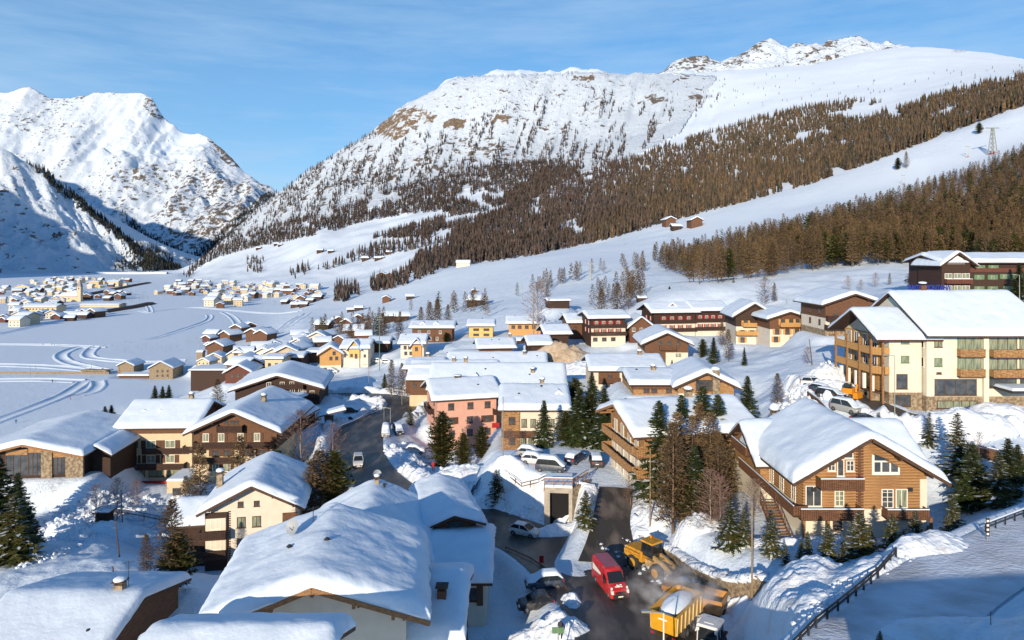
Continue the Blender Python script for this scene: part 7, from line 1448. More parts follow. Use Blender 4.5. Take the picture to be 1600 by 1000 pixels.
# landmark buildings of the far village
def fb(key, name, label, cat, x0, x1, yb, ye, yr, kind, l, low, wins=(), up=None, **kw):
    SITES[key] = (x0, x1, yb, 65 * F / (yb - HY), 800, l); h = simple(key, name, label, cat, kind, ye, yr, low, up, wins=wins, **kw); placed.append((h.c.x, h.c.y + l / 2)); return h
fb('vhotel', 'village_hotel', 'long cream hotel with two rows of dark windows in the far village', 'hotel', 37, 88, 493, 480, 474, 'E', 16, 'cream', ((483, (42, 47, 52, 57, 62, 67, 75, 82)), (487.5, (42, 47, 52, 57, 62, 67, 75, 82))), wsz=(1.7, 1.4), nsn=16, ts=.9)
placed += [(HT_(45 + i * 8, 492)[0], HT_(45, 492)[1] + 8) for i in range(5)]
fb('vapart', 'village_block', 'square pale yellow block with balconies, upper left of the far village', 'building', 22, 46, 459, 449, 445, 'G', 14, 'cream', ((452, (28, 34, 40)), (456, (28, 34, 40))), wsz=(2.2, 1.2), nsn=14)
fb('vblock2', 'village_block', 'pale orange block with dark right side, back row of the far village', 'building', 139, 154, 449, 441, 438.5, 'E', 16, 'yellow', ((445, (143, 149)),), wsz=(2.4, 2), nsn=14)
fb('vblock3', 'village_block', 'long cream block at the right end of the far village', 'building', 167, 185, 448, 440, 437, 'E', 16, 'cream', ((444, (171, 176, 181)),), wsz=(2, 2), nsn=14)
fb('vschool', 'village_hall', 'long low cream hall right of the church in the far village', 'building', 125, 186, 481, 476.5, 473, 'E', 16, 'cream', (), nsn=14, ts=.8)
# church: nave and bell tower
D_ = 65 * F / 72; h = House('church', 'cream village church with a pointed bell tower, in the far village', 'church', 93, 120, 472, D_, 800, None); h.l = 16; h.block(-h.w / 2, h.w / 2, 0, 14, 8.5, 4.5, 'x', low='cream', ov=.8, og=.6, ts=.8, nsn=16); placed.append((h.c.x, h.c.y + 8))
for u_ in (-9, -4, 1): h.window('f', u_, 5, 1.4, 1.8, (0, 0, 0, 0), 'b')
tx = h.u(123); b = MB(); b.box(tx - 2.6, tx + 2.6, 0, 5.2, -2, 22); b.obj('bell_tower', W_['stone'] if False else W_['cream'], h.root); b = MB(); b.box(tx - 3, tx + 3, -.4, 5.6, 22, 22.6); b.add([(tx - 2.7, 0, 22.6), (tx + 2.7, 0, 22.6), (tx + 2.7, 5.2, 22.6), (tx - 2.7, 5.2, 22.6), (tx, 2.6, 33)], [(0, 1, 4), (1, 2, 4), (2, 3, 4), (3, 0, 4)]); b.obj('spire', W_['grey'], h.root)
b = MB(); b.box(tx - .8, tx + .8, -.05, .05, 18, 20.5); b.obj('belfry_opening', m_glass, h.root); placed.append((h.c.x + tx, h.c.y))
cluster([(0,514),(0,450),(30,448),(60,438),(90,434),(120,436),(150,438),(210,440),(205,449),(120,452),(128,462),(122,470),(90,478),(88,496),(60,502),(30,512)], 120, V1, 'houses of the far village', [0, 1, 2, 3, 4, 7, 7, 8], 18, 500, 1, (.7, 1.05))
cluster([(90,500),(90,494),(150,492),(155,496),(120,502)], 10, 'the sheds before the far village hotel', 'sheds in front of the far village hotel', [5, 8, 2], 14, 400, 2)
cluster([(120,468),(130,462),(195,458),(205,464),(160,474)], 10, 'the low houses right of the church', 'low houses right of the church', [2, 8, 4, 5], 22, 500, 3)
cluster([(245,462),(262,446),(290,440),(340,444),(420,444),(440,448),(500,448),(500,462),(480,470),(440,466),(380,466),(330,464),(290,462)], 100, 'the hamlet below the ochre-cliff mountain', 'houses of the middle hamlet', [0, 1, 3, 4, 2, 7, 8], 17, 600, 4, (.65, 1.05))
cluster([(325,470),(350,464),(400,466),(395,472)], 5, 'the open field below the middle hamlet', 'houses in the field below the hamlet', [1, 4, 2], 22, 500, 5)
cluster([(315,482),(320,477),(345,476),(345,481)], 2, 'the roadside beyond the snow plain', 'roadside houses beyond the plain', [2, 1], 30, 500, 6)
cluster([(350,478),(352,474),(386,474),(386,478)], 2, 'the cream roadside pair beyond the plain', 'roadside houses beyond the plain', [3], 30, 500, 7)
cluster([(440,470),(500,458),(510,470),(470,482),(450,486)], 9, 'the brown huts at the foot of the ski slope', 'brown huts at the foot of the ski slope', [2, 5, 8], 18, 500, 8)
cluster([(300,585),(330,568),(400,560),(430,552),(470,560),(440,572),(400,590),(350,598)], 20, 'the village edge beside the snow plain', 'houses at the lower village edge', [0, 2, 4, 5, 7], 12, 200, 9, (.65, .9))
cluster([(430,560),(470,548),(500,538),(520,532),(500,545),(470,562)], 6, 'the row left of the orange-gable house', 'houses left of the orange gable', [0, 4, 5], 11, 200, 10, (.65, .9))
cluster([(520,600),(560,585),(600,590),(640,600),(630,608),(560,606)], 0, '', '', [0], 13, 180, 11)
cluster([(395,560),(420,545),(460,535),(500,530),(560,528),(575,536),(500,545),(440,556)], 9, 'the lane behind the orange-gable pair', 'houses along the lane behind the orange gables', [0, 1, 2, 5, 7], 12, 220, 12, (.6, .85))
cluster([(480,520),(500,505),(560,500),(640,492),(640,502),(560,512)], 6, 'the lower edge of the ski slope', 'barns at the lower edge of the ski slope', [5, 8], 15, 240, 14)
cluster([(300,540),(360,520),(420,515),(430,530),(340,560)], 9, 'the allotments beside the snow plain', 'huts in the allotments beside the plain', [5, 8, 2], 14, 240, 15)
# huts and barns scattered on the open slopes: (column, base row, kind, width px, label)
for px, py, k, wpx, lab in ((500,394,5,12,'long dark barn high on the left slope'),(517,395,5,8,'short dark barn beside the long one high on the left slope'),(571,407,5,10,'dark barn below the white tongue of slope'),(590,406,5,9,'left barn of a close pair on the slope'),(597,404,5,6,'right barn of a close pair on the slope'),(608,396,5,8,'small dark barn above the close pair'),(404,389,5,7,'tiny dark hut far left on the slope'),(432,383,5,8,'tiny hut beside another at the wood edge'),(438,384,5,6,'smallest hut at the wood edge'),
      (597,437,2,14,'pale-roofed barn among larches above the piste'),(609,434,2,10,'small barn joined to the pale-roofed one'),(641,467,5,12,'square dark hut alone on the ski slope'),(604,472,2,12,'brown and white hut alone on the ski slope'),(548,487,5,10,'dark hut at the low end of the ski slope'),(561,485,5,12,'long low hut right of the dark one, low on the slope'),(741,457,8,8,'small reddish hut beside the piste lift line'),(742,478,5,24,'long dark barn with lift wheel above the two-dormer house'),
      (1045,353,2,16,'long hut at the wood edge, left of three'),(1056,359,5,14,'dark hut below two others at the wood edge'),(1085,354,2,20,'white-roofed hut at the wood edge, right of three'),(832,397,4,7,'tiny white hut below the larch wood'),(880,385,4,7,'tiny pale hut under the trees'),(1002,470,5,10,'dark hut half buried above the red-shuttered hotel'),(815,563-25,5,14,'dark store beside the shed with a blue shadow')):
    X, Y, Z, ok = ray(px, py, 230); w_ = [10, 12, 9, 14, 10, 8, 16, 11, 7][k]; s = wpx * Y[0] / F / (9 if k in (5,) else w_); s = max(.35, min(1.6, s)); farhouse(k, X[0], Y[0], Z[0], .1, '', 'barns and huts on the open slopes', s=s, lab=lab)
# two unseen houses added outside the frame to shade the hill road
def offhouse(x, y, ztop, w, l, rz, lab):
    t = thing('shade_caster_house', lab, 'house', (x, y, ZC + ztop - 7.5), rz, None); a, b = w / 2, l / 2; m = MB(); m.add([(-a, -b, -12), (a, -b, -12), (a, b, -12), (-a, b, -12), (-a, -b, 4.5), (a, -b, 4.5), (a, b, 4.5), (-a, b, 4.5), (-a, 0, 7), (a, 0, 7)], [(0, 1, 5, 4), (2, 3, 7, 6), (1, 2, 6, 9, 5), (3, 0, 4, 8, 7)]); m.obj('wall', W_['white'], t)
    s = MB(); v = []; 
    for x_ in (-a - 1, a + 1): v += [(x_, -b - 1, 3.7), (x_, -b - 1, 4.5), (x_, 0, 7.5), (x_, b + 1, 4.5), (x_, b + 1, 3.7), (x_, 0, 6.8)]
    s.add(v, [(0, 1, 2, 5), (5, 2, 3, 4), (6, 11, 8, 7), (11, 10, 9, 8), (1, 7, 8, 2), (2, 8, 9, 3), (0, 6, 7, 1), (3, 9, 10, 4), (0, 5, 11, 6), (5, 4, 10, 11)]); s.obj('snow_cover', m_snow, t)
offhouse(20.5, 12.5, -12.9, 15, 13, .1, 'unseen house added below the bottom edge to shade the hill road')
offhouse(44, 16, -6.8, 20, 14, .0, 'unseen house added beyond the right bottom corner to shade the hill road')
# ---------------------------------------------------------------- walls, railings, poles, signs
m_conc = mat('concrete', (0.42, 0.38, 0.32), (0.3, 0.27, 0.23), 1.5, .85, bump=.02); m_pole = mat('galvanised_pole', (0.32, 0.33, 0.3), None, rough=.5, metal=.4); m_ochrepole = mat('timber_pole', (0.3, 0.22, 0.12), (0.2, 0.14, 0.08), 4, .8); m_black = mat('black_interior', (0.01, 0.01, 0.012), None, rough=.9)
m_orange = mat('sign_orange', (.6, .16, .05), None, rough=.5)
# garage portal under the terrace
p = P(874, 802, 90.5); t = thing('garage_portal', 'concrete garage opening with stone side wall under the terrace car park', 'garage', (p.x, p.y, ZC - 33.9), R(-6))
b = MB(); b.box(-2.0, -1.25, -.3, 5, -3, 2.6); b.box(1.25, 1.7, -.3, 5, -3, 2.6); b.box(-2.1, 1.75, -.4, 5, 2.6, 3.3); b.obj('portal_frame', m_conc, t); b = MB(); b.box(-1.25, 1.25, .6, .7, -3, 2.6); b.obj('dark_opening', m_black, t)
b = MB(); b.add([(1.7, -.3, -3), (4.1, 3.6, -3), (4.1, 3.6, 3.2), (1.7, -.3, 3.2), (1.5, 0, -3), (3.8, 4, -3), (3.8, 4, 3.2), (1.5, 0, 3.2)], [(0, 1, 2, 3), (7, 6, 5, 4), (3, 2, 6, 7), (1, 5, 6, 2), (0, 3, 7, 4)]); b.obj('stone_side_wall', W_['stone'], t)
b = MB(); b.box(-2.1, 1.75, -.4, 5, 3.31, 3.6, 0, .1, .1); b.obj('snow_cover', m_snow, t)
def railing(name, label, pts, h=1.0, step=1.6, m=None, rails=(1.0, .55), post=.08, solid=None, cat='railing', snow=True):
    c = sum((Vector(q) for q in pts), Vector()) / len(pts); c = Vector((pts[0][0], pts[0][1], pts[0][2])); t = thing(name, label, cat, c); m = m or m_bframe; ps = [Vector(q) - c for q in pts]
    rl = MB(); sn = MB(); pb = []
    for a, b_ in zip(ps[:-1], ps[1:]):
        L = (b_ - a).length; n = max(1, round(L / step))
        for r_ in rails: rl.bar(a + Vector((0, 0, h * r_)), b_ + Vector((0, 0, h * r_)), .07, .12)
        if snow: sn.bar(a + Vector((0, 0, h + .12)), b_ + Vector((0, 0, h + .12)), .12, .12)
        for i in range(n): pb.append(a.lerp(b_, i / n))
        if solid: rl.bar(a + Vector((0, 0, h * .5)), b_ + Vector((0, 0, h * .5)), .06, h * .8)
    pb.append(ps[-1]); me = MB().box(-post / 2, post / 2, -post / 2, post / 2, -.6, h + .05).mesh('post', m)
    rl.obj('rails', m, t)
    if snow: sn.obj('rail_snow', m_snow, t)
    for q in pb: link('post', me, t, q)
    return t
def Pt(px, D, up=0): X_ = (px - 800) / F * D; return (X_, D, float(tz(X_, D)) + up)
railing('terrace_railing', 'dark railing along the edge of the terrace car park', [Pt(786, 101, .2), Pt(815, 98, .2), Pt(842, 96.2, .2), Pt(856, 95.5, .2)], 1.1)
tp = ZC - 30.4
railing('portal_railing', 'wooden railing above the garage opening', [(p.x - 2, p.y - .2, tp), (p.x + 1.7, p.y - .4, tp), (p.x + 4.2, p.y + 3.6, tp)], 1.0, 1.2, m_beam)
railing('cream_fence', 'post fence along the bank in front of the cream hotel', [Pt(160, 112), Pt(200, 112), Pt(250, 112), Pt(285, 114)], 1.2, 2.4)
railing('hill_road_barrier', 'dark timber crash barrier with snow on top along the hill road', [Pt(1180, 37, .3), Pt(1225, 41.5, .3), Pt(1275, 45.5, .3), Pt(1325, 49, .35), Pt(1372, 53, .35), Pt(1400, 56.5, .3)], .55, 1.5, m_blackp, (1.0, .5), .12, snow=False, cat='barrier')
railing('upper_road_barrier', 'low dark barrier on the shaded road at the right edge', [Pt(1540, 61.5, .2), Pt(1600, 65, .2), Pt(1700, 71, .2)], .8, 2, m_metal, (1.0, .6), .1, cat='barrier')
railing('road_edge_railing', 'thin kerb railing beside the parked black hatchback', [Pt(790, 84, 0), Pt(830, 79.5, 0), Pt(868, 74, 0), Pt(900, 68, 0)], .35, 3, m_bframe, (1.0,), .06, snow=False)
railing('bend_railing', 'dark railing above the shaded road bend near the shelter', [Pt(498, 138, .2), Pt(530, 143, .2), Pt(560, 150, .2), Pt(592, 163, .3)], 1.1, 3)
railing('timber_fence', 'brown timber fence below the snow heap, right edge', [Pt(1512, 90), Pt(1545, 88), Pt(1585, 86), Pt(1640, 84)], 1.6, 2.2, W_['brown'], (1.0, .7, .35), .14, solid=True, cat='fence')
railing('white_topped_wall_rail', 'snow-topped picket wall beside the hotel drive cars', [Pt(1262, 109.5), Pt(1280, 105), Pt(1298, 101), Pt(1312, 98)], .9, .8, W_['brown'], (1.0, .5), .1, solid=True, cat='fence')
railing('small_fence', 'short dark fence in the snow hollow, bottom edge right of centre', [Pt(1196, 61), Pt(1212, 58.5), Pt(1226, 56.5)], 1.0, 1.1, W_['brown'])
# causeway on the plain with a brown railing and a little bridge
fy = 65 * F / 186; railing('causeway_fence', 'long brown fence across the snow plain leading to the small bridge', [((px - 800) / F * fy, fy, .2) for px in (-60, 0, 60, 120, 170)], 1.6, 6, W_['stone'], (1.0, .6, .25), .2, solid=True, cat='fence', snow=False)
t = thing('footbridge', 'small stone bridge at the end of the plain fence', 'bridge', ((146 - 800) / F * fy, fy + 2, 0)); b = MB(); b.box(-7, 7, -2, 2, 2.0, 2.6); b.box(-7, -5.4, -2, 2, -1, 2.0); b.box(5.4, 7, -2, 2, -1, 2.0); b.obj('bridge_deck', W_['stone'], t); b = MB(); b.box(-5.4, 5.4, 1.2, 1.4, -.5, 2.0); b.obj('dark_opening', m_black, t)
# stone retaining wall beside the loader: stones picked out one by one
wall_pts = [Pt(1036, 77), Pt(1062, 73.5), Pt(1092, 70), Pt(1125, 66.5), Pt(1160, 63.5), Pt(1200, 60.5)]
t = thing('retaining_wall', 'rough stone retaining wall with snow on top, right of the loader', 'wall', wall_pts[0]); st = [MB().blob((0, 0, 0), (.5, .28, .3), nz=4, n=6, j=.22, rnd=random.Random(i)).mesh('stone', W_['stone']) for i in range(6)]; sc_ = 0; wr = random.Random(3)
for a, b_ in zip(wall_pts[:-1], wall_pts[1:]):
    a = Vector(a); b_ = Vector(b_); L_ = (b_ - a).length; n = int(L_ / .72); ang = math.atan2(b_.y - a.y, b_.x - a.x); zb = min(a.z, b_.z) - 1.2
    core = MB(); o_ = Vector(wall_pts[0]); core.bar(a - o_ + Vector((0, .3, -.2)), b_ - o_ + Vector((0, .3, -.2)), .5, 3.2); core.obj('wall_core', W_['stone'], t)
    for i in range(n):
        for j in range(5):
            if sc_ > 280: break
            q = a.lerp(b_, (i + .5 + (.5 if j % 2 else 0)) / n); o = link('stone', st[wr.randrange(6)], t, (q.x - o_.x, q.y - o_.y - .02, q.z - o_.z - 1.4 + j * .56)); o.rotation_euler = (wr.uniform(-.2, .2), wr.uniform(-.3, .3), ang + wr.uniform(-.2, .2)); s_ = wr.uniform(.8, 1.15); o.scale = (s_, s_, s_); sc_ += 1
sn = MB()
for a, b_ in zip(wall_pts[:-1], wall_pts[1:]):
    a = Vector(a) - o_; b_ = Vector(b_) - o_
    for i in range(9): q = a.lerp(b_, (i + .5) / 9); sn.blob((q.x + wr.uniform(-.2, .2), q.y + .7 + wr.uniform(-.2, .3), q.z + 1.3), (wr.uniform(.5, .9), wr.uniform(.5, .8), wr.uniform(.2, .4)), n=8, j=.25, rnd=wr)
sn.obj('snow_cover', m_bank, t, smooth=True)
# poles, masts and lamps: (name, column, top row, base row, distance, radius, label, kind)
def pole(px, pyt, D, r, label, kind='pole', pyb=None, m=None, lean=0, name=None, cat=None, group=None):
    b0 = Vector(Pt(px, D)); h = (HY - pyt) / F * D + ZC - b0.z; t = thing(name or {'pole': 'wooden_pole', 'lamp': 'street_lamp', 'mast': 'mast'}[kind], label, cat or {'pole': 'pole', 'lamp': 'street lamp', 'mast': 'mast'}[kind], b0, 0, group); b = MB(); b.cyl((0, 0, -1), (lean, 0, h), r, r * .7, 8); b.obj('shaft', m or m_pole, t)
    if kind == 'lamp': b = MB(); b.bar((lean, 0, h), (lean - 1.1, 0, h + .15), .09); b.box(lean - 1.7, lean - .9, -.16, .16, h + .08, h + .24); b.obj('lamp_head', m_pole, t)
    if kind == 'mast': b = MB(); b.bar((-.9, 0, h - .8), (.9, 0, h - .8), .1); b.bar((-.6, 0, h - 1.6), (.6, 0, h - 1.6), .1); b.obj('crossarm', m_pole, t)
    return t
pole(192, 764, 108, .09, 'thin dark pole by the fence in front of the cream hotel', m=m_bframe, lean=-.3); pole(188, 814, 86, .09, 'middle leaning pole in the lower left snowfield', m=m_bframe, lean=-.6); pole(183, 885, 71, .09, 'nearest leaning pole, with a bent twig, in the blue hollow', m=m_bframe, lean=-.45)
pole(1016, 700, 82, .1, 'tall straw-coloured pole in front of the balconied house', m=m_ochrepole); pole(1175, 790, 61.5, .1, 'tall straw-coloured pole by the stone wall', m=m_ochrepole); pole(786, 620, 103, .09, 'tall grey lamp pole on the snow mound below the half-timbered house', 'pole', m=m_pole)
pole(610, 638, 143, .08, 'street lamp over the small car park on the bend', 'lamp'); pole(600, 636, 150, .07, 'thin pole just behind the bend lamp'); pole(593, 492, 226, .14, 'tall green-grey mast beside the orange gable house', 'mast', m=mat('green_mast', (.12, .2, .16), None, rough=.6)); pole(576, 570, 196, .08, 'slim lamp pole on the open slope', 'lamp'); pole(628, 610, 170, .08, 'lamp pole at the road above the bend', 'lamp')
pole(834, 457, 238, .16, 'tall wooden mast above the dark barns', 'mast', m=m_ochrepole); pole(1270, 530, 134, .1, 'leaning dark pole above the hotel car park', m=m_bframe, lean=-.7); pole(1548, 955, 45, .03, 'thin marker stick by the hill road', m=m_bframe); pole(816, 443, 420, .15, 'lone pole at the left foot of the piste')
pole(1398, 556, 97, .07, 'slim lamp pole in front of the apartment building', 'lamp'); pole(1593, 430, 160, .08, 'pale lamp pole beside the dark timber hotel', 'lamp'); pole(1230, 460, 235, .08, 'bent lamp post in the meadow left of the dark-topped chalet', 'lamp'); pole(47, 572, 360, .12, 'left of a pair of poles on the plain'); pole(56, 570, 360, .12, 'right of a pair of poles on the plain'); pole(134, 571, 362, .12, 'left pole by the plain track bend'); pole(143, 567, 362, .12, 'right pole by the plain track bend')
# big floodlight column at the bottom edge
t = pole(1037, 958, 52, .08, 'white street lamp standing in front of the dump trailer', 'lamp', m=m_wframe)
# lift pylons on the piste
def pylon(px, pyb, pyt, label, lattice=False):
    q = G(px, pyb, 600); h = (HY - pyt) / F * q.y + ZC - q.z; t = thing('lift_pylon', label, 'lift pylon', q, 0, 'lift pylons on the ski slope'); b = MB(); w = h * .11
    if lattice:
        for sx, sy in ((-1, -1), (1, -1), (1, 1), (-1, 1)): b.bar((sx * w, sy * w, -1), (sx * w * .25, sy * w * .25, h), h * .02)
        for i in range(6):
            z0, z1 = h * i / 6, h * (i + 1) / 6; a0 = w * (1 - .75 * i / 6); a1 = w * (1 - .75 * (i + 1) / 6)
            for sy in (-1, 1): b.bar((-a0, sy * a0, z0), (a1, sy * a1, z1), h * .012); b.bar((a0, sy * a0, z0), (-a1, sy * a1, z1), h * .012)
    else: b.cyl((-h * .12, 0, -1), (-h * .12, 0, h), h * .02, n=6); b.cyl((h * .12, 0, -1), (h * .12, 0, h), h * .02, n=6)
    b.obj('frame', m_pole, t); b = MB(); b.bar((-h * .25, 0, h), (h * .25, 0, h), h * .035); b.obj('crossbar', m_pole, t); b = MB(); b.box(-w * .9, w * .9, -w * .9, w * .9, -.5, h * .03); b.obj('red_padding', m_redsh, t)
pylon(1551, 240, 200, 'tall lattice lift pylon on the right of the piste', True); pylon(1512, 245, 229, 'smaller double-post lift pylon left of the lattice one'); pylon(1411, 288, 274, 'lift pylon at the lower edge of the upper piste'); pylon(976, 382, 372, 'small lift pylon on the middle of the piste'); pylon(850, 425, 416, 'small lift pylon low on the piste')
q = G(923, 438, 300); h_ = 26 * q.y / F; t = thing('lift_tower', 'grey T-shaped lift tower among the larches above the village', 'lift tower', q); b = MB(); b.cyl((0, 0, -1), (0, 0, h_), .5, .4, 8); b.obj('column', m_pole, t); b = MB(); b.bar((-2.6, 0, h_), (2.6, 0, h_), .5); b.obj('crossbar', m_pole, t)
# signs
q = Vector(Pt(1386, 61.5)); t = thing('round_sign', 'round orange-red road sign seen from behind, at the end of the barrier', 'sign', q); h_ = (HY - 872) / F * 61.5 + ZC - q.z; b = MB(); b.cyl((0, 0, -.5), (0, 0, h_), .04, n=6); b.obj('post', m_pole, t); b = MB(); b.cyl((0, -.02, h_), (0, .03, h_), .33, n=20); b.obj('disc', m_orange, t)
q = Vector(Pt(1543, 60)); t = thing('street_sign', 'dark chevron post sign in shade on the hill road', 'sign', q); b = MB(); b.cyl((0, 0, -.5), (0, 0, 2.2), .04, n=6); b.obj('post', m_pole, t); b = MB(); b.box(-.16, .16, -.04, 0, .5, 2.1); b.obj('panel', m_blackp, t); b = MB()
for i in range(4): b.box(-.1, .1, -.05, -.04, .62 + i * .38, .8 + i * .38)
b.obj('stripes', m_wframe, t)
q = roadp(852, 84); q = Vector(Pt(846, 78)); t = thing('red_marker', 'small red marker beside the road below the white hatchback', 'marker', q); b = MB(); b.box(-.25, .25, -.05, 0, .3, 1.1); b.obj('panel', m_red, t); b = MB(); b.cyl((0, 0, -.3), (0, 0, .4), .04, n=6); b.obj('post', m_pole, t)
# bus shelter
q = Vector(Pt(514, 147)); t = thing('bus_shelter', 'dark mushroom-roofed bus shelter with a pointed snow cap above the bend', 'shelter', q, R(15)); b = MB(); b.box(-.7, .7, -.6, .6, -.5, 2.4, 0, -.3, -.2); b.obj('pier', m_bframe, t); b = MB(); b.add([(-2.6, -1.6, 2.4), (3.4, -1.6, 3.6), (3.4, 1.6, 3.6), (-2.6, 1.6, 2.4), (-2.6, -1.6, 2.7), (3.6, -1.6, 3.9), (3.6, 1.6, 3.9), (-2.6, 1.6, 2.7)], [(3, 2, 1, 0), (0, 1, 5, 4), (1, 2, 6, 5), (2, 3, 7, 6), (3, 0, 4, 7)]); b.obj('canopy', m_bframe, t)
b = MB(); b.add([(-2.7, -1.7, 2.71), (3.6, -1.7, 3.91), (3.6, 1.7, 3.91), (-2.7, 1.7, 2.71), (-2.2, -1.2, 3.2), (3.2, -1.2, 4.4), (3.2, 1.2, 4.4), (-2.2, 1.2, 3.2)], [(4, 5, 6, 7), (0, 1, 5, 4), (1, 2, 6, 5), (2, 3, 7, 6), (3, 0, 4, 7)]); b.obj('snow_cover', m_snow, t, smooth=False)
q = Vector(Pt(164, 105)); t = thing('entrance_kiosk', 'small dark wooden kiosk with a flat snow cap left of the cream hotel', 'kiosk', q); b = MB(); b.box(-.9, .9, -.8, .8, -1, 2.6); b.obj('wall', W_['dark'], t); b = MB(); b.box(-1.3, 1.3, -1.2, 1.2, 2.6, 2.8); b.obj('roof', m_roofwood, t); b = MB(); b.box(-1.3, 1.3, -1.2, 1.2, 2.81, 3.2, 0, .15, .15); b.obj('snow_cover', m_snow, t)
# snow-covered information board at the bottom edge
q = Vector(Pt(872, 57)); t = thing('snowed_sign', 'green-topped sign post sunk in the snow heap at the bottom edge', 'sign', q); b = MB(); b.cyl((0, 0, -1), (0, 0, 2.6), .05, n=6); b.obj('post', m_pole, t); b = MB(); b.box(-.5, .5, -.03, .03, 2.1, 2.6); b.obj('panel', m_gframe, t)
# snow heaps
def heap(px, D, rx, ry, h, label, m=None, seed=0, lump=1.0):
    X_ = (px - 800) / F * D; n = 56; g = np.linspace(-1, 1, n); A, B_ = np.meshgrid(g, g); XX = X_ + A * rx; YY = D + B_ * ry; r_ = np.sqrt(A ** 2 + B_ ** 2); env = np.clip(1 - r_ ** 1.7, 0, 1) ** .8
    Z = tz(XX, YY) - .25 + env * h * (1 + .4 * fbm(XX / 3 + seed, YY / 3, 3)) + env ** .4 * (np.abs(fbm(XX / 1.2, YY / 1.2 + seed, 4)) * .9 * lump); Z = np.where(r_ > 1, tz(XX, YY) - .6, Z)
    o = link('snow_heap', gridmesh('snow_heap', XX, YY, Z, m or m_bank)); tag(o, label, 'snow heap'); return o
m_dirtysn = mat('dirty_snow', (0.5, 0.42, 0.33), (0.36, 0.27, 0.18), .6, .8, bump=.3, bscale=1.5)
heap(882, 200, 10, 9, 5.5, 'tall brown-streaked snow heap below the red-shuttered chalet', m_dirtysn, 1); heap(905, 190, 13, 8, 3, 'white snow heap in front of the brown-streaked one', None, 2)
heap(1290, 118, 5, 4, 3.2, 'rounded snow heap above the parked off-road car', None, 3); heap(1300, 112, 4.5, 3, 2.2, 'snow heap beside the orange snow machine', None, 13); heap(1505, 96, 8, 4, 2.6, 'broad rounded snow heap in front of the apartment building', None, 4, .5); heap(1560, 100, 7, 4, 2.4, 'snow heap at the right edge below the entrance canopy', None, 5, .6)
heap(106, 102, 3.2, 2.6, 2.4, 'cluster of big snow boulders in the lower left field', None, 6, 1.6); heap(118, 98, 2.4, 2, 1.6, 'smaller snow lumps in front of the boulders', None, 7, 1.6); heap(220, 103, 9, 3.5, 2.2, 'long pitted snow heap behind the poles', None, 8)
heap(1250, 57.5, 8.5, 5.0, 1.6, 'big ploughed snow mound above the crash barrier', None, 9, .8); heap(1400, 60, 6.5, 3.6, 1.4, 'ploughed snow mound at the round sign', None, 10, .8); heap(1200, 52, 5, 4, 1.2, 'snow mound left of the crash barrier', None, 11, .8); heap(1510, 45, 7, 3, .9, 'soft snow bank in the bottom right corner', None, 12, .3)
heap(868, 88.8, 4.2, 1.8, 1.5, 'snow ramp in front of the garage opening', None, 27, .5); heap(850, 62, 4.5, 2.6, 1.3, 'snow heap in front of the black hatchback', None, 15); heap(893, 68, 1.2, 2.4, .7, 'small sunlit heap between lot and road', None, 16); heap(738, 79, 2.5, 4, 1.2, 'shaded heap beside the foreground roofs', None, 17)
heap(1022, 84, 2.2, 4, 1.0, 'snow heap between driveway and grove', None, 18); heap(1078, 76, 5, 2.2, 1.3, 'snow shelf above the stone wall', None, 19); heap(640, 128, 5, 3, 1.8, 'snow heap at the inner side of the bend', None, 20); heap(706, 112, 6, 4, 2.0, 'snow mound under the three conifers', None, 21); heap(765, 101, 6, 2.6, 1.8, 'snow mound below the terrace railing', None, 22, .6)
heap(1290, 70, 10, 2.0, .8, 'uneven snow between the front-row spruces and the chalet', None, 23); heap(60, 92, 5, 5, 1.2, 'snow hump below the left edge spruces', None, 24, .4); heap(540, 97, 4, 3, 1.0, 'snow hump behind the foreground roofs', None, 25, .6); heap(1105, 63, 4, 2.2, .9, 'loose snow beside the orange dump truck', None, 26, 1.2)
# hillside chunks of frozen snow along the verges, too many to count
def chunks(poly, n, label, s=.25, seed=0, dmin=24):
    r = np.random.default_rng(seed); a = np.array(poly, float); px = r.uniform(a[:, 0].min(), a[:, 0].max(), n * 3); py = r.uniform(a[:, 1].min(), a[:, 1].max(), n * 3); k = inpoly(px, py, poly); X, Y, Z, ok = ray(px[k][:n], py[k][:n], dmin); b = MB(); rr = random.Random(seed)
    for x, y, z in zip(X, Y, Z): q = s * rr.uniform(.4, 1.5) * (1 if y < 100 else 1.4); b.blob((x, y, z + q * .3), (q, q * rr.uniform(.7, 1.2), q * .8), nz=3, n=5, j=.25, rnd=rr)
    o = b.obj('snow_chunks', m_bank); tag(o, label, kind='stuff')
chunks([(930,850),(1000,835),(1060,860),(1130,920),(1160,990),(1100,960),(1000,900)], 260, 'loose snow lumps around the loader and wall', .2, 1); chunks([(590,700),(640,690),(700,740),(780,770),(860,800),(850,820),(740,790),(640,740)], 350, 'lumps of ploughed snow along the inner verge', .32, 2)
chunks([(20,840),(100,790),(170,770),(290,780),(280,830),(180,830),(100,870),(20,890)], 420, 'snow lumps and footprints across the lower left field', .3, 3); chunks([(1140,960),(1200,890),(1380,880),(1450,860),(1400,900),(1220,990)], 300, 'broken snow crust on the mound by the barrier', .16, 5)
chunks([(1200,640),(1260,590),(1300,560),(1310,600),(1250,660)], 200, 'snow lumps around the hotel car park', .35, 6)
chunks([(1440,640),(1600,640),(1600,690),(1440,690)], 120, 'snow lumps on the heap before the apartment building', .3, 8)
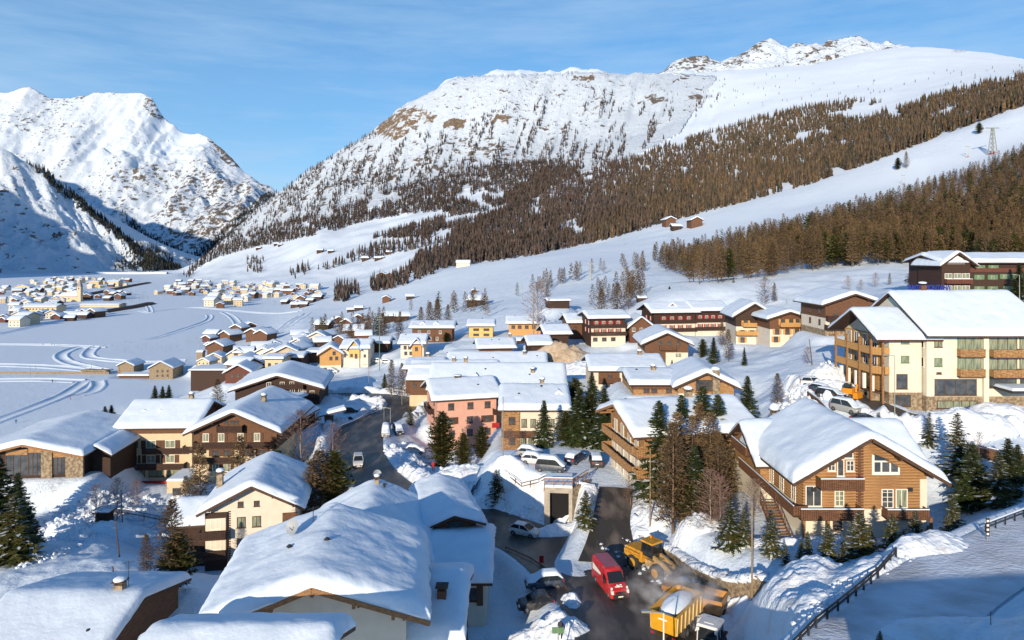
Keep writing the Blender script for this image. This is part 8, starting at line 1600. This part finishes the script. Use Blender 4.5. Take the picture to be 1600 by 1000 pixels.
# skiers and walkers far out on the plain
m_cloth = [mat('jacket_red', (.4, .03, .03), None), mat('jacket_dark', (.03, .03, .05), None), mat('jacket_blue', (.03, .06, .25), None)]
def person(px, py, label, ci, D=None, group=None, dmin=200, s=1.0):
    q = G(px, py, dmin) if D is None else Vector(Pt(px, D)); t = thing('person', label, 'person', q, random.uniform(0, 6), group); t.scale = (s, s, s)
    me = bpy.data.meshes.new('body'); V = [(0, 0, .95), (0, 0, 1.2), (0, -.02, 1.42), (0, -.02, 1.52), (0, -.03, 1.66), (.2, 0, 1.4), (.3, -.08, 1.12), (.28, -.25, .95), (-.2, 0, 1.4), (-.3, -.05, 1.12), (-.3, -.2, .92), (.1, 0, .88), (.13, -.08, .48), (.14, .02, .08), (.14, -.14, .04), (-.1, 0, .88), (-.12, .06, .48), (-.13, .12, .08), (-.13, -.02, .04)]
    E = [(0, 1), (1, 2), (2, 3), (3, 4), (2, 5), (5, 6), (6, 7), (2, 8), (8, 9), (9, 10), (0, 11), (11, 12), (12, 13), (13, 14), (0, 15), (15, 16), (16, 17), (17, 18)]; me.from_pydata(V, E, []); o = link('body', me, t); me.materials.append(m_cloth[ci])
    md = o.modifiers.new('skin', 'SKIN'); rr_ = [.15, .17, .14, .07, .11, .07, .055, .045, .07, .055, .045, .1, .075, .06, .05, .1, .075, .06, .05]
    for i, x in enumerate(rr_): me.skin_vertices[0].data[i].radius = (x, x)
    me.skin_vertices[0].data[0].use_root = True; o.modifiers.new('sub', 'SUBSURF').levels = 1; return t
for px, py, lab, ci in ((110,625,'skier on the groomed track across the plain',0),(25,662,'walker low on the plain near the left edge',2),(67,540,'lone walker left of the pair on the far plain path',1),(81,540,'left walker of the pair on the far plain path',1),(85,540,'right walker of the pair on the far plain path',2),(82,598,'skier in the middle of the near plain',1)): person(px, py, lab, ci)
person(1137, 0, 'person in dark clothes standing by the stone wall', 1, D=65.5); person(677, 0, 'person in red jacket walking on the cleared path below the bend', 0, D=118); person(1512, 0, 'person in white standing at the apartment building entrance', 2, D=101); person(876, 0, 'person in dark clothes beside the snow heap, bottom edge', 1, D=60)
# the cloud of snow dust over the trailer
m_v = bpy.data.materials.new('snow_dust'); m_v.use_nodes = True; n = m_v.node_tree; n.nodes.clear(); o_ = n.nodes.new('ShaderNodeOutputMaterial'); pv = n.nodes.new('ShaderNodeVolumePrincipled'); pv.inputs['Color'].default_value = (.95, .95, .97, 1); tc_ = n.nodes.new('ShaderNodeTexCoord'); nz_ = n.nodes.new('ShaderNodeTexNoise'); nz_.inputs['Scale'].default_value = 2.4; nz_.inputs['Detail'].default_value = 4
mr_ = n.nodes.new('ShaderNodeMapRange'); mr_.inputs[1].default_value = .47; mr_.inputs[2].default_value = .8; mr_.inputs[3].default_value = 0; mr_.inputs[4].default_value = 1.5
ln = n.nodes.new('ShaderNodeVectorMath'); ln.operation = 'LENGTH'; fa = n.nodes.new('ShaderNodeMapRange'); fa.inputs[1].default_value = 1.0; fa.inputs[2].default_value = .2; fa.inputs[3].default_value = 0; fa.inputs[4].default_value = 1; mu = n.nodes.new('ShaderNodeMath'); mu.operation = 'MULTIPLY'
k = n.links.new; k(tc_.outputs['Object'], nz_.inputs['Vector']); k(nz_.outputs[0], mr_.inputs[0]); k(tc_.outputs['Object'], ln.inputs[0]); k(ln.outputs['Value'], fa.inputs[0]); k(mr_.outputs[0], mu.inputs[0]); k(fa.outputs[0], mu.inputs[1]); k(mu.outputs[0], pv.inputs['Density']); k(pv.outputs[0], o_.inputs['Volume'])
b = MB(); b.blob((0, 0, 0), (1, 1, 1), nz=10, n=16, j=0); o = b.obj('snow_dust', m_v); X_ = (1054 - 800) / F * 62.5; o.location = (X_, 62.5, float(tz(X_, 62.5)) + 3.0); o.scale = (5.0, 4.0, 2.6); tag(o, 'pale cloud of snow dust blowing over the yellow trailer', kind='stuff')

# dark retaining walls of the road and stream beyond the plain
for lab, pts in (('dark road embankment right of the church, running to the far valley', [(128,462),(150,458),(180,452),(205,447),(228,443)]), ('dark stream bank in front of the low village hall', [(150,490),(175,486),(200,482),(215,479),(228,476)]), ('dark foot of the embankment across the valley head', [(150,427),(200,424),(270,422)])):
    q = floorpts(pts, 1) if pts[0][1] > 430 else catmull([((px - 800) / F * 2450, 2450 - (426 - py) * 8, 0, 1) for px, py in pts], 8); hh2 = 2.6 if pts[0][1] > 430 else 7
    o = ribbon('embankment', q, [(0, -3, 0), (0, 0, hh2 * .9), (0, 3, hh2), (0, 8, hh2), (0, 14, 0)], W_['dark'] if pts[0][1] > 430 else m_snow, lab)
for o in bpy.data.objects:      # keep every label within sixteen words
    l = o.get('label')
    if l and len(l.split()) > 16: o['label'] = l.replace(' timber house', ' house').replace('the bright ', 'the ').replace('the sheds before', 'sheds before').replace('the hamlet below the', 'hamlet below the')
    l = o.get('label')
    if l and len(l.split()) > 16: print('LONG', o.name, l)
